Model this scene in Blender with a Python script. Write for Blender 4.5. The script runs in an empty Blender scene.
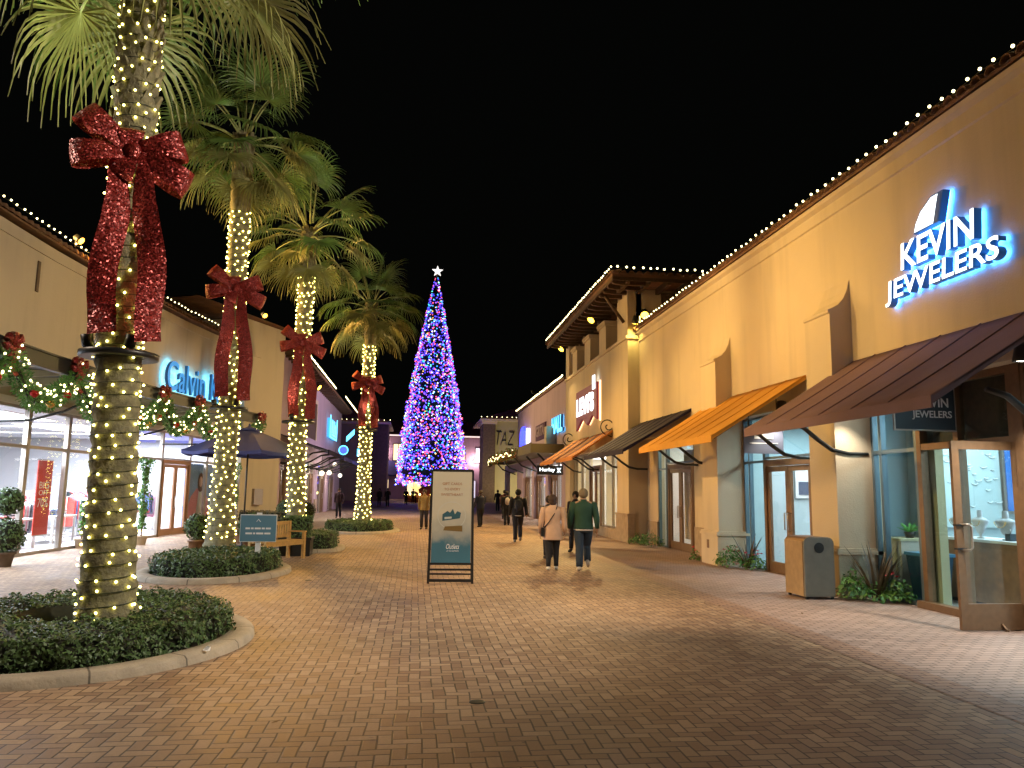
import bpy, bmesh, math, random
from mathutils import Vector, Matrix, Euler
R = math.radians
rnd = random.Random(7)
sc = bpy.context.scene
col = sc.collection

# ------------------------------------------------------------------ camera
YAW, PITCH, ROLL = R(7.007), R(7.838), R(0.8)
cam_d = bpy.data.cameras.new('camera')
cam_d.sensor_fit = 'HORIZONTAL'; cam_d.sensor_width = 36.0
cam_d.lens = 36.0 * 770.0 / 1024.0
cam_d.clip_start = 0.05; cam_d.clip_end = 1500
cam = bpy.data.objects.new('camera', cam_d); col.objects.link(cam)
fw = Vector((math.sin(YAW) * math.cos(PITCH), math.cos(YAW) * math.cos(PITCH), math.sin(PITCH)))
r0 = Vector((math.cos(YAW), -math.sin(YAW), 0)); u0 = r0.cross(fw)
rr = r0 * math.cos(ROLL) + u0 * math.sin(ROLL); uu = -r0 * math.sin(ROLL) + u0 * math.cos(ROLL)
cm = Matrix((rr, uu, -fw)).transposed().to_4x4(); cm.translation = Vector((0, 0, 1.7))
cam.matrix_world = cm
sc.camera = cam

# ------------------------------------------------------------------ world: a night sky, almost black
w = bpy.data.worlds.new('World'); sc.world = w; w.use_nodes = True
bg = w.node_tree.nodes['Background']
bg.inputs[0].default_value = (0.55, 0.6, 0.5, 1); bg.inputs[1].default_value = 0.0022
sc.view_settings.view_transform = 'Standard'; sc.view_settings.look = 'None'
sc.view_settings.exposure = 0.0; sc.view_settings.gamma = 1.0
cy = sc.cycles
cy.use_denoising = True
cy.use_light_tree = True
cy.max_bounces = 5; cy.diffuse_bounces = 3; cy.glossy_bounces = 3; cy.transparent_max_bounces = 10; cy.transmission_bounces = 4
cy.sample_clamp_indirect = 3.0; cy.sample_clamp_direct = 30.0
cy.caustics_reflective = False; cy.caustics_refractive = False

# ------------------------------------------------------------------ helpers
def tag(o, label=None, cat=None, group=None, kind=None):
    if label: o['label'] = label
    if cat: o['category'] = cat
    if group: o['group'] = group
    if kind: o['kind'] = kind
    return o

def thing(name, label, cat, loc=(0, 0, 0), group=None, rotz=0.0):
    o = bpy.data.objects.new(name, None); col.objects.link(o)
    o.empty_display_size = 0.2
    o.location = loc; o.rotation_euler = (0, 0, rotz)
    o['base'] = 1
    return tag(o, label, cat, group)

def base_mat(o):
    m = Matrix.Identity(4)
    while o is not None:
        m = Matrix.LocRotScale(o.location, o.rotation_euler, o.scale) @ m
        o = o.parent
    return m

class MB:
    """collects verts and faces, given in world coordinates unless built with local=True"""
    def __init__(s): s.v = []; s.f = []; s.m = []; s.sm = []
    def add(s, vs, fs, mi=0, smooth=False, M=None):
        n = len(s.v)
        s.v += [tuple(M @ Vector(p)) if M is not None else tuple(p) for p in vs]
        s.f += [tuple(i + n for i in f) for f in fs]
        s.m += [mi] * len(fs); s.sm += [smooth] * len(fs)
        return s
    def box(s, x0, x1, y0, y1, z0, z1, mi=0, M=None):
        x0, x1 = min(x0, x1), max(x0, x1); y0, y1 = min(y0, y1), max(y0, y1); z0, z1 = min(z0, z1), max(z0, z1)
        vs = [(x0,y0,z0),(x1,y0,z0),(x1,y1,z0),(x0,y1,z0),(x0,y0,z1),(x1,y0,z1),(x1,y1,z1),(x0,y1,z1)]
        return s.add(vs, [(0,3,2,1),(4,5,6,7),(0,1,5,4),(1,2,6,5),(2,3,7,6),(3,0,4,7)], mi, False, M)
    def quad(s, a, b, c, d, mi=0): return s.add([a, b, c, d], [(0, 1, 2, 3)], mi)
    def tube(s, path, r, n=8, mi=0, smooth=True, cap=True, flat=1.0):
        P = [Vector(p) for p in path]; k = len(P)
        rs = r if isinstance(r, (list, tuple)) else [r] * k
        vs = []; fs = []; prev = None
        for i, p in enumerate(P):
            t = (P[min(i + 1, k - 1)] - P[max(i - 1, 0)]).normalized()
            if prev is None:
                a = t.cross(Vector((0, 0, 1)))
                if a.length < 0.05: a = t.cross(Vector((0, 1, 0)))
                a.normalize()
            else:
                a = prev - t * prev.dot(t)
                a.normalize()
            b = t.cross(a); prev = a
            for j in range(n):
                th = 2 * math.pi * j / n
                vs.append(p + (a * math.cos(th) + b * math.sin(th) * flat) * rs[i])
        for i in range(k - 1):
            for j in range(n):
                fs.append((i*n+j, i*n+(j+1) % n, (i+1)*n+(j+1) % n, (i+1)*n+j))
        if cap: fs.append(tuple(range(n))[::-1]); fs.append(tuple(range((k-1)*n, k*n)))
        return s.add(vs, fs, mi, smooth)
    def lathe(s, c, prof, n=24, mi=0, smooth=True, sx=1.0, sy=1.0):
        vs = []; fs = []
        for (r_, z) in prof:
            for j in range(n):
                th = 2 * math.pi * j / n
                vs.append((c[0] + r_ * sx * math.cos(th), c[1] + r_ * sy * math.sin(th), c[2] + z))
        k = len(prof)
        for i in range(k - 1):
            for j in range(n):
                fs.append((i*n+j, i*n+(j+1) % n, (i+1)*n+(j+1) % n, (i+1)*n+j))
        fs.append(tuple(range(n))[::-1]); fs.append(tuple(range((k-1)*n, k*n)))
        return s.add(vs, fs, mi, smooth)
    def prism(s, poly, axis, a, b, mi=0, smooth=False):
        """poly: 2D points in the plane across axis ('x': (y,z), 'y': (x,z), 'z': (x,y))"""
        def P(p, t):
            return (t, p[0], p[1]) if axis == 'x' else (p[0], t, p[1]) if axis == 'y' else (p[0], p[1], t)
        n = len(poly)
        vs = [P(p, a) for p in poly] + [P(p, b) for p in poly]
        fs = [tuple(range(n))[::-1], tuple(range(n, 2*n))] + [(i, (i+1) % n, n+(i+1) % n, n+i) for i in range(n)]
        return s.add(vs, fs, mi, smooth)
    def ball(s, c, r, mi=0, seg=10, ring=6, sx=1, sy=1, sz=1, M=None):
        vs = [(c[0], c[1], c[2] - r*sz)]; fs = []
        for i in range(1, ring):
            ph = math.pi * i / ring
            for j in range(seg):
                th = 2*math.pi*j/seg
                vs.append((c[0] + r*sx*math.sin(ph)*math.cos(th), c[1] + r*sy*math.sin(ph)*math.sin(th), c[2] - r*sz*math.cos(ph)))
        vs.append((c[0], c[1], c[2] + r*sz)); L = len(vs) - 1
        for j in range(seg):
            fs.append((0, 1+(j+1) % seg, 1+j))
            for i in range(ring - 2):
                a = 1 + i*seg
                fs.append((a+j, a+(j+1) % seg, a+seg+(j+1) % seg, a+seg+j))
            a = 1 + (ring-2)*seg
            fs.append((a+j, a+(j+1) % seg, L))
        return s.add(vs, fs, mi, True, M)
    def octa(s, c, r, mi=0):
        x, y, z = c
        return s.add([(x+r,y,z),(x,y+r,z),(x-r,y,z),(x,y-r,z),(x,y,z+r),(x,y,z-r)],
                     [(0,1,4),(1,2,4),(2,3,4),(3,0,4),(1,0,5),(2,1,5),(3,2,5),(0,3,5)], mi, True)
    def build(s, name, mats, parent=None, local=False, fix=True):
        me = bpy.data.meshes.new(name)
        inv = None
        if parent is not None and not local: inv = base_mat(parent).inverted()
        me.from_pydata([tuple(inv @ Vector(p)) for p in s.v] if inv is not None else s.v, [], s.f)
        if not isinstance(mats, (list, tuple)): mats = [mats]
        for m_ in mats: me.materials.append(m_)
        me.polygons.foreach_set('material_index', s.m)
        me.polygons.foreach_set('use_smooth', s.sm)
        if fix:
            bm = bmesh.new(); bm.from_mesh(me)
            bmesh.ops.recalc_face_normals(bm, faces=bm.faces)
            bm.to_mesh(me); bm.free()
        me.update()
        o = bpy.data.objects.new(name, me); col.objects.link(o)
        if parent is not None: o.parent = parent
        return o

def copy_tree(o, parent=None):
    c = o.copy(); col.objects.link(c)
    if parent is not None: c.parent = parent
    for ch in list(o.children): copy_tree(ch, c)
    return c

def inst(src, parent, loc, rot=None, scale=None, name=None):
    o = bpy.data.objects.new(name or src.name.split('.')[0], src.data); col.objects.link(o)
    o.parent = parent; o.location = loc
    if rot: o.rotation_euler = rot
    if scale: o.scale = scale if isinstance(scale, (tuple, list)) else (scale,)*3
    return o

# ------------------------------------------------------------------ materials
def mat(name, c, rough=0.6, metal=0.0, var=None, bump=None, emit=None, es=1.0, sampling=None, spec=None, trans=None, noise_emit=None):
    m = bpy.data.materials.new(name); m.use_nodes = True
    nt = m.node_tree; b = nt.nodes['Principled BSDF']
    b.inputs['Base Color'].default_value = (*c, 1); b.inputs['Roughness'].default_value = rough
    b.inputs['Metallic'].default_value = metal
    if spec is not None: b.inputs['Specular IOR Level'].default_value = spec
    if var or bump:
        tc = nt.nodes.new('ShaderNodeTexCoord')
    if var:
        sc_, am = var
        n = nt.nodes.new('ShaderNodeTexNoise'); n.inputs['Scale'].default_value = sc_; n.inputs['Detail'].default_value = 5
        nt.links.new(tc.outputs['Object'], n.inputs['Vector'])
        r = nt.nodes.new('ShaderNodeMapRange'); r.inputs[1].default_value = 0.25; r.inputs[2].default_value = 0.75
        r.inputs[3].default_value = 1 - am; r.inputs[4].default_value = 1 + am
        nt.links.new(n.outputs['Fac'], r.inputs[0])
        mx = nt.nodes.new('ShaderNodeVectorMath'); mx.operation = 'SCALE'; mx.inputs[0].default_value = c
        nt.links.new(r.outputs[0], mx.inputs['Scale']); nt.links.new(mx.outputs[0], b.inputs['Base Color'])
    if bump:
        sc_, st = bump
        n2 = nt.nodes.new('ShaderNodeTexNoise'); n2.inputs['Scale'].default_value = sc_; n2.inputs['Detail'].default_value = 4
        nt.links.new(tc.outputs['Object'], n2.inputs['Vector'])
        bp = nt.nodes.new('ShaderNodeBump'); bp.inputs['Strength'].default_value = st; bp.inputs['Distance'].default_value = 0.02
        nt.links.new(n2.outputs['Fac'], bp.inputs['Height']); nt.links.new(bp.outputs[0], b.inputs['Normal'])
    if emit:
        b.inputs['Emission Color'].default_value = (*emit, 1); b.inputs['Emission Strength'].default_value = es
    if sampling: m.cycles.emission_sampling = sampling
    return m

def glass_mat(name, tint=(1, 1, 1), refl=0.09):
    m = bpy.data.materials.new(name); m.use_nodes = True; nt = m.node_tree; nt.nodes.clear()
    o = nt.nodes.new('ShaderNodeOutputMaterial'); t = nt.nodes.new('ShaderNodeBsdfTransparent'); g = nt.nodes.new('ShaderNodeBsdfGlossy')
    t.inputs[0].default_value = (*tint, 1); g.inputs['Roughness'].default_value = 0.02
    lw = nt.nodes.new('ShaderNodeLayerWeight'); lw.inputs[0].default_value = 0.5
    pw = nt.nodes.new('ShaderNodeMath'); pw.operation = 'POWER'; pw.inputs[1].default_value = 5; nt.links.new(lw.outputs['Facing'], pw.inputs[0])
    ma = nt.nodes.new('ShaderNodeMath'); ma.operation = 'MULTIPLY_ADD'; ma.inputs[1].default_value = 0.6; ma.inputs[2].default_value = 0.035; nt.links.new(pw.outputs[0], ma.inputs[0])
    mx = nt.nodes.new('ShaderNodeMixShader')
    nt.links.new(ma.outputs[0], mx.inputs[0]); nt.links.new(t.outputs[0], mx.inputs[1]); nt.links.new(g.outputs[0], mx.inputs[2])
    nt.links.new(mx.outputs[0], o.inputs[0])
    return m

STUCCO = (0.66, 0.55, 0.40)
M = {}
M['stucco'] = mat('stucco_cream', STUCCO, 0.85, var=(0.7, 0.05), bump=(60, 0.25))
M['stucco_l'] = mat('stucco_tan', (0.55, 0.47, 0.37), 0.85, var=(0.8, 0.06), bump=(60, 0.25))
M['stucco_g'] = mat('stucco_olive', (0.45, 0.40, 0.24), 0.85, var=(0.8, 0.06), bump=(60, 0.25))
M['stucco_p'] = mat('stucco_lilac_glow', (0.52, 0.39, 0.47), 0.85, var=(0.8, 0.06), bump=(60, 0.25))  # purple light on the far walls is put into this base colour
M['stone'] = mat('base_stone', (0.42, 0.32, 0.22), 0.75, var=(5, 0.2), bump=(30, 0.4))
M['darkstone'] = mat('dark_stone', (0.13, 0.09, 0.06), 0.8, var=(4, 0.25), bump=(20, 0.5))
M['concrete'] = mat('kerb_concrete', (0.42, 0.36, 0.28), 0.8, var=(6, 0.15), bump=(40, 0.3))
M['tile'] = mat('clay_roof_tile', (0.20, 0.10, 0.055), 0.75, var=(3, 0.35), bump=(25, 0.4))
M['timber'] = mat('dark_timber', (0.09, 0.05, 0.025), 0.7, var=(9, 0.3))
M['steel'] = mat('dark_steel', (0.05, 0.05, 0.048), 0.45, 0.6)
M['iron'] = mat('black_iron', (0.025, 0.024, 0.022), 0.5, 0.3)
M['bronze'] = mat('bronze_frame', (0.20, 0.115, 0.06), 0.45, 0.25, var=(14, 0.12))
M['alu'] = mat('aluminium_frame', (0.42, 0.37, 0.32), 0.35, 0.7)
M['alu_b'] = mat('grey_blue_frame', (0.16, 0.22, 0.26), 0.35, 0.6)
M['glass'] = glass_mat('clear_glass')
M['glass_c'] = glass_mat('blue_green_glass', (0.86, 0.96, 0.98))
M['white'] = mat('white_paint', (0.78, 0.78, 0.78), 0.6)
M['white_wall'] = mat('shop_white_wall', (0.8, 0.8, 0.82), 0.7, var=(0.6, 0.03))
M['cyan_wall'] = mat('shop_pale_wall', (0.50, 0.61, 0.63), 0.7, var=(1.2, 0.08))
M['shop_floor'] = mat('shop_floor', (0.6, 0.6, 0.62), 0.25, var=(1, 0.06))
M['wood'] = mat('brown_wood', (0.26, 0.13, 0.06), 0.5, var=(8, 0.25))
M['bench'] = mat('teak_wood', (0.55, 0.33, 0.10), 0.6, var=(12, 0.2))
M['maroon'] = mat('maroon_dim_canvas', (0.24, 0.145, 0.155), 0.85, var=(2, 0.1), bump=(120, 0.2))  # orange cloth away from the floodlight; its dimness is put into this colour
M['orange'] = mat('orange_canvas', (0.74, 0.36, 0.05), 0.85, var=(2, 0.08), bump=(120, 0.2))
M['rust'] = mat('rust_canvas', (0.60, 0.24, 0.06), 0.85, var=(2, 0.1))
M['char'] = mat('charcoal_canvas', (0.016, 0.013, 0.055), 0.85, var=(2, 0.15), bump=(120, 0.2))
M['navy'] = mat('navy_canvas', (0.05, 0.058, 0.21), 0.8, var=(2, 0.12))
M['leaf'] = mat('hedge_leaf', (0.075, 0.135, 0.04), 0.5, var=(7, 0.55))
M['leaf_l'] = mat('bright_leaf', (0.09, 0.22, 0.04), 0.5, var=(9, 0.5))
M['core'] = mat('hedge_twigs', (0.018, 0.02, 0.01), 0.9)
M['olive'] = mat('olive_hedge_leaf', (0.11, 0.09, 0.03), 0.6, var=(7, 0.4))
M['soil'] = mat('soil', (0.035, 0.022, 0.014), 0.95, var=(20, 0.4))
M['frond'] = mat('palm_frond_green', (0.13, 0.22, 0.05), 0.42, var=(2, 0.35))
M['frond_d'] = mat('palm_frond_olive', (0.20, 0.20, 0.06), 0.5, var=(2, 0.35))
M['petiole'] = mat('palm_petiole', (0.35, 0.38, 0.15), 0.4)
M['bark'] = mat('palm_bark', (0.21, 0.19, 0.11), 0.85, var=(9, 0.45), bump=(26, 0.9))
M['bulb'] = mat('warm_bulb', (1, 0.9, 0.6), 0.4, emit=(1.0, 0.87, 0.20), es=13)
M['bulb_r'] = mat('roof_bulb', (1, 0.9, 0.6), 0.4, emit=(1.0, 0.86, 0.42), es=7)
M['cable'] = mat('dark_green_cable', (0.012, 0.02, 0.01), 0.6)
M['sodium'] = mat('sodium_lens', (1, 0.7, 0.2), 0.3, emit=(1.0, 0.42, 0.04), es=12, sampling='NONE')
M['lamp_w'] = mat('white_lens', (1, 1, 1), 0.3, emit=(1.0, 0.93, 0.8), es=25)
M['lamp_y'] = mat('yellow_lens', (1, 0.8, 0.3), 0.3, emit=(1.0, 0.60, 0.05), es=9, sampling='NONE')
M['panel'] = mat('ceiling_light_panel', (1, 1, 1), 0.3, emit=(0.95, 0.97, 1.0), es=2.4)
M['neon_w'] = mat('sign_white_face', (0.9, 0.95, 1), 0.3, emit=(0.85, 0.95, 1.0), es=2.2)
M['neon_b'] = mat('sign_blue_glow', (0.1, 0.3, 1), 0.3, emit=(0.04, 0.28, 1.0), es=30)
M['sign_side'] = mat('sign_blue_return', (0.03, 0.10, 0.22), 0.4, emit=(0.02, 0.12, 0.35), es=0.25)
M['neon_c'] = mat('sign_cyan_glow', (0.1, 0.7, 1), 0.3, emit=(0.12, 0.62, 1.0), es=3.0)
M['neon_deep'] = mat('sign_deep_blue', (0.05, 0.05, 1), 0.3, emit=(0.03, 0.05, 1.0), es=4)
M['black'] = mat('black_paint', (0.012, 0.012, 0.012), 0.4)
M['navy_p'] = mat('navy_sign_paint', (0.02, 0.035, 0.05), 0.4)
M['text_w'] = mat('white_lettering', (0.8, 0.8, 0.8), 0.5)
M['skin'] = mat('skin', (0.45, 0.26, 0.17), 0.6)
M['rubber'] = mat('white_shoe', (0.7, 0.68, 0.62), 0.6)

# red glitter ribbon: sparkles are metallic flakes with scattered facing
def glitter(name, c):
    m = bpy.data.materials.new(name); m.use_nodes = True; nt = m.node_tree; b = nt.nodes['Principled BSDF']
    tc = nt.nodes.new('ShaderNodeTexCoord'); v = nt.nodes.new('ShaderNodeTexVoronoi'); v.inputs['Scale'].default_value = 70
    nt.links.new(tc.outputs['Object'], v.inputs['Vector'])
    r = nt.nodes.new('ShaderNodeValToRGB'); r.color_ramp.elements[0].position = 0.2; r.color_ramp.elements[0].color = (c[0]*0.3, c[1]*0.4, c[2]*0.4, 1)
    r.color_ramp.elements[1].position = 0.85; r.color_ramp.elements[1].color = (min(1, c[0]*1.1), c[1]*1.8, c[2]*1.8, 1)
    nt.links.new(v.outputs['Color'], r.inputs[0]); nt.links.new(r.outputs[0], b.inputs['Base Color'])
    nm = nt.nodes.new('ShaderNodeVectorMath'); nm.operation = 'SUBTRACT'; nm.inputs[1].default_value = (0.5, 0.5, 0.5)
    nt.links.new(v.outputs['Color'], nm.inputs[0])
    s = nt.nodes.new('ShaderNodeVectorMath'); s.operation = 'SCALE'; s.inputs['Scale'].default_value = 0.9; nt.links.new(nm.outputs[0], s.inputs[0])
    g = nt.nodes.new('ShaderNodeNewGeometry'); a = nt.nodes.new('ShaderNodeVectorMath'); a.operation = 'ADD'
    nt.links.new(g.outputs['Normal'], a.inputs[0]); nt.links.new(s.outputs[0], a.inputs[1])
    n = nt.nodes.new('ShaderNodeVectorMath'); n.operation = 'NORMALIZE'; nt.links.new(a.outputs[0], n.inputs[0]); nt.links.new(n.outputs[0], b.inputs['Normal'])
    b.inputs['Roughness'].default_value = 0.35; b.inputs['Metallic'].default_value = 0.35
    return m
M['ribbon'] = glitter('red_glitter_ribbon', (0.34, 0.020, 0.017))

# brick paving: 90 degree herringbone (mode 0) or running bond (mode 1), computed from world position
def paving(name, c1, c2, mode=0, w=0.1):
    m = bpy.data.materials.new(name); m.use_nodes = True; nt = m.node_tree; b = nt.nodes['Principled BSDF']
    N = nt.nodes; L = nt.links
    def math_(op, a, b_=None, c_=None):
        n = N.new('ShaderNodeMath'); n.operation = op
        for i, x in enumerate((a, b_, c_)):
            if x is None: continue
            if isinstance(x, (int, float)): n.inputs[i].default_value = x
            else: L.new(x, n.inputs[i])
        return n.outputs[0]
    g = N.new('ShaderNodeNewGeometry'); sp = N.new('ShaderNodeSeparateXYZ'); L.new(g.outputs['Position'], sp.inputs[0])
    # slight hand-laid wander
    wn = N.new('ShaderNodeTexNoise'); wn.inputs['Scale'].default_value = 1.3; L.new(g.outputs['Position'], wn.inputs['Vector'])
    wob = math_('MULTIPLY', math_('SUBTRACT', wn.outputs['Fac'], 0.5), 0.05)
    u = math_('ADD', math_('DIVIDE', sp.outputs[0], w), math_('DIVIDE', wob, w)); v = math_('ADD', math_('DIVIDE', sp.outputs[1], w), math_('DIVIDE', wob, w))
    if mode == 0:
        i = math_('FLOOR', u); j = math_('FLOOR', v)
        fu = math_('SUBTRACT', u, i); fv = math_('SUBTRACT', v, j)
        d = math_('SUBTRACT', i, j)
        t = math_('ROUND', math_('SUBTRACT', d, math_('MULTIPLY', math_('FLOOR', math_('DIVIDE', math_('ADD', d, 0.01), 4)), 4)))
        e = [math_('COMPARE', t, float(k), 0.3) for k in range(4)]
        dist = math_('MINIMUM', math_('MINIMUM', math_('ADD', fu, e[1]), math_('ADD', math_('SUBTRACT', 1, fu), e[0])),
                     math_('MINIMUM', math_('ADD', fv, e[2]), math_('ADD', math_('SUBTRACT', 1, fv), e[3])))
        idx = math_('SUBTRACT', i, e[1]); idy = math_('SUBTRACT', j, e[2])
    else:
        j = math_('FLOOR', v); fv = math_('SUBTRACT', v, j)
        off = math_('MULTIPLY', math_('SUBTRACT', j, math_('MULTIPLY', math_('FLOOR', math_('DIVIDE', j, 2)), 2)), 0.5)
        uh = math_('ADD', math_('DIVIDE', u, 2), off); i = math_('FLOOR', uh); fu = math_('MULTIPLY', math_('SUBTRACT', uh, i), 2)
        dist = math_('MINIMUM', math_('MINIMUM', fu, math_('SUBTRACT', 2, fu)), math_('MINIMUM', fv, math_('SUBTRACT', 1, fv)))
        idx = i; idy = j
    cv = N.new('ShaderNodeCombineXYZ'); L.new(idx, cv.inputs[0]); L.new(idy, cv.inputs[1])
    wh = N.new('ShaderNodeTexWhiteNoise'); wh.noise_dimensions = '2D'; L.new(cv.outputs[0], wh.inputs['Vector'])
    rp = N.new('ShaderNodeValToRGB'); rp.color_ramp.elements[0].color = (*c1, 1); rp.color_ramp.elements[1].color = (*c2, 1)
    L.new(wh.outputs['Value'], rp.inputs[0])
    # wear, broad
    n1 = N.new('ShaderNodeTexNoise'); n1.inputs['Scale'].default_value = 0.35; n1.inputs['Detail'].default_value = 6; L.new(g.outputs['Position'], n1.inputs['Vector'])
    n2 = N.new('ShaderNodeTexNoise'); n2.inputs['Scale'].default_value = 45; n2.inputs['Detail'].default_value = 3; L.new(g.outputs['Position'], n2.inputs['Vector'])
    k = math_('ADD', math_('MULTIPLY', n1.outputs['Fac'], 0.5), math_('MULTIPLY', n2.outputs['Fac'], 0.35))
    k = math_('ADD', k, 0.58)
    n3 = N.new('ShaderNodeTexNoise'); n3.inputs['Scale'].default_value = 1.1; n3.inputs['Detail'].default_value = 8; n3.inputs['Roughness'].default_value = 0.65; L.new(g.outputs['Position'], n3.inputs['Vector'])
    m3 = N.new('ShaderNodeMapRange'); m3.inputs[1].default_value = 0.58; m3.inputs[2].default_value = 0.70; m3.inputs[3].default_value = 1.0; m3.inputs[4].default_value = 0.72; L.new(n3.outputs['Fac'], m3.inputs[0])
    vg = N.new('ShaderNodeTexVoronoi'); vg.inputs['Scale'].default_value = 1.7; L.new(g.outputs['Position'], vg.inputs['Vector'])
    m4 = N.new('ShaderNodeMapRange'); m4.inputs[1].default_value = 0.022; m4.inputs[2].default_value = 0.034; m4.inputs[3].default_value = 0.5; m4.inputs[4].default_value = 1.0; L.new(vg.outputs['Distance'], m4.inputs[0])
    k = math_('MULTIPLY', k, math_('MULTIPLY', m3.outputs[0], m4.outputs[0]))
    mr = N.new('ShaderNodeMapRange'); mr.inputs[1].default_value = 0.03; mr.inputs[2].default_value = 0.09; L.new(dist, mr.inputs[0])
    jf = math_('ADD', math_('MULTIPLY', mr.outputs[0], 0.8), 0.2)
    kk = math_('MULTIPLY', k, jf)
    s = N.new('ShaderNodeVectorMath'); s.operation = 'SCALE'; L.new(rp.outputs[0], s.inputs[0]); L.new(kk, s.inputs['Scale'])
    L.new(s.outputs[0], b.inputs['Base Color'])
    rg = math_('ADD', math_('MULTIPLY', wh.outputs['Value'], 0.14), math_('MULTIPLY', n1.outputs['Fac'], 0.35)); rg = math_('ADD', rg, 0.42)
    L.new(rg, b.inputs['Roughness'])
    # joints, and each brick tipped by its own small angle
    bp = N.new('ShaderNodeBump'); bp.inputs['Strength'].default_value = 0.5; bp.inputs['Distance'].default_value = 0.006
    hh = math_('ADD', mr.outputs[0], math_('MULTIPLY', n2.outputs['Fac'], 0.25)); L.new(hh, bp.inputs['Height'])
    tv = N.new('ShaderNodeVectorMath'); tv.operation = 'SUBTRACT'; tv.inputs[1].default_value = (0.5, 0.5, 0.5); L.new(wh.outputs['Color'], tv.inputs[0])
    ts = N.new('ShaderNodeVectorMath'); ts.operation = 'MULTIPLY'; ts.inputs[1].default_value = (0.05, 0.05, 0); L.new(tv.outputs[0], ts.inputs[0])
    ta = N.new('ShaderNodeVectorMath'); ta.operation = 'ADD'; L.new(bp.outputs[0], ta.inputs[0]); L.new(ts.outputs[0], ta.inputs[1])
    tn = N.new('ShaderNodeVectorMath'); tn.operation = 'NORMALIZE'; L.new(ta.outputs[0], tn.inputs[0]); L.new(tn.outputs[0], b.inputs['Normal'])
    return m
M['herring'] = paving('herringbone_brick', (0.25, 0.15, 0.095), (0.45, 0.31, 0.20), 0)
M['running'] = paving('running_brick', (0.33, 0.23, 0.19), (0.45, 0.32, 0.265), 1)
M['band'] = paving('band_brick', (0.30, 0.18, 0.13), (0.38, 0.24, 0.17), 1)

def stucco(name, c):
    m = mat(name, c, 0.88, var=(0.7, 0.05)); nt = m.node_tree; b = nt.nodes['Principled BSDF']
    tc = nt.nodes.new('ShaderNodeTexCoord'); mp = nt.nodes.new('ShaderNodeMapping'); mp.inputs['Scale'].default_value = (2.2, 2.2, 0.22); nt.links.new(tc.outputs['Object'], mp.inputs[0])
    n = nt.nodes.new('ShaderNodeTexNoise'); n.inputs['Scale'].default_value = 1.0; n.inputs['Detail'].default_value = 7; nt.links.new(mp.outputs[0], n.inputs['Vector'])
    r = nt.nodes.new('ShaderNodeMapRange'); r.inputs[1].default_value = 0.5; r.inputs[2].default_value = 0.75; r.inputs[3].default_value = 1.0; r.inputs[4].default_value = 0.86; nt.links.new(n.outputs['Fac'], r.inputs[0])
    lk = b.inputs['Base Color'].links[0]; src = lk.from_socket; s = nt.nodes.new('ShaderNodeVectorMath'); s.operation = 'SCALE'; nt.links.new(src, s.inputs[0]); nt.links.new(r.outputs[0], s.inputs['Scale']); nt.links.new(s.outputs[0], b.inputs['Base Color'])
    n2 = nt.nodes.new('ShaderNodeTexNoise'); n2.inputs['Scale'].default_value = 38; n2.inputs['Detail'].default_value = 6; nt.links.new(tc.outputs['Object'], n2.inputs['Vector'])
    n4 = nt.nodes.new('ShaderNodeTexNoise'); n4.inputs['Scale'].default_value = 3.0; n4.inputs['Detail'].default_value = 3; nt.links.new(tc.outputs['Object'], n4.inputs['Vector'])
    a = nt.nodes.new('ShaderNodeMath'); a.operation = 'MULTIPLY_ADD'; a.inputs[1].default_value = 1.4; nt.links.new(n4.outputs['Fac'], a.inputs[0]); nt.links.new(n2.outputs['Fac'], a.inputs[2])
    bp = nt.nodes.new('ShaderNodeBump'); bp.inputs['Strength'].default_value = 0.35; bp.inputs['Distance'].default_value = 0.012; nt.links.new(a.outputs[0], bp.inputs['Height']); nt.links.new(bp.outputs[0], b.inputs['Normal'])
    return m
for k_ in ('stucco', 'stucco_l', 'stucco_g', 'stucco_p'):
    old = M[k_]; c_ = {'stucco': STUCCO, 'stucco_l': (0.55, 0.47, 0.37), 'stucco_g': (0.45, 0.40, 0.24), 'stucco_p': (0.52, 0.39, 0.47)}[k_]
    nm_ = old.name; old.name = 'unused'; bpy.data.materials.remove(old); M[k_] = stucco(nm_, c_)
def kerb_mat():
    m = mat('kerb_concrete_jointed', (0.44, 0.37, 0.28), 0.85, var=(5, 0.2), bump=(35, 0.4)); nt = m.node_tree; b = nt.nodes['Principled BSDF']
    tc = nt.nodes.new('ShaderNodeTexCoord'); sp = nt.nodes.new('ShaderNodeSeparateXYZ'); nt.links.new(tc.outputs['Object'], sp.inputs[0])
    def mt(op, a, b_=None):
        n = nt.nodes.new('ShaderNodeMath'); n.operation = op
        for i, x in enumerate((a, b_)):
            if x is None: continue
            if isinstance(x, (int, float)): n.inputs[i].default_value = x
            else: nt.links.new(x, n.inputs[i])
        return n.outputs[0]
    t = mt('MULTIPLY', mt('ARCTAN2', sp.outputs[1], sp.outputs[0]), 14/6.28318); f = mt('ABSOLUTE', mt('SUBTRACT', mt('FRACT', mt('ADD', t, 20)), 0.5))
    mr = nt.nodes.new('ShaderNodeMapRange'); mr.inputs[1].default_value = 0.006; mr.inputs[2].default_value = 0.014; mr.inputs[3].default_value = 0.3; mr.inputs[4].default_value = 1.0; nt.links.new(f, mr.inputs[0])
    src = b.inputs['Base Color'].links[0].from_socket; s = nt.nodes.new('ShaderNodeVectorMath'); s.operation = 'SCALE'; nt.links.new(src, s.inputs[0]); nt.links.new(mr.outputs[0], s.inputs['Scale']); nt.links.new(s.outputs[0], b.inputs['Base Color'])
    return m
M['kerb'] = kerb_mat()

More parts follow.
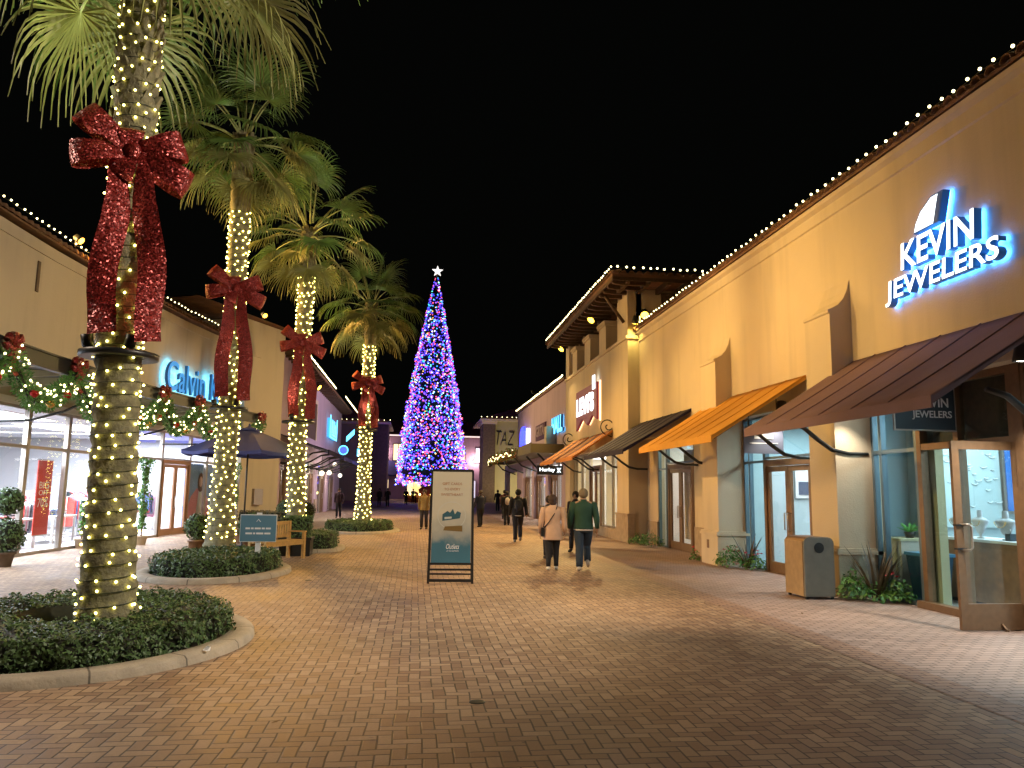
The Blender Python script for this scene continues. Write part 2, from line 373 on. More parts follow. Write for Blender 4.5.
# ------------------------------------------------------------------ text
def text_mesh(body, W, H, depth, face, side, shear=0.0, bold=0.0, spacing=1.0, back=None):
    """letter outlines scaled to exactly W x H, standing depth proud: returns verts, faces, material index (x right, y up, z out)"""
    cu = bpy.data.curves.new('lettering', 'FONT'); cu.body = body; cu.size = 1; cu.extrude = 0.05; cu.shear = shear
    cu.offset = bold; cu.space_character = spacing; cu.align_x = 'CENTER'; cu.resolution_u = 4
    o = bpy.data.objects.new('lettering_source', cu); col.objects.link(o)
    dg = bpy.context.evaluated_depsgraph_get(); me = bpy.data.meshes.new_from_object(o.evaluated_get(dg))
    vs = [v.co.copy() for v in me.vertices]; fs = [tuple(p.vertices) for p in me.polygons]; nz = [p.normal.z for p in me.polygons]
    bpy.data.objects.remove(o); bpy.data.curves.remove(cu); bpy.data.meshes.remove(me)
    x0 = min(v.x for v in vs); x1 = max(v.x for v in vs); y0 = min(v.y for v in vs); y1 = max(v.y for v in vs)
    vs = [Vector(((v.x - (x0+x1)/2) * W/(x1-x0), (v.y - (y0+y1)/2) * H/(y1-y0), (v.z + 0.05) / 0.1 * depth)) for v in vs]
    mi = [0 if z > 0.5 else (2 if z < -0.5 else 1) for z in nz]
    return vs, fs, mi

FACE = {'-x': Matrix(((0, 0, -1), (-1, 0, 0), (0, 1, 0))), '+x': Matrix(((0, 0, 1), (1, 0, 0), (0, 1, 0))), '-y': Matrix(((1, 0, 0), (0, 0, -1), (0, 1, 0)))}
def lettering(body, c, W, H, facing, depth, mats, parent, name='lettering', **k):
    vs, fs, mi = text_mesh(body, W, H, depth, None, None, **k)
    F = FACE[facing] if isinstance(facing, str) else facing
    mb = MB(); mb.v = [tuple(Vector(c) + F @ v) for v in vs]; mb.f = fs; mb.m = mi; mb.sm = [False] * len(fs)
    return mb.build(name, mats, parent, fix=False)

# ------------------------------------------------------------------ lights
def lamp(kind, loc, target, energy, color, parent=None, size=0.2, spot=70, blend=0.6, sizey=None, name='lamp_light'):
    l = bpy.data.lights.new(name, kind); l.energy = energy; l.color = color
    if kind == 'SPOT': l.spot_size = R(spot); l.spot_blend = blend; l.shadow_soft_size = size
    elif kind == 'AREA':
        l.size = size
        if sizey: l.shape = 'RECTANGLE'; l.size_y = sizey
    else: l.shadow_soft_size = size
    o = bpy.data.objects.new(name, l); col.objects.link(o)
    d = Vector(target) - Vector(loc)
    m = d.to_track_quat('-Z', 'Y').to_matrix().to_4x4(); m.translation = Vector(loc)
    if parent is not None: o.parent = parent; m = base_mat(parent).inverted() @ m
    o.matrix_local = m
    return o

# ================================================================== SETTING: ground
def sheet(name, x0, x1, y0, y1, z, m, kind='structure', **k):
    mb = MB(); mb.quad((x0, y0, z), (x1, y0, z), (x1, y1, z), (x0, y1, z))
    return tag(mb.build(name, m), kind=kind, **k)
sheet('plaza_paving', -400, 400, -60, 900, 0.0, M['herring'])
sheet('walkway_paving', 4.98, 9.0, -10, 56, 0.004, M['running'])
sheet('paving_band', 4.62, 4.98, -10, 56, 0.004, M['band'])

# ------------------------------------------------------------------ oriented frame for facades
class Fr:
    """a vertical facade frame: u runs along, v out of the wall, z up"""
    def __init__(s, ox, oy, dx, dy, flip=False):
        L = math.hypot(dx, dy); s.ox, s.oy = ox, oy; s.d = (dx/L, dy/L)
        s.n = (dy/L, -dx/L) if not flip else (-dy/L, dx/L)
    def P(s, u, v, z): return (s.ox + s.d[0]*u + s.n[0]*v, s.oy + s.d[1]*u + s.n[1]*v, z)
    def box(s, mb, u0, u1, v0, v1, z0, z1, mi=0):
        vs = [s.P(u, v, z) for z in (z0, z1) for (u, v) in ((u0, v0), (u1, v0), (u1, v1), (u0, v1))]
        mb.add(vs, [(0,3,2,1),(4,5,6,7),(0,1,5,4),(1,2,6,5),(2,3,7,6),(3,0,4,7)], mi)
    def mat3(s):   # text: x along viewer's right, y up, z outwards
        n = Vector((s.n[0], s.n[1], 0)); y = Vector((0, 0, 1)); x = y.cross(n)
        return Matrix((x, y, n)).transposed()
RW = lambda y0, x=7.8: Fr(x, y0, 0, 1, flip=True)        # right wall, outward = -x
def pane_box(fr, mb, u0, u1, z0, z1, v=0.0, t=0.012): fr.box(mb, u0, u1, v - t, v, z0, z1)

def window(parent, fr, u0, u1, z0, z1, fm, gm, mull=(), trans=(), fw_=0.05, dep=0.09, v=0.0, name='window', pane='pane'):
    mb = MB(); e = 0.003
    fr.box(mb, u0, u1, v - dep, v, z0, z0 + fw_); fr.box(mb, u0, u1, v - dep, v, z1 - fw_, z1)
    for u in [u0, u1 - fw_] + [m_ - fw_/2 for m_ in mull]: fr.box(mb, u, u + fw_, v - dep - e, v + e, z0 + fw_, z1 - fw_)
    for t in trans: fr.box(mb, u0 + fw_, u1 - fw_, v - dep + e, v - e, t - fw_/2, t + fw_/2)
    w_ = mb.build(name, fm, parent)
    g = MB(); pane_box(fr, g, u0 + 0.01, u1 - 0.01, z0 + 0.01, z1 - 0.01, v - dep/2)
    g.build(pane, gm, w_)
    return w_

def door(parent, fr, u0, u1, z1, fm, gm, leaves=2, v=0.0, stile=0.11, kick=0.24, handles=True):
    mb = MB(); dep = 0.06
    fr.box(mb, u0 - 0.09, u0, v - 0.1, v + 0.03, 0, z1 + 0.14); fr.box(mb, u1, u1 + 0.09, v - 0.1, v + 0.03, 0, z1 + 0.14)
    fr.box(mb, u0, u1, v - 0.1, v + 0.03, z1, z1 + 0.14)
    d = mb.build('door', fm, parent)
    W = (u1 - u0) / leaves
    for k in range(leaves):
        a, b = u0 + k*W + 0.008, u0 + (k+1)*W - 0.008
        l = MB()
        fr.box(l, a, a + stile, v - dep, v, 0.012, z1 - 0.01); fr.box(l, b - stile, b, v - dep, v, 0.012, z1 - 0.01)
        fr.box(l, a + stile, b - stile, v - dep, v, 0.012, kick); fr.box(l, a + stile, b - stile, v - dep, v, z1 - 0.01 - stile, z1 - 0.01)
        l.build('door_leaf', fm, d)
        g = MB(); pane_box(fr, g, a + stile - 0.01, b - stile + 0.01, kick - 0.01, z1 - stile, v - dep/2); g.build('pane', gm, d)
        if handles:
            hb = MB(); hu = (b - stile/2) if (k == 0 and leaves == 2) else a + stile/2
            hb.tube([fr.P(hu, v, 0.95), fr.P(hu, v + 0.07, 0.95), fr.P(hu, v + 0.07, 1.3), fr.P(hu, v, 1.3)], 0.014, 6)
            hb.build('handle', M['alu'], d)
    return d

def awning(parent, y0, y1, xw, xf, zt, zf, cloth, val=0.14, ribs=6, label=None, stripes=None, struts=True, name='awning'):
    """cloth awning on a wall facing -x"""
    mb = MB(); n = 24; k = 8
    def S(a, b):   # a along y, b from wall (0) to front (1)
        y = y0 + (y1 - y0) * a; sag = -0.035 * math.sin(math.pi * b) * (0.6 + 0.4 * abs(math.sin(math.pi * a * ribs)))
        return (xw + (xf - xw) * b, y, zt + (zf - zt) * b + sag)
    vs = []; fs = []
    for i in range(n*3 + 1):
        for j in range(k + 1): vs.append(S(i/(n*3), j/k))
    for i in range(n*3):
        for j in range(k): fs.append((i*(k+1)+j, i*(k+1)+j+1, (i+1)*(k+1)+j+1, (i+1)*(k+1)+j))
    top = len(vs)
    vs += [(x, y, z - 0.02) for (x, y, z) in vs]
    fs += [tuple(q + top for q in f[::-1]) for f in fs]
    for i in range(n*3): fs.append((i*(k+1), (i+1)*(k+1), (i+1)*(k+1)+top, i*(k+1)+top)); fs.append((i*(k+1)+k, i*(k+1)+k+top, (i+1)*(k+1)+k+top, (i+1)*(k+1)+k))
    for j in range(k): fs.append((j, j+top, j+1+top, j+1)); q = n*3*(k+1); fs.append((q+j, q+j+1, q+j+1+top, q+j+top))
    mb.add(vs, fs, 0, True)
    if stripes:
        for f_i in range(n*3*k):
            i = f_i // k
            if (i // 6) % 2: mb.m[f_i] = 1
    mats = [cloth] + ([stripes] if stripes else [])
    a = mb.build(name, mats, parent)
    if label: a['label'] = label
    s = MB()
    for r_ in range(1, ribs):
        y = y0 + (y1 - y0) * r_ / ribs
        s.tube([(xw + (xf - xw)*b, y, zt + (zf - zt)*b - 0.035*math.sin(math.pi*b)*0.62 + 0.004) for b in (0, .25, .5, .75, 1)], 0.012, 5)
    s.build('seam', cloth, a)
    v = MB(); v.box(xf - 0.02, xf, y0, y1, zf - val, zf - 0.004)
    for yy in (y0, y1 - 0.02): 
        v.add([(xw, yy, zt - 0.02), (xf, yy, zf - 0.02), (xf, yy, zf - 0.09), (xw, yy, zt - 0.09), (xw, yy+0.02, zt - 0.02), (xf, yy+0.02, zf - 0.02), (xf, yy+0.02, zf - 0.09), (xw, yy+0.02, zt - 0.09)],
              [(0,1,2,3),(7,6,5,4),(0,4,5,1),(1,5,6,2),(2,6,7,3),(3,7,4,0)])
    v.build('valance', cloth, a)
    f = MB(); L = [y0 + 0.06, y1 - 0.06]
    f.tube([(xf + 0.05, y0 + 0.03, zf - 0.05), (xf + 0.05, y1 - 0.03, zf - 0.05)], 0.02, 6)
    for y in L: f.tube([(xw - 0.02, y, zt - 0.07), (xf + 0.05, y, zf - 0.06)], 0.02, 6)
    f.build('frame', M['iron'], a)
    if struts:
        for y in (y0 + 0.12, y1 - 0.12):
            b = MB()
            b.tube([(xf + 0.75, y, zf + 0.1), (xf + 1.0, y, zf + 0.03), (xf + 1.25, y, zf - 0.17), (xf + 1.5, y, zf - 0.34), (xf + 1.8, y, zf - 0.40), (xf + 2.15, y, zf - 0.40)],
                   [0.045, 0.05, 0.055, 0.055, 0.05, 0.045], 8, flat=0.7)
            b.build('strut', M['steel'], a)
    return a

bulb_me = None
def bulb_src(r, m, name='bulb'):
    mb = MB(); mb.ball((0, 0, 0), r, seg=6, ring=4)
    me_o = mb.build(name, m); me = me_o.data; bpy.data.objects.remove(me_o); return me
BM = {r: bulb_src(r, M['bulb_r']) for r in (0.024, 0.03, 0.036, 0.05)}
def bulb_obj(parent, p, me):
    o = bpy.data.objects.new('bulb', me); col.objects.link(o); o.parent = parent
    o.location = base_mat(parent).inverted() @ Vector(p); return o
def roof_string(label, pts, r, group='white light strings along the roof edges', rest=None):
    t = thing('roof_light_string', label, 'string lights', pts[0], group)
    me = BM[r]
    for p in pts[:100]: bulb_obj(t, p, me)
    if len(pts) > 100:
        mb = MB()
        for p in pts[100:]: mb.ball(p, r, seg=6, ring=4)
        tag(mb.build('bulb', M['bulb_r'], t), kind='stuff')
    c = MB(); c.tube([(p[0], p[1], p[2] - r - 0.012) for p in pts], 0.008, 4); c.build('cable', M['cable'], t)
    return t
def along(a, b, step):
    a, b = Vector(a), Vector(b); n = max(1, int(round((b - a).length / step)))
    return [tuple(a.lerp(b, (i + rnd.uniform(-.13, .13)) / n) + Vector((rnd.uniform(-.012, .012), rnd.uniform(-.01, .01), rnd.uniform(-.022, .018)))) for i in range(n + 1)]

def flood(label, loc, target, energy, color, lens='sodium', spot=90, group='floodlights', size=0.12, name='floodlight', light=True, S=1.0, blend=0.6):
    t = thing(name, label, 'floodlight', loc, group)
    d = (Vector(target) - Vector(loc)).normalized(); q = d.to_track_quat('-Z', 'Y').to_matrix().to_4x4(); q = q @ Matrix.Scale(S, 4); q.translation = Vector(loc)
    b = MB(); b.lathe((0, 0, 0), [(0.03, 0.24), (0.09, 0.22), (0.11, 0.08), (0.12, 0.0), (0.105, 0.0), (0.10, 0.06), (0.0, 0.06)], 14)
    b.v = [tuple(q @ Vector(p)) for p in b.v]; b.build('housing', M['iron'], t)
    e = MB(); e.lathe((0, 0, 0), [(0.0, 0.01), (0.098, 0.012), (0.098, 0.03), (0.0, 0.035)], 14); e.v = [tuple(q @ Vector(p)) for p in e.v]
    e.build('lens', M[lens], t)
    k = MB(); back = Vector(loc) - d * 0.2
    if lens == 'lamp_w': k.tube([back, (7.56, loc[1], back.z)], 0.016, 6)
    else: k.tube([back, back + Vector((0, 0, -0.28 if loc[2] > 3.9 else 0.2))], 0.02, 6); k.build('bracket', M['iron'], t)
    if light: lamp('SPOT', Vector(loc) + d * 0.07, target, energy, color, t, size=size, spot=spot, blend=blend)
    return t

def tiles_x(mb, x0, x1, y0, y1, z, dz, step=0.27, r=0.1):
    """row of clay barrel tiles running along x, the row going along y"""
    n = int(round((y1 - y0) / step))
    for i in range(n + 1):
        y = y0 + (y1 - y0) * i / n; vs = []; fs = []
        K = 6
        for (x, zz) in ((x0, z), (x1, z + dz)):
            for rr_ in (r, r - 0.018):
                for j in range(K + 1):
                    a = math.pi * j / K; vs.append((x, y + rr_*math.cos(a), zz + rr_*math.sin(a)))
        q = K + 1
        for j in range(K):
            fs += [(j, j+1, 2*q+j+1, 2*q+j), (q+j, 3*q+j, 3*q+j+1, q+j+1), (j, q+j, q+j+1, j+1), (2*q+j, 2*q+j+1, 3*q+j+1, 3*q+j)]
        fs += [(0, 2*q, 3*q, q), (K, q+K, 3*q+K, 2*q+K)]
        mb.add(vs, fs, 0, True)

# ================================================================== RIGHT: shop building with the big awnings (B1)
XW, XG, XP = 7.55, 7.80, 7.15
B1 = thing('shop_building', 'long cream stucco shop building with big canvas awnings, nearest on the right-hand side', 'building', (XW, 14, 0))
m_ = MB()
m_.box(XW, XW + 0.25, 1.5, 25.5, 3.45, 7.18)                        # upper wall
m_.box(XW + 0.25, XG + 5.4, 25.2, 25.5, 0, 7.18)                    # far end
m_.box(XG + 5.4, XG + 5.7, 1.5, 25.5, 0, 7.18)                      # back
m_.box(XG - 0.02, XG + 0.2, 19.9, 21.0, 0, 3.45)                    # lower piers between shop fronts
m_.box(XG - 0.02, XG + 0.2, 24.3, 25.2, 0, 3.45)
m_.box(XG - 0.02, XG + 0.2, 1.5, 4.2, 0, 3.45)
m_.box(XG - 0.02, XG + 0.2, 18.70, 19.0, 0, 3.45)
m_.build('wall', M['stucco'], B1)
m_ = MB(); m_.prism([(XW - 0.001, 6.83), (XW - 0.03, 6.85), (XW - 0.035, 7.06), (XW - 0.10, 7.12), (XW - 0.12, 7.19), (XW + 0.05, 7.19)][::-1], 'y', 1.5, 25.45)
m_.build('cornice', M['stucco'], B1)
m_ = MB(); m_.box(XG + 0.0, XG + 0.25, 1.5, 25.2, 3.448, 3.452)
# roof: tile ends + sloping sheet
m_ = MB(); tiles_x(m_, XW - 0.22, XW + 0.6, 1.6, 25.4, 7.23, 0.25)
m_.add([(XW - 0.16, 1.5, 7.20), (XG + 5.7, 1.5, 9.4), (XG + 5.7, 25.5, 9.4), (XW - 0.16, 25.5, 7.20), (XW - 0.16, 1.5, 7.26), (XG + 5.7, 1.5, 9.46), (XG + 5.7, 25.5, 9.46), (XW - 0.16, 25.5, 7.26)],
       [(0,3,2,1),(4,5,6,7),(0,1,5,4),(1,2,6,5),(2,3,7,6),(3,0,4,7)])
m_.build('roof', M['tile'], B1)
for (a, b) in ((12.48, 13.36), (17.74, 18.70)):
    m_ = MB(); e = 0.003
    prof = [(XP, 0.0), (XP, 4.86), (XP - 0.03, 4.88), (XP - 0.03, 4.93), (XP + 0.05, 4.96), (XP + 0.17, 5.03), (XP + 0.27, 5.14), (XP + 0.34, 5.29), (XP + 0.40, 5.50), (XW + 0.02, 5.50), (XW + 0.02, 3.44), (XG + 0.22, 3.44), (XG + 0.22, 0)]
    m_.prism(prof[::-1], 'y', a, b); pil = m_.build('pilaster', M['stucco'], B1)
    m_ = MB(); m_.box(XP - 0.05, XG + 0.1, a - 0.05, b + 0.05, 0.004, 0.70); m_.box(XP - 0.08, XG + 0.12, a - 0.08, b + 0.08, 0.70, 0.76); m_.box(XP - 0.06, XG + 0.11, a - 0.06, b + 0.06, 0.76, 0.80)
    m_.build('plinth', M['stucco'], pil)
    m_ = MB(); m_.box(XP - 0.062, XP - 0.05, a + 0.5, a + 0.62, 0.38, 0.58); m_.build('outlet_cover', M['bronze'], pil)
for q_ in ((XG - 0.06, XG + 0.1, 18.7, 19.05, 0.004, 0.76), (XG - 0.06, XG + 0.1, 19.95, 20.95, 0.004, 0.76), (XG - 0.06, XG + 0.1, 24.3, 25.4, 0.004, 0.76)):
    m_ = MB(); m_.box(*q_); m_.build('dado', M['stone'], B1)
fr = RW(0, XG)
# jewellery shop front (Y 4.2 .. 12.48)
window(B1, fr, 4.2, 6.8, 0.0, 3.45, M['alu_b'], M['glass_c'], mull=(5.5,), trans=(2.5,))
window(B1, fr, 6.8, 9.05, 2.5, 3.45, M['bronze'], M['glass_c'])
window(B1, fr, 9.22, 11.25, 0.0, 3.45, M['bronze'], M['glass_c'], mull=(10.35,), trans=(2.45,), fw_=0.10, dep=0.12)
window(B1, fr, 11.25, 12.46, 0.0, 3.45, M['alu_b'], M['glass_c'], mull=(12.2,), trans=(2.42,), fw_=0.06)
m_ = MB(); fr.box(m_, 9.06, 9.21, -0.12, 0.02, 0, 3.45); m_.build('door_jamb', M['bronze'], B1)
m_ = MB(); fr.box(m_, 9.35, 11.3, 0.004, 0.10, 0.006, 0.11); m_.build('sill', M['bronze'], B1)
# open door leaf standing out from the wall across the view
fo = Fr(XG - 0.86, 9.35, 1, 0)
D = MB(); st = 0.1
fo.box(D, 0, st, 0, 0.05, 0.015, 2.42); fo.box(D, 0.94 - 0.06, 0.94, 0, 0.05, 0.015, 2.42)
fo.box(D, st, 0.88, 0, 0.05, 0.015, 0.34); fo.box(D, st, 0.88, 0, 0.05, 2.31, 2.42)
dl = D.build('open_door', M['bronze'], B1)
D = MB(); fo.box(D, st - 0.01, 0.89, 0.02, 0.032, 0.33, 2.32); D.build('pane', M['glass'], dl)
D = MB(); D.tube([fo.P(0.05, 0.05, 1.02), fo.P(0.13, 0.12, 1.02), fo.P(0.16, 0.12, 1.05), fo.P(0.16, 0.12, 1.31), fo.P(0.13, 0.12, 1.34), fo.P(0.05, 0.05, 1.34)], 0.014, 7); D.build('handle', M['alu'], dl)
D = MB()
for z in (1.03, 1.33): D.box(XG - 0.87, XG - 0.74, 9.28, 9.348, z - 0.012, z + 0.012)
D.build('hinge_plate', M['black'], dl)
D = MB(); D.tube([fo.P(0.55, 0.05, 0.09), fo.P(0.57, 0.09, 0.03), fo.P(0.60, 0.11, 0.018)], 0.016, 6); D.build('door_stop', M['bronze'], dl)
# house number above the door, on the dark transom
lettering('801', (XG - 0.02, 8.62, 2.86), 0.42, 0.17, '-x', 0.01, [M['bronze']], B1, name='street_number')
# second shop front (Y 13.36 .. 17.74)
window(B1, fr, 13.38, 14.42, 0.0, 3.45, M['alu_b'], M['glass_c'], trans=(2.42,))
door(B1, fr, 14.55, 16.5, 2.30, M['bronze'], M['glass'])
window(B1, fr, 14.45, 16.6, 2.46, 3.45, M['alu_b'], M['glass_c'])
window(B1, fr, 16.63, 17.72, 0.0, 3.45, M['alu_b'], M['glass_c'], mull=(17.42,), trans=(2.42,))
# third front: closed double door and a blinded window
door(B1, fr, 21.3, 23.2, 2.40, M['bronze'], M['glass'])
window(B1, fr, 21.04, 23.46, 2.56, 3.45, M['alu_b'], M['glass_c'])
window(B1, fr, 19.0, 19.9, 0.76, 3.45, M['alu_b'], M['glass_c'])
window(B1, fr, 23.5, 24.3, 0.0, 3.45, M['alu_b'], M['glass_c'], trans=(2.42,))
# interiors
m_ = MB(); m_.box(XG + 0.16, XG + 0.22, 8.6, 11.2, 2.5, 3.38); m_.build('bulkhead', M['timber'], B1)
m_ = MB(); m_.box(XG + 0.16, XG + 0.3, 11.05, 11.32, 0.02, 3.38); m_.build('partition', M['stucco_g'], B1)
m_ = MB(); m_.box(XG + 0.9, XG + 0.95, 12.25, 12.88, 0.02, 3.38); m_.box(XG + 0.3, XG + 0.9, 12.82, 12.88, 0.02, 3.38); m_.build('partition', mat('grey_blue_partition', (0.22, 0.32, 0.36), .6), B1)
def room(parent, x0, x1, y0, y1, zc, wall, floor, name='interior'):
    m = MB(); m.box(x0, x1, y0 - 0.05, y0, 0, zc, 0); m.box(x0, x1, y1, y1 + 0.05, 0, zc, 0)
    xx = x1 if abs(x1) > abs(x0) else x0
    m.box(xx, xx + (0.05 if xx > 0 else -0.05), y0, y1, 0, zc, 0); m.box(x0, x1, y0, y1, zc, zc + 0.04, 0)
    m.box(x0, x1, y0, y1, 0.006, 0.02, 1)
    return m.build(name + '_wall', [wall, floor], parent)
room(B1, XG + 0.13, XG + 5.3, 4.0, 12.9, 3.40, M['cyan_wall'], M['shop_floor'])
room(B1, XG + 0.13, XG + 4.3, 13.0, 18.2, 3.40, M['cyan_wall'], M['shop_floor'])
room(B1, XG + 0.25, XG + 1.8, 18.75, 24.4, 3.40, M['white_wall'], M['shop_floor'])
def ceiling_light(label, x, y, z, w_, l_, energy, color, group='shop ceiling light panels'):
    t = thing('ceiling_light', label, 'ceiling light', (x, y, z), group)
    m = MB(); m.box(x - w_/2, x + w_/2, y - l_/2, y + l_/2, z, z + 0.03); m.build('housing', M['white'], t)
    m = MB(); m.box(x - w_/2 + 0.03, x + w_/2 - 0.03, y - l_/2 + 0.03, y + l_/2 - 0.03, z - 0.012, z - 0.002); m.build('diffuser', M['panel'], t)
    lamp('AREA', (x, y, z - 0.03), (x, y, 0), energy, color, t, size=w_, sizey=l_)
    return t
ceiling_light('long light panel on the ceiling of the jewellery shop, near its door', 9.6, 8.0, 3.34, 1.2, 4.5, 230, (0.72, 0.92, 1.0))
ceiling_light('light panel on the ceiling of the jewellery shop, over the plant ledge', 9.6, 11.8, 3.34, 1.2, 1.4, 70, (0.75, 0.94, 1.0))
ceiling_light('light panel on the ceiling of the shop behind the litter bin', 9.4, 15.6, 3.34, 1.0, 3.5, 170, (0.75, 0.92, 1.0))
ceiling_light('light panel inside the third shop front, past the second pilaster', 8.75, 21.8, 3.34, 0.7, 4.0, 70, (1.0, 0.85, 0.6))

awning(B1, 7.75, 12.62, XW - 0.003, 5.6, 4.02, 2.80, M['maroon'], label='awning darkened to brown maroon for dim light')
awning(B1, 14.12, 18.95, XW - 0.003, 5.6, 4.02, 2.80, M['orange'], label='bright orange awning')
awning(B1, 20.5, 25.45, XW - 0.003, 5.6, 4.02, 2.86, M['char'], label='charcoal awning')
roof_string('white bulbs along the tiled roof edge of the nearest right-hand shop building', along((XW - 0.12, 4.6, 7.43), (XW - 0.12, 25.3, 7.43), 0.27), 0.024)
# small spot lamps on the wall under the awnings
for i, (y, z, lb) in enumerate(((8.35, 3.62, 'small spot lamp under the maroon awning, near end'), (12.1, 3.62, 'small spot lamp under the maroon awning, beside the first pilaster'),
                     (14.6, 3.62, 'small spot lamp under the orange awning, near end'), (18.5, 3.62, 'small spot lamp under the orange awning, beside the second pilaster'))):
    flood(lb, (7.25, y, z - 0.3), (7.2, y + (0.3 if i % 2 == 0 else -0.2), 0), 430 if i == 0 else 130, (1.0, 0.88, 0.70), lens='lamp_w', spot=100, group='spot lamps under the awnings', size=0.05, name='spot_lamp')

# ================================================================== RIGHT: tower (B2)
XT = 7.15
B2 = thing('corner_tower', 'tall cream tower with open belvedere, timber eaves and tiled hip roof', 'building', (XT, 31, 0))
m_ = MB(); m_.box(XT, XT + 0.3, 25.52, 36.6, 3.3, 6.95); m_.box(XT, XT + 0.3, 25.52, 27.0, 0.0, 3.3); m_.box(XT, XT + 0.3, 35.6, 36.6, 0.0, 3.3)
m_.box(XT + 0.3, 12.5, 25.52, 25.8, 0, 8.72); m_.box(XT + 0.3, 12.5, 36.3, 36.6, 0, 8.72); m_.box(12.2, 12.5, 25.8, 36.3, 0, 8.72)
m_.box(XT + 0.3, 12.2, 25.8, 36.3, 6.7, 6.75)
m_.build('wall', M['stucco'], B2)
m_ = MB(); m_.box(XT + 0.9, XT + 1.0, 25.8, 36.3, 6.75, 8.72); m_.build('inner_wall', M['stucco'], B2)
m_ = MB(); m_.box(XT - 0.07, XT + 0.35, 25.47, 36.65, 6.95, 7.06); m_.build('ledge', M['stucco'], B2)
for (a, b, z) in ((25.52, 26.9, 8.68), (28.6, 29.7, 8.25), (31.3, 32.4, 8.25), (34.0, 35.0, 8.25), (35.8, 36.6, 8.68)):
    m_ = MB(); m_.box(XT, XT + 0.5, a, b, 7.06, z)
    if z < 8.5: m_.box(XT - 0.06, XT + 0.56, a - 0.06, b + 0.06, z - 0.18, z - 0.08); m_.box(XT - 0.1, XT + 0.6, a - 0.1, b + 0.1, z - 0.08, z)
    m_.build('pier', M['stucco'], B2)
for y in (27.4, 30.5, 33.2): 
    m_ = MB(); m_.box(XT + 0.15, XT + 0.85, y - 0.2, y + 0.2, 8.25, 8.68); m_.build('beam', M['timber'], B2)
m_ = MB(); m_.box(XT + 1.2, XT + 1.9, 25.44, 25.52, 7.9, 8.6); m_.build('vent', M['timber'], B2)
# eaves, rafters, hip roof
m_ = MB(); x0, x1, y0, y1, z = 6.25, 13.3, 24.1, 36.9, 8.74
xm = (x0 + x1) / 2; m_.add([(x0,y0,z),(x1,y0,z),(x1,y1,z),(x0,y1,z),(xm,y0+3.6,z+1.35),(xm,y1-3.6,z+1.35),(x0,y0,z+0.1),(x1,y0,z+0.1),(x1,y1,z+0.1),(x0,y1,z+0.1)],
      [(0,3,2,1),(0,1,7,6),(1,2,8,7),(2,3,9,8),(3,0,6,9),(6,7,4),(7,8,5,4),(8,9,5),(9,6,4,5)])
tiles_x(m_, x0 - 0.07, x0 + 0.3, y0 + 0.05, y1 - 0.05, z + 0.1, 0.08)
for i in range(27):
    x = x0 + 0.1 + i * 0.268; m_.prism([(x + 0.1*math.cos(math.pi*j/6), z + 0.1 + 0.1*math.sin(math.pi*j/6)) for j in range(7)], 'y', y0 - 0.07, y0 + 0.3)
m_.build('roof', M['tile'], B2)
m_ = MB()
for y in [24.35 + 0.62*i for i in range(20)]:
    m_ = MB(); m_.prism([(x0 + 0.06, z - 0.10), (x0 + 0.1, z - 0.17), (x0 + 0.35, z - 0.2), (XT + 0.4, z - 0.2), (XT + 0.4, z - 0.002), (x0 + 0.06, z - 0.002)], 'y', y, y + 0.13); m_.build('rafter', M['timber'], B2)
for x in [x0 + 0.5 + 0.7*i for i in range(9)]:
    m_ = MB(); m_.prism([(y0 + 0.06, z - 0.10), (y0 + 0.1, z - 0.17), (y0 + 0.35, z - 0.2), (25.5, z - 0.2), (25.5, z - 0.003), (y0 + 0.06, z - 0.003)], 'x', x, x + 0.13); m_.build('rafter', M['timber'], B2)
m_ = MB(); m_.box(x0, x0 + 0.05, y0, y1, z - 0.12, z - 0.003); m_.box(x0 + 0.05, x1, y0, y0 + 0.05, z - 0.12, z - 0.003); m_.build('fascia', M['timber'], B2)
# knee brace at the near corner
m_ = MB(); m_.tube([(6.45, 25.9, 8.52), (6.75, 25.9, 8.1), (7.12, 25.9, 7.6)], 0.06, 6); m_.build('brace', M['timber'], B2)
# lower front
fr2 = Fr(XT + 0.22, 0, 0, 1, flip=True)
window(B2, fr2, 27.0, 30.2, 0.35, 3.3, M['alu'], M['glass'], mull=(28.6,), trans=(), fw_=0.06)
door(B2, fr2, 30.45, 32.2, 2.6, M['bronze'], M['glass'])
window(B2, fr2, 32.45, 35.6, 0.35, 3.3, M['alu'], M['glass'], mull=(34.0,), fw_=0.06)
for q_ in ((XT + 0.02, XT + 0.28, 27.0, 30.2, 0, 0.35), (XT + 0.02, XT + 0.28, 32.45, 35.6, 0, 0.35)):
    m_ = MB(); m_.box(*q_); m_.build('stall_riser', M['stone'], B2)
for q_ in ((XT - 0.05, XT + 0.2, 25.45, 27.03, 0.004, 0.9), (XT - 0.05, XT + 0.2, 35.57, 36.65, 0.004, 0.9), (XT - 0.08, XT + 0.2, 25.42, 27.06, 0.9, 0.97)):
    m_ = MB(); m_.box(*q_); m_.build('dado', M['stone'], B2)
room(B2, XT + 0.5, XT + 2.6, 26.8, 35.9, 3.25, M['white_wall'], M['shop_floor'])
ceiling_light('light panel in the shop at the foot of the tower, near half', 8.4, 28.8, 3.18, 0.9, 3.4, 110, (1.0, 0.88, 0.62))
ceiling_light('light panel in the shop at the foot of the tower, far half', 8.4, 33.4, 3.18, 0.9, 3.4, 90, (1.0, 0.86, 0.6))
roof_string('white bulbs along the street eave of the tower roof', along((6.2, 24.1, 9.06), (6.2, 36.8, 9.06), 0.27), 0.03)
roof_string('white bulbs along the near eave of the tower roof', along((6.45, 24.05, 9.06), (12.8, 24.05, 9.06), 0.27), 0.036)
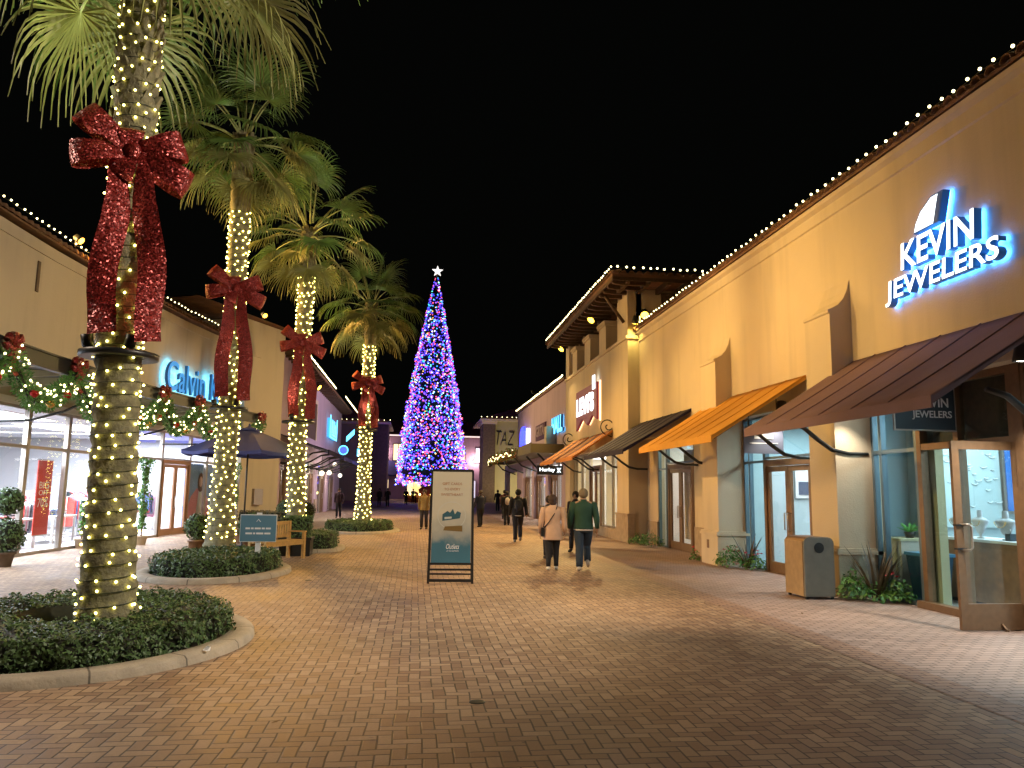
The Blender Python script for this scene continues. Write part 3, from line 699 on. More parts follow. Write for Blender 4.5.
# two narrow striped awnings with curled iron ends
for (a, b, lb) in ((27.6, 30.9, 'orange awning with dark stripes, near one'), (31.5, 34.9, 'orange awning with dark stripes, far one')):
    aw = awning(B2, a, b, XT - 0.003, 5.65, 3.95, 2.95, M['rust'], stripes=M['char'], ribs=4, label=lb)
    cmb = MB(); pts = [(XT - 0.15 - 0.28*math.cos(t_)*(1 - t_/9), (a if a < 30 else b) + 0.1, 4.08 + 0.28*math.sin(t_)*(1 - t_/9)) for t_ in [q*0.35 - 1.4 for q in range(26)]]
    cmb.tube([(XT - 0.02, (a if a < 30 else b) + 0.1, 3.7)] + pts[::-1][-1:] + pts, 0.022, 5); cmb.build('scroll', M['iron'], aw)

# ================================================================== RIGHT: low wing with lit signs (B3)
B3 = thing('low_shop_wing', 'low cream shop wing beyond the tower, carrying three lit signs', 'building', (XT, 45, 0))
m_ = MB(); m_.box(XT, XT + 0.3, 36.62, 54.4, 3.3, 7.1); m_.box(XT, XT + 0.3, 54.4, 62, 3.0, 3.6); m_.box(XT, XT + 0.3, 61, 62, 0, 3.0); m_.box(XT + 0.3, 12, 54.1, 54.4, 0, 7.1); m_.box(11.7, 12, 36.62, 54.1, 0, 7.1)
for a, b in ((36.62, 37.6), (41.6, 42.4), (46.6, 47.4), (51.5, 54.4)): m_.box(XT, XT + 0.3, a, b, 0, 3.3)
m_.build('wall', M['stucco_p'], B3)
m_ = MB(); m_.box(XT - 0.1, 12.1, 36.66, 54.5, 7.1, 7.22); m_.build('roof', M['tile'], B3)
m_ = MB(); m_.box(XT - 0.5, XT - 0.003, 39.2, 39.9, 3.9, 5.0); m_.build('pilaster_stub', M['stucco'], B3)
fr3 = Fr(XT + 0.2, 0, 0, 1, flip=True)
for a, b in ((37.6, 41.6), (42.4, 46.6), (47.4, 51.5)):
    window(B3, fr3, a, b - 1.9, 0.0, 3.3, M['alu'], M['glass'], mull=((a + b - 1.9)/2,), trans=(2.5,), fw_=0.07)
    door(B3, fr3, b - 1.8, b - 0.1, 2.4, M['bronze'], M['glass'], stile=0.16)
    window(B3, fr3, b - 1.88, b - 0.01, 2.56, 3.3, M['alu'], M['glass'])
room(B3, XT + 0.5, XT + 3.0, 37.0, 53.5, 3.25, M['white_wall'], M['shop_floor'])
for k_, y in enumerate((39.6, 44.5, 49.4)):
    ceiling_light(('light panel in the first shop of the low wing', 'light panel in the middle shop of the low wing', 'light panel in the last shop of the low wing')[k_], 8.6, y, 3.18, 1.0, 3.6, 130, (1.0, 0.92, 0.78))
roof_string('white bulbs along the flat roof edge of the low wing', along((XT - 0.14, 36.8, 7.30), (XT - 0.14, 54.3, 7.30), 0.18), 0.036)
# flat canopy with garland behind it
m_ = MB(); m_.box(5.55, XT - 0.003, 37.0, 41.6, 3.52, 3.95); m_.box(5.49, 5.55, 36.95, 41.65, 3.5, 4.0); cp = m_.build('canopy', mat('olive_canopy', (0.16, 0.13, 0.07), .7), B3)
for y in (37.4, 41.2): 
    m_ = MB(); m_.tube([(5.9, y, 3.5), (6.2, y, 3.2), (6.6, y, 2.75), (7.1, y, 2.6)], 0.05, 6); m_.build('strut', M['steel'], cp)
# curved canopy further on
m_ = MB(); n = 14; vs = []; arc = []
for i in range(n + 1):
    a = i / n; y = 41.9 + 17.5*a; x = 5.45 + 0.25*a - 0.25*math.sin(math.pi*a); arc.append((x, y))
poly = arc + [(XT - 0.003, 59.5), (XT - 0.003, 41.9)]
m_.prism(poly, 'z', 3.62, 3.9); cp2 = m_.build('canopy', bpy.data.materials['olive_canopy'], B3)
for i in (2, 6, 10):
    m_ = MB(); m_.tube([(arc[i][0] + 0.2, arc[i][1], 3.62), (arc[i][0] + 0.7, arc[i][1], 3.1), (arc[i][0] + 1.6, arc[i][1] + 0.1, 2.8)], 0.05, 6); m_.build('strut', M['steel'], cp2)
CANOPY2 = arc

# ================================================================== far right: gate block with handwritten-looking sign (B4)
B4 = thing('gate_block', 'olive block with dark stone pier and thin black TAZ lettering', 'building', (13, 106, 0))
m_ = MB(); m_.box(10.73, 26, 105, 118, 0, 11.0); m_.build('wall', M['stucco_g'], B4)
m_ = MB(); m_.box(9.0, 10.7, 104.7, 110, 0, 10.6); m_.box(8.9, 10.72, 104.6, 110, 0.0, 1.0); m_.build('pier', M['darkstone'], B4)
m_ = MB(); m_.box(8.6, 26.4, 104.3, 118, 11.0, 11.3); m_.box(8.8, 10.9, 104.5, 111, 10.6, 11.0); m_.build('cornice', M['stucco'], B4)
m_ = MB(); m_.add([(8.6,104.3,11.32),(26.4,104.3,11.32),(26.4,118,11.32),(8.6,118,11.32),(17.5,111,14.6)], [(0,3,2,1),(0,1,4),(1,2,4),(2,3,4),(3,0,4)]); m_.build('roof', M['tile'], B4)
lettering('TAZ', (12.1, 104.9, 8.7), 2.5, 1.9, '-y', 0.06, [M['black']], B4, name='lettering', shear=0.3, bold=-0.022)
roof_string('white bulbs along the cornice of the far gate block on the right', along((8.7, 104.2, 11.55), (17.0, 104.2, 11.55), 0.7), 0.05)
# far left twin
B8 = thing('gate_pier_block', 'dark stone gate pier block with lit cornice behind the palms', 'building', (-6, 106, 0))
m_ = MB(); m_.box(-7.0, -3.8, 104.7, 110, 0.0, 10.2); m_.build('pier', M['darkstone'], B8)
m_ = MB(); m_.box(-22, -7.02, 105, 118, 0, 10.2); m_.build('wall', M['stucco_g'], B8)
m_ = MB(); m_.box(-22.4, -3.5, 104.3, 118, 10.2, 10.5); m_.build('cornice', M['stucco'], B8)
m_ = MB(); m_.add([(-22.4,104.3,10.52),(-3.5,104.3,10.52),(-3.5,118,10.52),(-22.4,118,10.52),(-13,111,13.8)], [(0,3,2,1),(0,1,4),(1,2,4),(2,3,4),(3,0,4)]); m_.build('roof', M['tile'], B8)
roof_string('white bulbs along the cornice of the far gate block on the left', along((-10.0, 104.2, 10.75), (-3.6, 104.2, 10.75), 0.7), 0.05)

# ================================================================== far centre building behind the christmas tree (B9)
B9 = thing('far_building', 'two-storey shop building behind the christmas tree with balconied windows', 'building', (2, 128, 0))
m_ = MB(); m_.box(-14, 24, 128, 134, 0, 10.2); m_.build('wall', M['stucco_p'], B9)
m_ = MB(); m_.add([(-14.6,127.2,10.2),(24.6,127.2,10.2),(24.6,136,10.2),(-14.6,136,10.2),(-14.6,127.2,10.5),(24.6,127.2,10.5),(24,132,13.2),(-14,132,13.2),(24.6,136,10.5),(-14.6,136,10.5)],
      [(0,3,2,1),(0,1,5,4),(4,5,6,7),(7,6,8,9),(2,3,9,8),(1,2,8,6,5),(0,4,7,9,3)]); m_.build('roof', M['tile'], B9)
m_ = MB(); m_.box(-14.7, 24.7, 127.05, 127.18, 10.2, 10.4); m_.build('gutter_light', mat('gutter_light_strip', (1, .9, .8), .4, emit=(1, 0.82, 0.75), es=1.2), B9)
lit = mat('lit_window', (1, .8, .5), .4, emit=(1.0, 0.72, 0.38), es=1.6); litw = mat('lit_white_window', (1, 1, 1), .4, emit=(0.85, 0.8, 1.0), es=0.9)
for (x, z0_, z1_, mm) in ((-2.9, 6.2, 9.0, lit), (7.2, 6.0, 8.6, lit), (10.6, 6.0, 8.6, litw), (-7.5, 6.2, 8.8, lit)):
    m_ = MB(); m_.box(x - 0.9, x + 0.9, 127.93, 127.995, z0_, z1_); w_ = m_.build('window', M['timber'], B9)
    m_ = MB()
    for dx in (-0.41, 0.41): m_.box(x + dx - 0.36, x + dx + 0.36, 127.90, 127.92, z0_ + 0.1, z1_ - 0.1)
    m_.build('pane', mm, w_)
for x in (-5.4, -0.2, 4.0, 8.8, 11.8, 14.5):
    m_ = MB(); m_.box(x - 1.2, x + 1.2, 127.93, 127.995, 0.1, 3.3); w_ = m_.build('shop_window', M['alu'], B9)
    m_ = MB()
    for dx in (-0.55, 0.55): m_.box(x + dx - 0.5, x + dx + 0.5, 127.90, 127.92, 0.35, 3.1)
    m_.build('pane', litw if x > 5 else lit, w_)
m_ = MB(); m_.prism([(127.99, 6.2), (125.9, 3.9), (125.9, 3.6), (127.99, 5.9)], 'x', -5.9, -2.4); aw = m_.build('awning', M['navy'], B9); aw['label'] = 'navy awning'
for (x, z) in ((-5.6, 7.6), (6.8, 5.6), (9.8, 6.4)):
    t = thing('added_lantern', {-5.6: 'added lantern brightening the far wall beside the left gate pier', 6.8: 'added lantern brightening the far wall right of the christmas tree', 9.8: 'added lantern brightening the far wall next to the right gate pier'}[x], 'lantern', (x, 127.7, z), 'lanterns added to brighten the far building')
    m_ = MB(); m_.ball((x, 127.7, z), 0.32, seg=10, ring=6); m_.build('globe', mat('lantern_globe', (1, .8, .6), .4, emit=(1.0, 0.75, 0.55), es=2), t)
    m_ = MB(); m_.box(x - 0.05, x + 0.05, 127.7, 127.99, z + 0.3, z + 0.38); m_.build('bracket', M['iron'], t)
    lamp('POINT', (x, 127.2, z), (x, 0, z), 420, (1.0, 0.62, 0.66), t, size=0.3)  # pinkish lantern light added to brighten the far wall

# ================================================================== LEFT: curved shop building (B5)
NODES = [(4, -9.25), (10, -9.28), (14, -9.28), (17.7, -9.22), (20, -9.13), (22, -8.97), (24, -8.78), (26, -8.57), (28, -8.30), (30, -7.95), (32, -7.5)]
def wx(y):
    for (a, xa), (b, xb) in zip(NODES, NODES[1:]):
        if y <= b: return xa + (xb - xa) * (y - a) / (b - a)
    return NODES[-1][1]
B5 = thing('curved_shop_building', 'curved tan stucco shop building with glass front and steel canopy, nearest on the left-hand side', 'building', (-9.2, 20, 0))
def strip(mb, ys, off0, off1, z0, z1, mi=0):
    """band following the curved wall; off is distance towards the street"""
    n = len(ys); vs = []
    for y in ys:
        x = wx(y)
        vs += [(x + off0, y, z0), (x + off1, y, z0), (x + off1, y, z1), (x + off0, y, z1)]
    fs = []
    for i in range(n - 1):
        a, b = 4*i, 4*(i+1)
        for j in range(4): fs.append((a+j, a+(j+1) % 4, b+(j+1) % 4, b+j))
    fs += [(3, 2, 1, 0), (4*n-4, 4*n-3, 4*n-2, 4*n-1)]
    mb.add(vs, fs, mi)
YS = [4 + i for i in range(29)]
m_ = MB(); strip(m_, YS, -0.3, 0, 3.5, 7.5); m_.build('wall', M['stucco_l'], B5)
m_ = MB(); strip(m_, YS, 0.0, 0.035, 7.22, 7.5); m_.build('cornice', M['stucco_l'], B5)
m_ = MB(); strip(m_, YS, -8.0, 0.2, 7.56, 7.60)
n = 104
for i in range(n):
    y = 4.1 + i*0.268; x = wx(y)
    m_.add([(x + xx, y + 0.1*math.cos(math.pi*j/6), 7.6 + 0.1*math.sin(math.pi*j/6) + (0.12 if xx < 0 else 0)) for xx in (0.27, -0.5) for j in range(7)],
           [(j, j+1, j+8, j+7) for j in range(6)] + [tuple(range(7)), tuple(range(13, 6, -1))], 0, True)
m_.build('roof', M['tile'], B5)
MU = [4.2, 6.4, 8.6, 10.8, 13.0, 14.6, 16.2, 17.9, 19.6, 21.45, 23.2, 25.0, 27.15]
for a, b in zip(MU, MU[1:]):
    f5 = Fr(wx(a), a, wx(b) - wx(a), b - a); L = math.hypot(wx(b) - wx(a), b - a)
    window(B5, f5, 0.0, L, 0.0, 3.5, M['alu'], M['glass'], trans=(2.56,), fw_=0.075, dep=0.1)
f5 = Fr(wx(27.15), 27.15, wx(29.2) - wx(27.15), 2.05); L = math.hypot(wx(29.2) - wx(27.15), 2.05)
door(B5, f5, 0.1, L - 0.1, 2.42, mat('brown_door_frame', (0.32, 0.17, 0.09), 0.45), M['glass'])
window(B5, f5, 0.0, L, 2.57, 3.5, M['alu'], M['glass'])
for a, b in ((29.2, 30.5), (30.5, 31.9)):
    f5 = Fr(wx(a), a, wx(b) - wx(a), b - a); L = math.hypot(wx(b) - wx(a), b - a)
    window(B5, f5, 0.0, L, 0.0, 3.5, M['alu'], M['glass'], trans=(2.56,), fw_=0.07)
# white header band over the glass
m_ = MB(); strip(m_, YS[1:], 0.0, 0.03, 3.5, 3.66); m_.build('header', M['white'], B5)
# interior
m_ = MB(); m_.box(-18, -17.9, 4, 33, 0, 3.6); m_.box(-17.9, -9.6, 4.0, 4.1, 0, 3.6); m_.box(-17.9, -8.0, 32.6, 32.7, 0, 3.6)
strip(m_, [5 + i for i in range(28)], -8.6, -0.13, 3.46, 3.49); strip(m_, [5 + i for i in range(28)], -8.6, -0.11, 0.006, 0.012, 1)
m_.build('interior_wall', [M['white_wall'], M['shop_floor']], B5)
for k_, (x, y) in enumerate(((-11.2, 13.5), (-11.2, 17.5), (-11.0, 21.5), (-10.8, 25.5), (-10.2, 29.6))):
    ceiling_light('broad white light panel on the ceiling of the glass-fronted shop, %s from the near end' % ('first', 'second', 'third', 'fourth', 'fifth')[k_], x, y, 3.44, 2.0, 2.8, 880, (0.78, 0.87, 1.0), 'light panels in the glass-fronted shop')
for k_, y in enumerate((12.5, 15.5, 18.5, 21.5, 24.5, 27.5)):
    t = thing('track_light', 'linear ceiling lamp running across the glass-fronted shop, %s from the near end' % ('first', 'second', 'third', 'fourth', 'fifth', 'sixth')[k_], 'ceiling light', (-13, y, 3.4), 'linear lamps in the glass-fronted shop')
    m_ = MB(); m_.box(-17, -9.8, y - 0.05, y + 0.05, 3.38, 3.42); m_.build('housing', M['white'], t)
    m_ = MB(); m_.box(-16.9, -9.9, y - 0.04, y + 0.04, 3.36, 3.378); m_.build('diffuser', M['panel'], t)

# steel canopy following the curve
CE = [(9.0, -6.95), (11, -6.95), (13.6, -6.93), (15.3, -6.9), (17, -6.8), (19.4, -6.62), (21.5, -6.35), (23.4, -6.05), (25.5, -5.65), (27.5, -5.2)]
def cx(y):
    for (a, xa), (b, xb) in zip(CE, CE[1:]):
        if y <= b: return xa + (xb - xa) * (y - a) / (b - a)
    return CE[-1][1]
CY = [9 + 0.5*i for i in range(38)]
def cstrip(mb, f0, f1, z0, z1, ys=CY):
    n = len(ys); vs = []
    for y in ys:
        a, b = f0(y), f1(y); vs += [(a, y, z0), (b, y, z0), (b, y, z1), (a, y, z1)]
    fs = []
    for i in range(n - 1):
        a, b = 4*i, 4*(i+1)
        for j in range(4): fs.append((a+j, a+(j+1) % 4, b+(j+1) % 4, b+j))
    fs += [(3, 2, 1, 0), (4*n-4, 4*n-3, 4*n-2, 4*n-1)]
    mb.add(vs, fs)
m_ = MB(); cstrip(m_, lambda y: wx(y) + 0.003, lambda y: cx(y) - 0.08, 3.98, 4.03); cano = m_.build('canopy', M['steel'], B5)
m_ = MB(); cstrip(m_, lambda y: cx(y) - 0.08, cx, 3.86, 4.1); cstrip(m_, lambda y: cx(y) - 0.02, lambda y: cx(y) + 0.03, 4.1, 4.14); cstrip(m_, lambda y: cx(y) - 0.10, lambda y: cx(y) + 0.03, 3.82, 3.86); m_.build('fascia', M['steel'], cano)
for y in [9.6 + 1.15*i for i in range(16)]:
    m_ = MB(); a, b = wx(y) + 0.01, cx(y) - 0.09
    m_.prism([(a, 3.74), (b, 3.90), (b, 3.979), (a, 3.979)], 'y', y, y + 0.06); m_.build('beam', M['stucco_g'], cano)
for y in (10.8, 13.0, 18.2, 23.2, 27.0):
    m_ = MB(); a, b = wx(y), cx(y)
    m_.tube([(b - 0.1, y, 3.84), (b - 0.5, y, 3.62), (b - 1.1, y, 3.3), (b - 1.8, y, 3.08), (a + 0.02, y, 3.05)], 0.03, 6); m_.build('strut', M['steel'], cano)
roof_string('white bulbs along the curved tiled roof edge on the left', [(wx(y) + 0.24 + rnd.uniform(-.012, .012), y, 7.84 + rnd.uniform(-.02, .018)) for y in [8 + 0.27*i + rnd.uniform(-.03, .03) for i in range(88)]], 0.024)
# slot vent in wall
m_ = MB(); m_.box(wx(19.3) + 0.001, wx(19.3) + 0.03, 19.2, 19.32, 6.25, 7.0); m_.build('vent', M['darkstone'], B5)

# corner block (B6)
B6 = thing('corner_block', 'plain tan corner block with projecting pilaster and dark hip roof, behind the umbrella', 'building', (-7, 33, 0))
f6 = Fr(-7.12, 32.0, 1.2, 2.7)
m_ = MB(); f6.box(m_, 0, 2.95, -4, 0, 0, 8.55); m_.build('wall', M['stucco_l'], B6)
m_ = MB(); f6.box(m_, 0.0, 0.85, 0.003, 0.22, 0, 7.0); f6.box(m_, -0.05, 0.9, 0.003, 0.27, 7.0, 7.12); m_.build('pilaster', M['stucco_l'], B6)
m_ = MB(); P6 = f6.P
m_.add([P6(-3.4, 0.5, 8.6), P6(3.1, 0.3, 8.6), P6(3.1, -4, 8.6), P6(-3.4, -4, 8.6), P6(0, -3, 9.7), P6(2.5, -3.4, 9.7)], [(0,3,2,1),(0,1,5,4),(1,2,5),(2,3,4,5),(3,0,4)]); m_.build('roof', M['tile'], B6)
m_ = MB(); f6.box(m_, 1.1, 1.7, 0.003, 0.16, 0.95, 1.6); m_.build('meter_box', M['alu'], B6)

# left building further on, with tower eave and purple light put into the wall colour (B7)
B7 = thing('signed_shop_building', 'shop building with deep timber eave and cyan sign, behind the third palm', 'building', (-6.3, 50, 0))
m_ = MB(); m_.box(-6.6, -6.3, 36.6, 66, 3.2, 8.0); m_.box(-16, -6.6, 36.6, 36.9, 0, 8.0); m_.box(-16, -6.6, 65.7, 66, 0, 8.0)
for a, b in ((36.6, 37.4), (39.6, 41), (44.6, 46.0), (50, 51.5), (56, 58), (62, 66)): m_.box(-6.6, -6.3, a, b, 0, 3.2)
m_.build('wall', M['stucco_p'], B7)
m_ = MB(); m_.add([(-5.5,36.0,8.02),(-5.5,66.5,8.02),(-16,66.5,8.02),(-16,36.0,8.02),(-5.5,36.0,8.14),(-5.5,66.5,8.14),(-10.5,63,10.0),(-10.5,39.5,10.0),(-16,66.5,8.14),(-16,36.0,8.14)],
      [(0,1,2,3),(0,4,5,1),(4,7,6,5),(1,5,8,2),(5,6,8),(8,6,7,9),(9,7,4),(3,9,4,0),(2,8,9,3)]); m_.build('roof', M['tile'], B7)
m_ = MB()
for i in range(36): m_ = MB(); m_.prism([(-5.54, 7.92), (-5.6, 7.86), (-6.3, 7.80), (-6.3, 8.015), (-5.54, 8.015)], 'y', 36.3 + 0.85*i, 36.45 + 0.85*i); m_.build('rafter', M['timber'], B7)
roof_string('white bulbs along the long eave on the left, beyond the third palm', along((-5.42, 36.1, 8.24), (-5.42, 52.0, 8.24), 0.2), 0.036)
roof_string('white bulbs along the far stepped eave on the left', along((-5.0, 54.5, 8.0), (-5.0, 66.0, 8.0), 0.2), 0.036)
m_ = MB()
for q_ in ((-6.298, -6.24, 44.0, 44.3, 4.6, 7.1), (-6.298, -6.24, 49.4, 49.7, 4.6, 7.1), (-6.298, -6.24, 44.3, 49.4, 6.85, 7.1)):
    m_ = MB(); m_.box(*q_); m_.build('window_surround', M['stucco'], B7)
m_ = MB(); m_.box(-6.299, -6.28, 44.3, 49.4, 4.6, 6.85); m_.build('window', M['timber'], B7)
f7 = Fr(-6.42, 0, 0, 1)
for a, b in ((37.4, 39.6), (41, 44.6), (46.0, 50), (51.5, 56), (58, 62)):
    if b - a > 3: 
        window(B7, f7, a, b - 1.7, 0, 3.2, M['alu'], M['glass'], trans=(2.5,), fw_=0.07); door(B7, f7, b - 1.6, b - 0.1, 2.4, M['bronze'], M['glass']); window(B7, f7, b - 1.69, b - 0.01, 2.56, 3.2, M['alu'], M['glass'])
    else:
        door(B7, f7, a + 0.1, b - 0.1, 2.6, M['bronze'], M['glass'])
        window(B7, f7, a + 0.01, b - 0.01, 2.76, 3.2, M['alu'], M['glass'])
m_ = MB(); m_.box(-6.9, -6.8, 36.95, 65.6, 0, 3.3); m_.box(-9.4, -9.3, 41, 62, 0, 3.3); m_.build('interior_wall', M['white_wall'], B7)
for q_ in ((-6.35, -6.22, 39.7, 40.9, 0.004, 0.95), (-6.35, -6.22, 44.7, 45.9, 0.004, 0.95), (-6.35, -6.22, 50.1, 51.4, 0.004, 0.95)):
    m_ = MB(); m_.box(*q_); m_.build('dado', M['stone'], B7)
# awning frames on that side
for k_, (a, b) in enumerate(((37.0, 43.6), (44.4, 50.4), (51.2, 58.0))):
    m_ = MB(); m_.add([(-6.297, a, 4.15), (-4.1, a, 3.45), (-4.1, b, 3.45), (-6.297, b, 4.15), (-6.297, a, 4.11), (-4.1, a, 3.41), (-4.1, b, 3.41), (-6.297, b, 4.11)],
        [(0,1,2,3),(7,6,5,4),(0,4,5,1),(1,5,6,2),(2,6,7,3),(3,7,4,0)])
    m_.box(-4.1, -4.05, a, b, 3.25, 3.46); aw = m_.build('awning', (M['char'], M['char'], M['navy'])[k_], B7); aw['label'] = ('charcoal awning, nearest', 'charcoal awning, middle', 'navy awning, farthest')[k_]
    for y in (a + 0.2, (a+b)/2, b - 0.2):
        m_ = MB(); m_.tube([(-4.2, y, 3.4), (-4.8, y, 3.3), (-5.3, y, 3.0), (-5.8, y, 2.8), (-6.28, y, 2.8)], 0.045, 6); m_.build('strut', M['steel'], aw)
for k_, (y, z) in enumerate(((45.2, 2.5), (49.0, 2.6), (52.2, 3.2), (56, 2.55))):
    t = thing('hanging_lamp', ('white globe lamp under the first charcoal awning', 'white globe lamp between the first two charcoal awnings', 'white globe lamp under the second charcoal awning', 'white globe lamp under the navy awning')[k_], 'lamp', (-5.3, y, z), 'globe lamps under the left awnings')
    m_ = MB(); m_.ball((-5.3, y, z), 0.14, seg=12, ring=8); m_.build('globe', mat('globe_glass', (1, 1, .95), .4, emit=(1, 0.85, 0.6), es=3, sampling='NONE') if k_ == 0 else bpy.data.materials['globe_glass'], t)
    m_ = MB(); m_.tube([(-5.3, y, z + 0.16), (-5.3, y, z + 1.0)], 0.012, 5); m_.build('stem', M['iron'], t)
    lamp('POINT', (-5.3, y, z - 0.05), (0, 0, 0), 240, (1.0, 0.86, 0.66), t, size=0.17)

# ================================================================== signs
def sign(name, label, loc, group='lit shop signs on the building walls'): return thing(name, label, 'sign', loc, group)
# big lit sign on the right, nearest
S1 = sign('wall_sign', 'white and blue lit jewellery shop sign with faceted emblem on the nearest right-hand wall', (XW, 9.9, 5))
FB = FACE['-x']
def lit_letters(body, c, W, H, par, front, back, side, bold=0.012, facing='-x', depth=0.12, gap=0.05, **k):
    F = FACE[facing] if isinstance(facing, str) else facing
    nrm = F @ Vector((0, 0, 1))
    c = Vector(c)
    lettering(body, c + nrm * gap, W, H, facing, depth, [front, side, back], par, bold=bold, **k)
lit_letters('KEVIN', (XW, 9.96, 5.36), 1.62, 0.42, S1, M['neon_w'], M['neon_b'], M['sign_side'], bold=0.015, shear=0.08)
lit_letters('JEWELERS', (XW, 9.98, 4.87), 2.45, 0.40, S1, M['neon_w'], M['neon_b'], M['sign_side'], bold=0.015, shear=0.08)
m_ = MB()
emb = [(10.42, 5.62), (10.38, 5.74), (10.24, 5.92), (9.98, 6.06), (9.72, 6.06), (9.86, 5.63)]
m_.prism(emb, 'x', XW - 0.17, XW - 0.05, 1); n0 = len(m_.f)
m_.prism([(10.39, 5.64), (10.35, 5.745), (10.22, 5.90), (9.97, 6.035), (9.83, 6.035), (9.97, 5.64)], 'x', XW - 0.178, XW - 0.172, 0)
m_.prism([(9.96, 5.635), (9.84, 6.03), (9.755, 6.03), (9.875, 5.635)], 'x', XW - 0.176, XW - 0.1721, 3)
m_.prism(emb, 'x', XW - 0.048, XW - 0.04, 2)
m_.build('emblem', [M['neon_w'], M['sign_side'], M['neon_b'], M['sign_side']], S1)
# hanging sign below the maroon awning
S2 = sign('hanging_sign', 'dark navy KEVIN JEWELERS board hanging under the maroon awning', (7.1, 9.95, 3), 'hanging boards under the right awnings')
m_ = MB(); m_.box(6.62, 7.52, 9.96, 10.0, 2.62, 3.22); m_.build('board', M['navy_p'], S2)
m_ = MB(); m_.box(6.60, 7.54, 9.965, 9.995, 2.60, 2.62); m_.box(6.60, 7.54, 9.965, 9.995, 3.22, 3.24); m_.box(6.60, 6.62, 9.965, 9.995, 2.62, 3.22); m_.box(7.52, 7.54, 9.965, 9.995, 2.62, 3.22); m_.build('frame', M['alu'], S2)
lettering('KEVIN', (7.20, 9.958, 3.0), 0.45, 0.13, '-y', 0.006, [M['text_w']], S2, bold=0.01)
lettering('JEWELERS', (7.17, 9.958, 2.82), 0.60, 0.13, '-y', 0.006, [M['text_w']], S2, bold=0.01)
m_ = MB(); m_.tube([(6.8, 9.98, 3.24), (6.8, 9.98, 3.45)], 0.01, 5); m_.tube([(7.4, 9.98, 3.24), (7.4, 9.98, 3.78)], 0.01, 5); m_.build('hanger', M['iron'], S2)
# second hanging sign behind the orange awning
S3 = sign('hanging_sign', 'grey board with two lines of small lettering hanging before the second shop front', (7.0, 14.9, 2.7), 'hanging boards under the right awnings')
m_ = MB(); m_.box(6.58, 7.42, 14.9, 14.94, 2.50, 3.05); m_.build('board', mat('slate_board', (0.10, 0.11, 0.16), 0.5), S3)
m_ = MB(); m_.box(6.7, 7.3, 14.892, 14.899, 2.70, 2.72); m_.box(6.8, 7.2, 14.892, 14.899, 2.8, 2.9); m_.build('lettering', M['text_w'], S3)
m_ = MB(); m_.tube([(6.7, 14.92, 3.05), (6.7, 14.92, 3.4)], 0.01, 5); m_.build('hanger', M['iron'], S3); m_ = MB(); m_.tube([(7.3, 14.92, 3.05), (7.3, 14.92, 3.78)], 0.01, 5); m_.build('hanger', M['iron'], S3)
# red banner-shaped sign on the tower
S4 = sign('wall_sign', 'dark red banner-shaped lit sign with white lettering on the tower wall', (XT, 31.4, 5.5))
pts = [(33.4, 6.0), (29.5, 6.0), (29.5, 4.5), (30.3, 4.75), (31.2, 4.4), (32.2, 4.75), (33.4, 4.3)]
m_ = MB(); m_.prism(pts, 'x', XT - 0.16, XT - 0.06); m_.build('panel', mat('oxblood_panel', (0.12, 0.012, 0.02), 0.5, emit=(0.16, 0.01, 0.03), es=0.5), S4)
m_ = MB(); m_.prism([(y + (0.06 if y < 31 else -0.06), z - 0.0) for y, z in pts], 'x', XT - 0.05, XT - 0.04); m_.build('glow_backing', mat('warm_glow', (1, .7, .4), .4, emit=(1, 0.62, 0.35), es=3), S4)
m_ = MB(); m_.box(XT - 0.05, XT - 0.02, 29.38, 29.47, 4.45, 6.05); m_.build('edge_light', bpy.data.materials['warm_glow'], S4)
lettering("LEVI'S", (XT - 0.165, 31.6, 5.3), 3.3, 0.8, '-x', 0.02, [M['neon_w']], S4, bold=0.05)
m_ = MB(); m_.prism([(30.1, 5.75), (29.7, 5.75), (29.7, 6.3), (30.1, 6.3)], 'x', XT - 0.2, XT - 0.165); m_.build('tab', M['neon_w'], S4)
S5 = sign('wall_sign', 'cyan lit sign of three stacked letters on the low wing, nearest to the tower', (XT, 38, 5))
m_ = MB(); lit_letters('HALL', (XT, 38.1, 5.0), 2.9, 0.85, S5, M['neon_c'], M['neon_c'], M['sign_side'], bold=0.04)
S6 = sign('wall_sign', 'dark red lettered sign on a brown panel, middle of the low wing', (XT, 44, 5))
m_ = MB(); m_.box(XT - 0.08, XT - 0.003, 42.2, 45.6, 4.6, 5.5); m_.build('panel', mat('brown_panel', (0.09, 0.03, 0.025), 0.5), S6)
lettering('GRTA', (XT - 0.085, 43.9, 5.1), 2.9, 0.6, '-x', 0.02, [mat('dim_letter', (0.5, 0.4, 0.4), .5)], S6, bold=0.02)
S7 = sign('wall_sign', 'deep blue glowing sign at the far end of the low wing', (XT, 50.3, 5))
m_ = MB(); m_.prism([(51.9, 4.55), (48.8, 4.5), (48.5, 5.5), (50.2, 5.6), (50.4, 5.85), (51.2, 5.8), (51.7, 5.5)], 'x', XT - 0.2, XT - 0.05); m_.build('panel', M['neon_deep'], S7)
m_ = MB(); m_.box(XT - 0.25, XT - 0.04, 48.2, 48.45, 4.4, 5.6); m_.build('edge_light', M['neon_w'], S7)
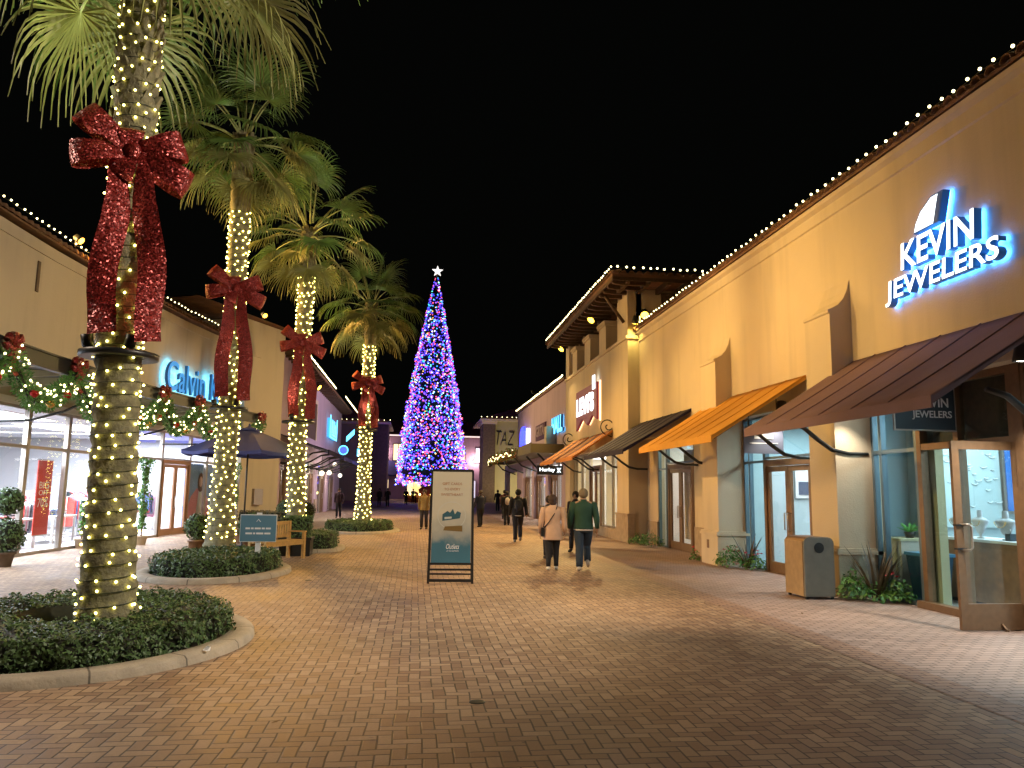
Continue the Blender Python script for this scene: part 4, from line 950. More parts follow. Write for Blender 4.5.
# black hanging board
S8 = sign('hanging_sign', 'black board reading Hurley hanging at the striped awnings', (6.2, 34.6, 2.7), 'hanging boards under the right awnings')
m_ = MB(); m_.box(5.55, 6.75, 35.2, 35.25, 2.42, 2.84); m_.build('board', M['black'], S8)
lettering('Hurley', (6.02, 35.198, 2.63), 0.72, 0.22, '-y', 0.006, [M['neon_w']], S8, bold=0.015)
m_ = MB(); 
for s_ in (-1, 1): 
    for dx in (0, .09): m_.tube([(6.56 + dx*s_, 35.19, 2.52), (6.56 + dx*s_*0.3, 35.19, 2.63), (6.56 + dx*s_, 35.19, 2.74)], 0.012, 5)
m_.build('emblem', M['neon_w'], S8)
m_ = MB(); m_.tube([(5.7, 35.22, 2.84), (5.7, 35.22, 3.0)], 0.01, 5); m_.tube([(6.6, 35.22, 2.84), (6.6, 35.22, 3.35)], 0.01, 5); m_.build('hanger', M['iron'], S8)
# left: curved wall sign
yA, yB = 26.55, 32.0; xA, xB = wx(yA), wx(yB)
fs = Fr(xA, yA, xB - xA, yB - yA); LL = math.hypot(xB - xA, yB - yA)
S9 = sign('wall_sign', 'cyan lit Calvin Klein lettering on the curved left wall', (-8.3, 29, 5))
cc = fs.P(LL/2, 0.06, 5.36)
lit_letters('Calvin Klein', cc, LL, 1.0, S9, mat('cyan_face', (0.05, 0.3, 0.7), .3, emit=(0.03, 0.26, 0.75), es=0.9), mat('cyan_back', (0.2, 0.7, 1), .3, emit=(0.12, 0.6, 1.0), es=16), M['sign_side'], bold=0.005, facing=fs.mat3(), depth=0.1, gap=0.08)
# left further signs
S10 = sign('wall_sign', 'tall cyan framed glowing sign hanging under the timber eave', (-6.2, 56.5, 5.5))
m_ = MB(); m_.box(-6.29, -6.1, 55.6, 59.9, 5.25, 6.6); m_.build('panel', mat('blue_panel', (0.1, 0.3, 0.5), .4, emit=(0.08, 0.45, 0.8), es=1.0), S10)
m_ = MB()
for (a, b, c_, d_) in ((55.4, 55.6, 5.2, 6.8), (59.9, 60.1, 5.2, 6.8), (55.6, 59.9, 5.2, 5.3), (56.4, 56.9, 5.6, 6.5), (57.6, 58.1, 5.6, 6.5), (58.7, 59.2, 5.6, 6.3), (56.4, 59.4, 5.42, 5.54)): m_.box(-6.08, -6.04, a, b, c_, d_)
m_.build('lettering', M['neon_c'], S10)
S11 = sign('blade_sign', 'slanting cyan blade sign over the far left awnings', (-5.6, 58, 5.5))
m_ = MB(); m_.prism([(-5.5, 5.3), (-4.9, 5.9), (-4.9, 6.3), (-5.5, 5.7)], 'y', 62.0, 62.2); m_.build('panel', M['neon_c'], S11)
S12 = sign('blade_sign', 'small round blue glowing sign hanging beside the fourth palm', (-4.8, 52, 4))
m_ = MB(); m_.ball((-4.95, 54, 4.25), 0.27, seg=14, ring=8, sy=0.3); m_.build('panel', M['neon_deep'], S12)
m_ = MB(); m_.tube([(-4.95 + 0.30*math.cos(a*0.4), 53.95, 4.25 + 0.30*math.sin(a*0.4)) for a in range(17)], 0.035, 6); m_.build('rim', M['neon_c'], S12)
S13 = sign('blade_sign', 'pale blue square sign hanging beyond the round blue one', (-4.2, 60, 4.6))
m_ = MB(); m_.box(-4.7, -4.1, 63, 63.1, 4.2, 4.8); m_.build('panel', M['neon_c'], S13)

# ================================================================== floodlights (the lamps that light the street)
SOD = (1.0, 0.50, 0.10); AMB = (1.0, 0.66, 0.25); WRM = (1.0, 0.72, 0.42)
flood('orange floodlight on the left roof edge aimed at the right pilaster feet', (-8.95, 13.2, 8.1), (7.1, 15.2, 1.2), 3800, (1.0, 0.58, 0.14), spot=44, size=0.3)
flood('orange floodlight glowing on the left roof edge behind the bulbs', (-9.15, 21.4, 8.2), (2.0, 19.0, 0.0), 900, SOD, spot=120)
flood('orange floodlight on a tall mast standing on the roof of the left shops', (-13.0, 20.6, 8.8), (7.4, 19.0, 3.4), 12800, (1.0, 0.61, 0.17), spot=52, size=0.6)
flood('amber floodlight on the left corner roof aimed at the tower and the charcoal awning', (-9.5, 33.5, 9.4), (7.2, 25.5, 4.0), 9000, (1.0, 0.62, 0.2), spot=75, size=0.5)
MAST = bpy.data.objects['floodlight.001']; m_ = MB(); m_.tube([(-13.2, 20.6, 7.6), (-13.2, 20.6, 8.8)], 0.05, 8); m_.build('mast', M['iron'], MAST)
flood('orange floodlight on the corner block roof aimed down the street', (-6.6, 33.4, 8.95), (3.0, 24.0, 0.0), 9000, SOD, spot=100, size=0.4)
flood('yellow floodlight on the near face of the tower, left of the vent', (7.7, 25.3, 7.75), (7.3, 23.6, 6.4), 130, (1.0, 0.75, 0.2), lens='lamp_y', spot=130, S=1.3)
flood('yellow floodlight low on the corner of the tower', (7.35, 25.2, 7.4), (7.1, 25.45, 5.0), 120, (1.0, 0.75, 0.2), lens='lamp_y', spot=140, S=1.3)
flood('amber floodlight under the tower eave, over the middle pier', (6.8, 29.7, 8.5), (-1.0, 24.0, 0.0), 2600, AMB, lens='lamp_y', spot=95, S=1.5)
flood('amber floodlight under the tower eave, at its far end', (6.8, 36.2, 8.5), (-1.0, 32.0, 0.0), 3500, AMB, lens='lamp_y', spot=110, S=1.6)
flood('amber floodlight under the long left eave', (-5.75, 46.0, 7.5), (5.0, 42.0, 0.0), 4800, AMB, lens='lamp_y', spot=120, S=1.6)
flood('warm floodlight on the left roof throwing a pool of light before the maroon awning', (-8.95, 10.5, 8.1), (4.0, 11.0, 0.0), 7500, (1.0, 0.74, 0.5), spot=15, blend=1.0, size=0.2)
flood('added pale violet floodlight on the roof of the low right wing, brightening the left shops', (7.0, 47.0, 7.75), (-6.3, 52.0, 4.0), 5000, (0.98, 0.78, 0.9), spot=90, size=0.3)  # unseen flood added to lift the dark purple wall opposite
flood('warm floodlight on the near roof of the right-hand shop building', (7.0, 5.6, 7.85), (-9.0, 16.0, 4.0), 4400, (1.0, 0.86, 0.68), spot=100)
flood('warm floodlight high on the left roof, over the nearest palm', (-9.0, 9.0, 8.2), (4.5, 7.5, 2.0), 1200, (1.0, 0.78, 0.62), spot=110, size=0.5)

flood('added ground floodlight brightening the wall with the TAZ lettering', (13.5, 97.0, 0.4), (13.0, 105.0, 8.5), 2600, (1.0, 0.8, 0.42), lens='lamp_y', spot=120, group='floodlights added at the gate blocks')  # flood added close to the wall to brighten it

# ================================================================== PALMS
def frond_mesh(seed, elev, L=1.15, pet=1.15, nseg=34, droop=0.5, name='frond'):
    """one fan-palm leaf: its stalk starts at the origin and leaves along +x, raised by elev"""
    r = random.Random(seed); mb = MB()
    e = R(elev); pts = []; p = Vector((0.12, 0, 0)); d = Vector((math.cos(e), 0, math.sin(e)))
    for i in range(7):
        pts.append(p.copy()); p = p + d * (pet / 6); d = (d + Vector((0, 0, -0.06 * (1 + max(0, math.cos(e)))))).normalized()
    mb.tube(pts, [0.03, 0.026, 0.022, 0.02, 0.018, 0.016, 0.014], 5, mi=1)
    h = pts[-1]; ax = d; side = Vector((0, 1, 0)); nrm = side.cross(ax) * -1
    if nrm.z < 0: nrm = -nrm
    for k in range(nseg):
        t = (k + 0.5) / nseg; a = R(-128 + 256 * t) + r.uniform(-.02, .02)
        dirv = (ax * math.cos(a) + side * math.sin(a))
        dirv = (dirv + nrm * 0.22 * (1 - abs(2*t - 1))).normalized()
        ln = L * (0.72 + 0.28 * math.cos(a * 0.62)) * r.uniform(0.88, 1.06)
        wv = dirv.cross(nrm).normalized(); P = h.copy(); dd = dirv.copy(); vs = []; steps = 6
        wmax = 0.031 * (1.15 - 0.3 * abs(2*t - 1))
        dr = droop * r.uniform(0.75, 1.5)
        fold = nrm * 0.010
        for s in range(steps + 1):
            q = s / steps
            wd = wmax * (0.30 + 1.2*q if q < 0.4 else 0.78 * ((1.02 - q)/0.62)**0.8) + 0.001
            vs += [P - wv * wd, P + fold * (1 if k % 2 else -1), P + wv * wd]
            if q >= 0.45: dd = (dd + Vector((r.uniform(-.04, .04), r.uniform(-.04, .04), -dr * (0.35 + q)))).normalized()
            P = P + dd * (ln / steps)
        fs = []
        for s in range(steps):
            b = 3*s; fs += [(b, b+1, b+4, b+3), (b+1, b+2, b+5, b+4)]
        mb.add(vs, fs, 0, False)
    return mb

_fr = {}
def frond_data(kind, elev, L, droop, m):
    key = (kind, elev, L, m.name)
    if key not in _fr:
        o = frond_mesh(hash((kind * 31 + elev)) % 997, elev, L=L, droop=droop).build('frond', [m, M['petiole']], fix=False); _fr[key] = o.data; bpy.data.objects.remove(o)
    return _fr[key]

def palm(label, bx, by, lean, ztop, r0, r1, crown, L, nfr, seed, rough_from=99, bulbs=None, bulb_r=0.018, zb=(0.15, 5.0)):
    """lean: function z -> x, y of the trunk axis"""
    r = random.Random(seed)
    t = thing('palm_tree', label, 'palm tree', (bx, by, 0), 'light-wrapped palms in a row along the plaza')
    def rad(z): return r1 + (r0 - r1) * math.exp(-z / 0.9) + 0.012 * math.sin(z * 23)
    n = 28; rows = int(ztop / 0.07); vs = []; fs = []
    for i in range(rows + 1):
        z = ztop * i / rows; cx_, cy_ = lean(z)
        for j in range(n):
            a = 2*math.pi*j/n
            rg = rad(z) * (1 + (0.028 if i % 2 else -0.02) + r.uniform(-0.018, 0.018) + 0.02*math.sin(3*a + z))
            vs.append((cx_ + rg*math.cos(a), cy_ + rg*math.sin(a), z))
    for i in range(rows):
        for j in range(n): fs.append((i*n+j, i*n+(j+1) % n, (i+1)*n+(j+1) % n, (i+1)*n+j))
    mb = MB(); mb.add(vs, fs, 0, True); mb.build('trunk', M['bark'], t)
    # leaf-base stubs (the rough upper trunk)
    mb = MB(); z = rough_from; k = 0
    while z < ztop + 0.15:
        cx_, cy_ = lean(z)
        for j in range(11):
            a = 2*math.pi*(j + 0.5*(k % 2))/11 + r.uniform(-.12, .12); rr_ = rad(z)
            d = Vector((math.cos(a), math.sin(a), 0)); s = Vector((-math.sin(a), math.cos(a), 0)); c = Vector((cx_, cy_, z)) + d * (rr_ - 0.03)
            o_ = r.uniform(0.03, 0.085); h = r.uniform(0.12, 0.2); w_ = 0.075
            mb.add([c - s*w_, c + s*w_, c + d*o_ + s*w_*0.5 + Vector((0,0,h)), c + d*o_ - s*w_*0.5 + Vector((0,0,h)), c - s*w_*0.6 + Vector((0,0,h*0.9)), c + s*w_*0.6 + Vector((0,0,h*0.9))],
                   [(0,1,2,3), (3,2,5,4), (0,3,4), (1,5,2)], 0, False)
        z += 0.11; k += 1
    if k: mb.build('leaf_base', M['bark'], t)
    cx_, cy_ = lean(ztop)
    rings = [(80, 3), (60, 5), (40, 6), (20, 7), (0, 7), (-22, 6), (-45, 3)]
    tot = sum(q for _, q in rings); ph = r.uniform(0, 6)
    for (el, cnt) in rings:
        cnt = max(2, round(cnt * nfr / tot))
        for j in range(cnt):
            az = ph + 2*math.pi*(j + r.uniform(-.22, .22))/cnt
            low = el < -10
            me = frond_data(j % 2, el, L, 0.34 if el > 30 else 0.5 if not low else 0.55, M['frond_d'] if low or (el < 10 and j % 3 == 0) else M['frond'])
            o = bpy.data.objects.new('frond', me); col.objects.link(o); o.parent = t
            o.location = (cx_ - bx, cy_ - by, ztop - 0.1 + 0.006 * el + r.uniform(-.08, .08)); o.rotation_euler = (r.uniform(-.18, .18), r.uniform(-.1, .1), az)
            s = r.uniform(0.88, 1.1) * (0.92 if low else 1) * (1.22 if seed == 3 else 1); o.scale = (s, s, s)
        ph += 0.9
    return t, rad

def wrap_lights(label, lean, rad, z0, z1, seed, r_b, dz=0.16, per=8, camdir=(0, -1)):
    """string lights wound round a trunk; the bulbs facing the plaza are objects of their own"""
    r = random.Random(seed); pts = []
    turns = (z1 - z0) / dz; N = int(turns * per)
    for i in range(N):
        q = i / per; z = z0 + (z1 - z0) * i / N + r.uniform(-.045, .045)
        a = 2*math.pi*q + 0.39*(int(q) % 2) + r.uniform(-.22, .22); cx_, cy_ = lean(z); rr_ = rad(z) + 0.022
        pts.append((cx_ + rr_*math.cos(a), cy_ + rr_*math.sin(a), z, a))
    c0 = lean(z0); t = thing('light_string', label, 'string lights', (c0[0], c0[1], z0), 'warm white string lights wound round the palms')
    src = BW[r_b]
    front = [p for p in pts if math.cos(p[3]) * camdir[0] + math.sin(p[3]) * camdir[1] > -0.05]
    # always in view first, lowest first
    step = max(1.0, len(front) / 100.0); chosen = set(id(front[int(i*step)]) for i in range(min(100, len(front))))
    rest = MB(); nr = 0
    for p in pts:
        if id(p) in chosen: bulb_obj(t, p[:3], src)
        else: rest.ball(p[:3], r_b, seg=6, ring=4); nr += 1
    if nr: tag(rest.build('bulb', M['bulb'], t), kind='stuff')
    cb = MB(); path = []
    for i in range(int(turns * 16)):
        q = i / 16; z = z0 + (z1 - z0) * q / turns; cx_, cy_ = lean(z); a = 2*math.pi*q; rr_ = rad(z) + 0.010
        path.append((cx_ + rr_*math.cos(a), cy_ + rr_*math.sin(a), z))
    cb.tube(path, 0.005, 4); cb.build('cable', M['cable'], t)
    return t
BW = {r: bulb_src(r, M['bulb']) for r in (0.0145, 0.019, 0.021, 0.026)}

def lerp_tab(tab):
    def f(z):
        for (a, xa, ya), (b, xb, yb) in zip(tab, tab[1:]):
            if z <= b: return (xa + (xb - xa)*(z - a)/(b - a), ya + (yb - ya)*(z - a)/(b - a))
        return tab[-1][1:]
    return f
PALMS = [
    ('tallest-looking light-wrapped palm nearest the camera, with a large red bow', [(0, -3.24, 9.0), (3.13, -3.34, 9.0), (6.66, -3.40, 9.0), (8.8, -3.4, 9.0)], 8.75, 0.34, 0.225, 1.32, 27, 3, 5.4),
    ('second light-wrapped palm, standing in the hedge ring behind the blue sign', [(0, -4.47, 18.9), (3.5, -4.44, 18.9), (11, -4.5, 18.9)], 10.15, 0.41, 0.23, 1.2, 29, 5, 8.9),
    ('third light-wrapped palm, beside the wooden bench', [(0, -3.15, 21.6), (3.5, -3.23, 21.6), (9, -3.19, 21.6)], 8.75, 0.34, 0.205, 1.05, 28, 8, 7.7),
    ('fourth and most distant light-wrapped palm, in its own round hedge', [(0, -2.09, 32.4), (4, -2.09, 32.4), (10, -2.06, 32.4)], 9.2, 0.40, 0.235, 1.3, 28, 11, 8.0)]
LEAN = []
for i, (lb, tab, zt, r0_, r1_, L_, nf, sd, rf) in enumerate(PALMS):
    ln = lerp_tab(tab); LEAN.append(ln)
    t, rad = palm(lb, tab[0][1], tab[0][2], ln, zt, r0_, r1_, None, L_, nf, sd, rough_from=rf)
    LEAN[-1] = (ln, rad)
ln, rad = LEAN[0]; wrap_lights('warm string lights wound round the nearest palm from hedge to crown', ln, rad, 0.18, 7.5, 21, 0.0145, dz=0.14, per=9, camdir=(0.33, -0.94))
ln, rad = LEAN[1]; wrap_lights('warm string lights wound round the second palm, behind the blue sign', ln, rad, 0.4, 8.4, 22, 0.019, dz=0.15, per=9)
ln, rad = LEAN[2]; wrap_lights('warm string lights wound round the third palm, beside the bench', ln, rad, 0.5, 7.6, 23, 0.021, dz=0.15, per=8)
ln, rad = LEAN[3]; wrap_lights('warm string lights wound round the most distant of the four palms', ln, rad, 0.4, 7.7, 24, 0.026, dz=0.16, per=8)

# ring with uplights on each trunk
def ring_lamp(label, ln, rad, z, r_o, tz, energy, color, k, aims):
    cx_, cy_ = ln(z); t = thing('uplight_ring', label, 'uplight ring', (cx_, cy_, z), 'black uplight rings on the palm trunks')
    r_i = rad(z) + 0.01
    m_ = MB(); m_.lathe((cx_, cy_, z), [(r_i, -0.03), (r_o - 0.02, -0.035), (r_o, -0.03), (r_o, 0.03), (r_o - 0.02, 0.035), (r_i, 0.03), (r_i, -0.03)], 32); m_.build('ring', M['black'], t)
    for j, (az, tg) in enumerate(aims):
        x, y = cx_ + (r_i + (r_o - r_i)*0.55)*math.cos(az), cy_ + (r_i + (r_o - r_i)*0.55)*math.sin(az)
        d = (Vector(tg) - Vector((x, y, z + 0.12))).normalized(); q = d.to_track_quat('Z', 'Y').to_matrix().to_4x4(); q.translation = Vector((x, y, z + 0.13))
        m_ = MB(); m_.lathe((0, 0, 0), [(0.04, -0.08), (0.06, -0.06), (0.065, 0.07), (0.055, 0.07), (0.05, 0.04), (0, 0.04)], 12); m_.v = [tuple(q @ Vector(p)) for p in m_.v]
        u = m_.build('uplight', M['black'], t)
        lamp('SPOT', Vector((x, y, z + 0.13)) + d*0.06, tg, energy, color, t, size=0.04, spot=52, blend=0.9)
GRN = (0.86, 1.0, 0.62)
P0 = PALMS[0][1][-1]
ring_lamp('black ring with uplights on the nearest palm, below the bow tails', *LEAN[0], 3.13, 0.41, 0, 600, GRN, 0, [(-0.9, (-1.8, 7.9, 8.0)), (2.6, (-4.2, 9.6, 7.8)), (-2.5, (-4.0, 8.1, 7.1))])
ring_lamp('black ring with uplights on the second palm, below the bow tails', *LEAN[1], 3.52, 0.43, 0, 420, GRN, 0, [(-0.9, (-3.4, 18.0, 10.0)), (3.4, (-5.6, 18.4, 9.6))])
ring_lamp('black ring with uplights on the third palm, below the bow tails', *LEAN[2], 3.46, 0.44, 0, 380, GRN, 0, [(-2.0, (-3.9, 20.6, 8.9)), (0.2, (-2.0, 21.3, 8.6))])
ring_lamp('black ring with uplights on the fourth palm, below its bow', *LEAN[3], 4.08, 0.46, 0, 420, GRN, 0, [(-1.3, (-2.2, 31.2, 9.6)), (2.9, (-3.3, 32.4, 9.2))])

# ------------------------------------------------------------------ red glitter bows
def ribbon_strip(path, wdirs, widths, thick=0.006):
    mb = MB(); vs = []; n = len(path)
    for i in range(n):
        p = Vector(path[i]); t = (Vector(path[min(i+1, n-1)]) - Vector(path[max(i-1, 0)])).normalized()
        wv = Vector(wdirs[i]); wv = (wv - t * wv.dot(t)).normalized(); nn = t.cross(wv)
        for k in range(5):
            q = (k/4 - 0.5); c = nn * (0.05 * widths[i] * math.cos(q * math.pi))
            vs.append(p + wv * widths[i] * q + c)
    top = len(vs)
    fs = [(i*5+k, i*5+k+1, (i+1)*5+k+1, (i+1)*5+k) for i in range(n-1) for k in range(4)]
    mb.add(vs, fs, 0, True)
    return mb

def make_bow(label, loc, S=1.0, tail=2.3, rz=0.0):
    t = thing('ribbon_bow', label, 'ribbon bow', loc, 'large red glitter bows tied to the palms', rotz=rz)
    r = random.Random(3)
    loops = [(142, 0.72, 0.34), (188, 0.66, 0.34), (24, 0.62, 0.36), (-22, 0.70, 0.33), (100, 0.30, 0.34), (250, 0.34, 0.30)]
    for (ang, L, W) in loops:
        a = R(ang); d = Vector((math.cos(a), -0.1, math.sin(a))).normalized(); s = Vector((-math.sin(a), 0, math.cos(a))); n = Vector((0, -1, 0))
        path = []; wd = []; ws = []
        for i in range(19):
            ph = 2*math.pi*i/18; e = (1 - math.cos(ph))/2
            path.append((d * (L * e) + n * (0.17 * math.sin(ph) * e**0.35 * (0.6 + L*0.7)) + Vector((0, 0, -0.07 * e * abs(math.cos(a))))) * S)
            wd.append(s + n * 0.25); ws.append(W * S * (0.30 + 0.70 * e**0.6))
        ribbon_strip(path, wd, ws).build('loop', M['ribbon'], t, local=True, fix=False)
    m_ = MB(); m_.ball((0, -0.05*S, 0), 0.12*S, seg=12, ring=8, sx=0.9, sy=0.9, sz=1.15); m_.build('knot', M['ribbon'], t, local=True)
    for (x0_, x1_, Lt, tw) in ((-0.12, -0.20, tail*0.97, 0.25), (0.12, 0.36, tail, -0.3)):
        path = []; wd = []; ws = []
        for i in range(23):
            q = i/22
            path.append(((x0_ + (x1_ - x0_)*q**0.8 + 0.035*math.sin(q*9 + x1_*7)) * S, (-0.06 - 0.10*math.sin(q*7.5 + x0_*9)*q - (0.05 if x1_ > 0.3 else 0)) * S, -Lt*q))
            wd.append((math.cos(tw*math.sin(q*5)), math.sin(tw*math.sin(q*5)*1.5), 0)); ws.append((0.14 + 0.18*min(1, q*3)) * S)
        ribbon_strip(path, wd, ws).build('tail', M['ribbon'], t, local=True, fix=False)
    return t
for i, (z, S, tail, lb) in enumerate(((5.41, 0.92, 2.16, 'largest-looking red glitter bow with long tails on the nearest palm'), (6.38, 1.0, 2.7, 'red glitter bow with long tails on the second palm'),
                             (5.62, 0.9, 2.1, 'red glitter bow with long tails on the third palm'), (6.0, 1.0, 1.85, 'red glitter bow on the most distant of the four palms'))):
    ln, rad = LEAN[i]; x, y = ln(z); dv = Vector((-x, -y, 0)).normalized() ; rr_ = rad(z) + 0.05
    make_bow(lb, (x + dv.x * rr_, y + dv.y * rr_, z), S, tail, rz=math.atan2(dv.y, dv.x) + math.pi/2)

# ================================================================== hedges and planters
def leaves_on(mb, pts, size, r, mi=0):
    for (p, nv) in pts:
        n = (Vector(nv) + Vector((r.uniform(-.9, .9), r.uniform(-.9, .9), r.uniform(-.7, .9)))).normalized()
        a = n.cross(Vector((r.uniform(-1, 1), r.uniform(-1, 1), r.uniform(-1, 1)))).normalized(); b = n.cross(a)
        s = size * r.uniform(0.6, 1.4); p = Vector(p) + Vector(nv) * r.uniform(-0.03, 0.03)
        mb.add([p - a*s, p - b*s*0.5, p + a*s, p + b*s*0.5], [(0, 1, 2, 3)], mi)
def hedge(label, cx_, cy_, rx, ry, h, leaf=0.03, dens=900, seed=1, m=None, group='round clipped hedges at the palm feet', hole=0.5, sq=2.0):
    r = random.Random(seed); t = thing('hedge', label, 'hedge', (cx_, cy_, 0), group)
    def rim(a): 
        c, s = abs(math.cos(a)), abs(math.sin(a)); k = (c**sq + s**sq) ** (-1/sq); w_ = 1 + 0.03*math.sin(5*a + seed) + 0.02*math.sin(11*a)
        return rx*k*w_, ry*k*w_
    n = 48; vs = []; fs = []
    prof = [(0.96, 0.02), (1.0, h*0.3), (0.99, h*0.75), (0.95, h*0.95), (0.86, h), (hole if hole else 0.02, h*1.0), (max(hole - 0.06, 0.01), h*0.5), (max(hole - 0.06, 0.01), 0.02)]
    for (k, z) in prof:
        for j in range(n):
            a = 2*math.pi*j/n; X_, Y_ = rim(a); vs.append((cx_ + math.cos(a)*X_*k*0.97, cy_ + math.sin(a)*Y_*k*0.97, z*0.96))
    for i in range(len(prof) - 1):
        for j in range(n): fs.append((i*n+j, i*n+(j+1) % n, (i+1)*n+(j+1) % n, (i+1)*n+j))
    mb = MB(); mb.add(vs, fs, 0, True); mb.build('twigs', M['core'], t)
    pts = []
    N = int(dens * (2*math.pi*(rx + ry)/2*h))
    for _ in range(N):
        a = r.uniform(0, 2*math.pi); X_, Y_ = rim(a); z = r.uniform(0.02, h) ; b = 0.035*math.sin(a*17 + z*9) + 0.02*math.sin(a*37)
        k = 1 if z < h*0.8 else 1 - (z/h - 0.8)*0.25
        pts.append(((cx_ + math.cos(a)*(X_*k + b), cy_ + math.sin(a)*(Y_*k + b), z), (math.cos(a), math.sin(a), 0.2)))
    N = int(dens * (math.pi*rx*ry*(1 - hole**2)) * 0.9)
    for _ in range(N):
        a = r.uniform(0, 2*math.pi); X_, Y_ = rim(a); k = math.sqrt(r.uniform(hole**2, 0.97)); x, y = cx_ + math.cos(a)*X_*k, cy_ + math.sin(a)*Y_*k
        pts.append(((x, y, h + 0.03*math.sin(x*9)*math.cos(y*8) + 0.02*math.sin(x*23 + y*17)), (0, 0, 1)))
    mb = MB(); leaves_on(mb, pts, leaf, r); mb.build('leaves', m or M['leaf'], t, fix=False)
    return t
def kerb_ring(label, cx_, cy_, rx, ry, wd=0.28, h=0.09, sq=2.0, seed=0):
    n = 64; vs = []; fs = []
    def rim(a):
        c, s = abs(math.cos(a)), abs(math.sin(a)); k = (c**sq + s**sq) ** (-1/sq); return rx*k, ry*k
    prof = [(0, 0.0), (-0.015, h*0.7), (-0.05, h), (-wd + 0.02, h), (-wd, h - 0.02), (-wd, 0.0)]
    for (o, z) in prof:
        for j in range(n):
            a = 2*math.pi*j/n; X_, Y_ = rim(a); vs.append((cx_ + math.cos(a)*(X_ + o), cy_ + math.sin(a)*(Y_ + o), z))
    for i in range(len(prof) - 1):
        for j in range(n): fs.append((i*n+j, i*n+(j+1) % n, (i+1)*n+(j+1) % n, (i+1)*n+j))
    mb = MB(); mb.add(vs, fs, 0, True); k = thing('planter_kerb', label, 'planter kerb', (cx_, cy_, 0), 'concrete kerb rings round the palms'); mb.build('kerb', M['kerb'], k)
    mb = MB(); mb.lathe((cx_, cy_, 0), [(0, 0.035), (1.0, 0.035), (1.0, 0.01)], 48, sx=rx - wd - 0.01, sy=ry - wd - 0.01); mb.build('soil', M['soil'], k)
kerb_ring('broad concrete kerb ring round the nearest palm and its hedge', -3.62, 9.15, 1.86, 2.12)
hedge('large clipped hedge ring round the foot of the nearest palm', -3.66, 9.2, 1.56, 1.78, 0.32, leaf=0.021, dens=2600, seed=1, hole=0.35)
kerb_ring('concrete kerb ring round the second palm, below the blue sign', -3.85, 16.2, 1.42, 2.0)
hedge('clipped hedge ring below the blue sign, round the second palm', -3.88, 16.5, 1.14, 1.68, 0.36, leaf=0.028, dens=1100, seed=2, hole=0.0)
kerb_ring('concrete kerb ring round the third palm, next to the bench', -3.1, 22.3, 1.2, 1.35, sq=3)
hedge('square clipped hedge beside the bench, at the third palm', -2.72, 22.1, 0.58, 0.95, 0.48, leaf=0.03, dens=900, seed=3, hole=0.0, sq=6)
kerb_ring('concrete kerb ring round the most distant palm', -2.1, 31.8, 1.55, 2.6)
hedge('low round hedge at the foot of the most distant palm', -2.15, 32.0, 1.3, 2.1, 0.38, leaf=0.035, dens=600, seed=4, hole=0.0)
# scrap of litter and white blossom bits on the near hedge
t = thing('paper_scrap', 'small crumpled white paper scrap on the kerb of the nearest planter', 'litter', (-1.98, 8.2, 0.1))
m_ = MB(); m_.add([(-2.02, 8.15, 0.095), (-1.97, 8.13, 0.1), (-1.95, 8.17, 0.095), (-1.955, 8.19, 0.13), (-1.98, 8.18, 0.14), (-2.02, 8.18, 0.11)], [(0,1,2,3,5), (3,4,5), (1,2,3)], 0); m_.build('paper', M['white'], t)
# drain cover
t = thing('drain_cover', 'small round dark drain cap set in the brick paving', 'drain cover', (0.55, 6.49, 0))
m_ = MB(); m_.lathe((0.55, 6.49, 0.0), [(0.0, 0.006), (0.055, 0.006), (0.065, 0.004), (0.067, 0.0)], 18); m_.build('cap', M['iron'], t)
t = thing('drain_cover', 'round dark cap in the paving beside the second planter', 'drain cover', (-1.9, 14.9, 0))
m_ = MB(); m_.lathe((-1.9, 14.9, 0.0), [(0.0, 0.006), (0.055, 0.006), (0.065, 0.004), (0.067, 0.0)], 18); m_.build('cap', M['iron'], t)

# ------------------------------------------------------------------ garlands on the left canopy
BG_R = 0.022
BG = bulb_src(BG_R, M['bulb_r'])
ORN = mat('gold_ornament', (0.6, 0.35, 0.08), 0.25, 0.8); ORR = mat('red_ornament', (0.4, 0.02, 0.02), 0.2, 0.4)
GY = [11.2, 13.7, 16.1, 18.3, 20.3, 22.4, 24.6, 26.8]
def small_bow(label, loc, rz, S=0.42):
    t = thing('ribbon_bow', label, 'ribbon bow', loc, 'small red bows holding up the canopy garlands', rotz=rz); r = random.Random(int(loc[1]*10))
    for (ang, L) in ((150, 0.5), (205, 0.45), (30, 0.5), (-25, 0.45), (95, 0.5), (75, 0.35)):
        a = R(ang + r.uniform(-12, 12)); d = Vector((math.cos(a), -0.25, math.sin(a))).normalized(); s = Vector((-math.sin(a), 0, math.cos(a))); n_ = Vector((0, -1, 0)); path = []; wd = []; ws = []
        for i in range(11):
            ph = 2*math.pi*i/10; e = (1 - math.cos(ph))/2
            path.append((d*(L*e) + n_*(0.22*math.sin(ph)*e**0.35)) * S); wd.append(s + n_*0.3); ws.append(0.34*S*(0.3 + 0.7*e**0.6))
        ribbon_strip(path, wd, ws).build('loop', M['ribbon'], t, local=True, fix=False)
    for x1_ in (-0.14, 0.12):
        path = [((x1_*q + 0.03*math.sin(q*7)), -0.04 - 0.05*math.sin(q*6), -0.52*q) for q in [i/8 for i in range(9)]]
        ribbon_strip(path, [(1, 0.2, 0)]*9, [0.15]*9).build('tail', M['ribbon'], t, local=True, fix=False)
    return t
words = ['first', 'second', 'third', 'fourth', 'fifth', 'sixth', 'seventh', 'eighth']
for i, y in enumerate(GY):
    small_bow('small red bow on the left canopy edge, %s from the camera' % words[i], (cx(y) + 0.12, y, 4.02), R(70))
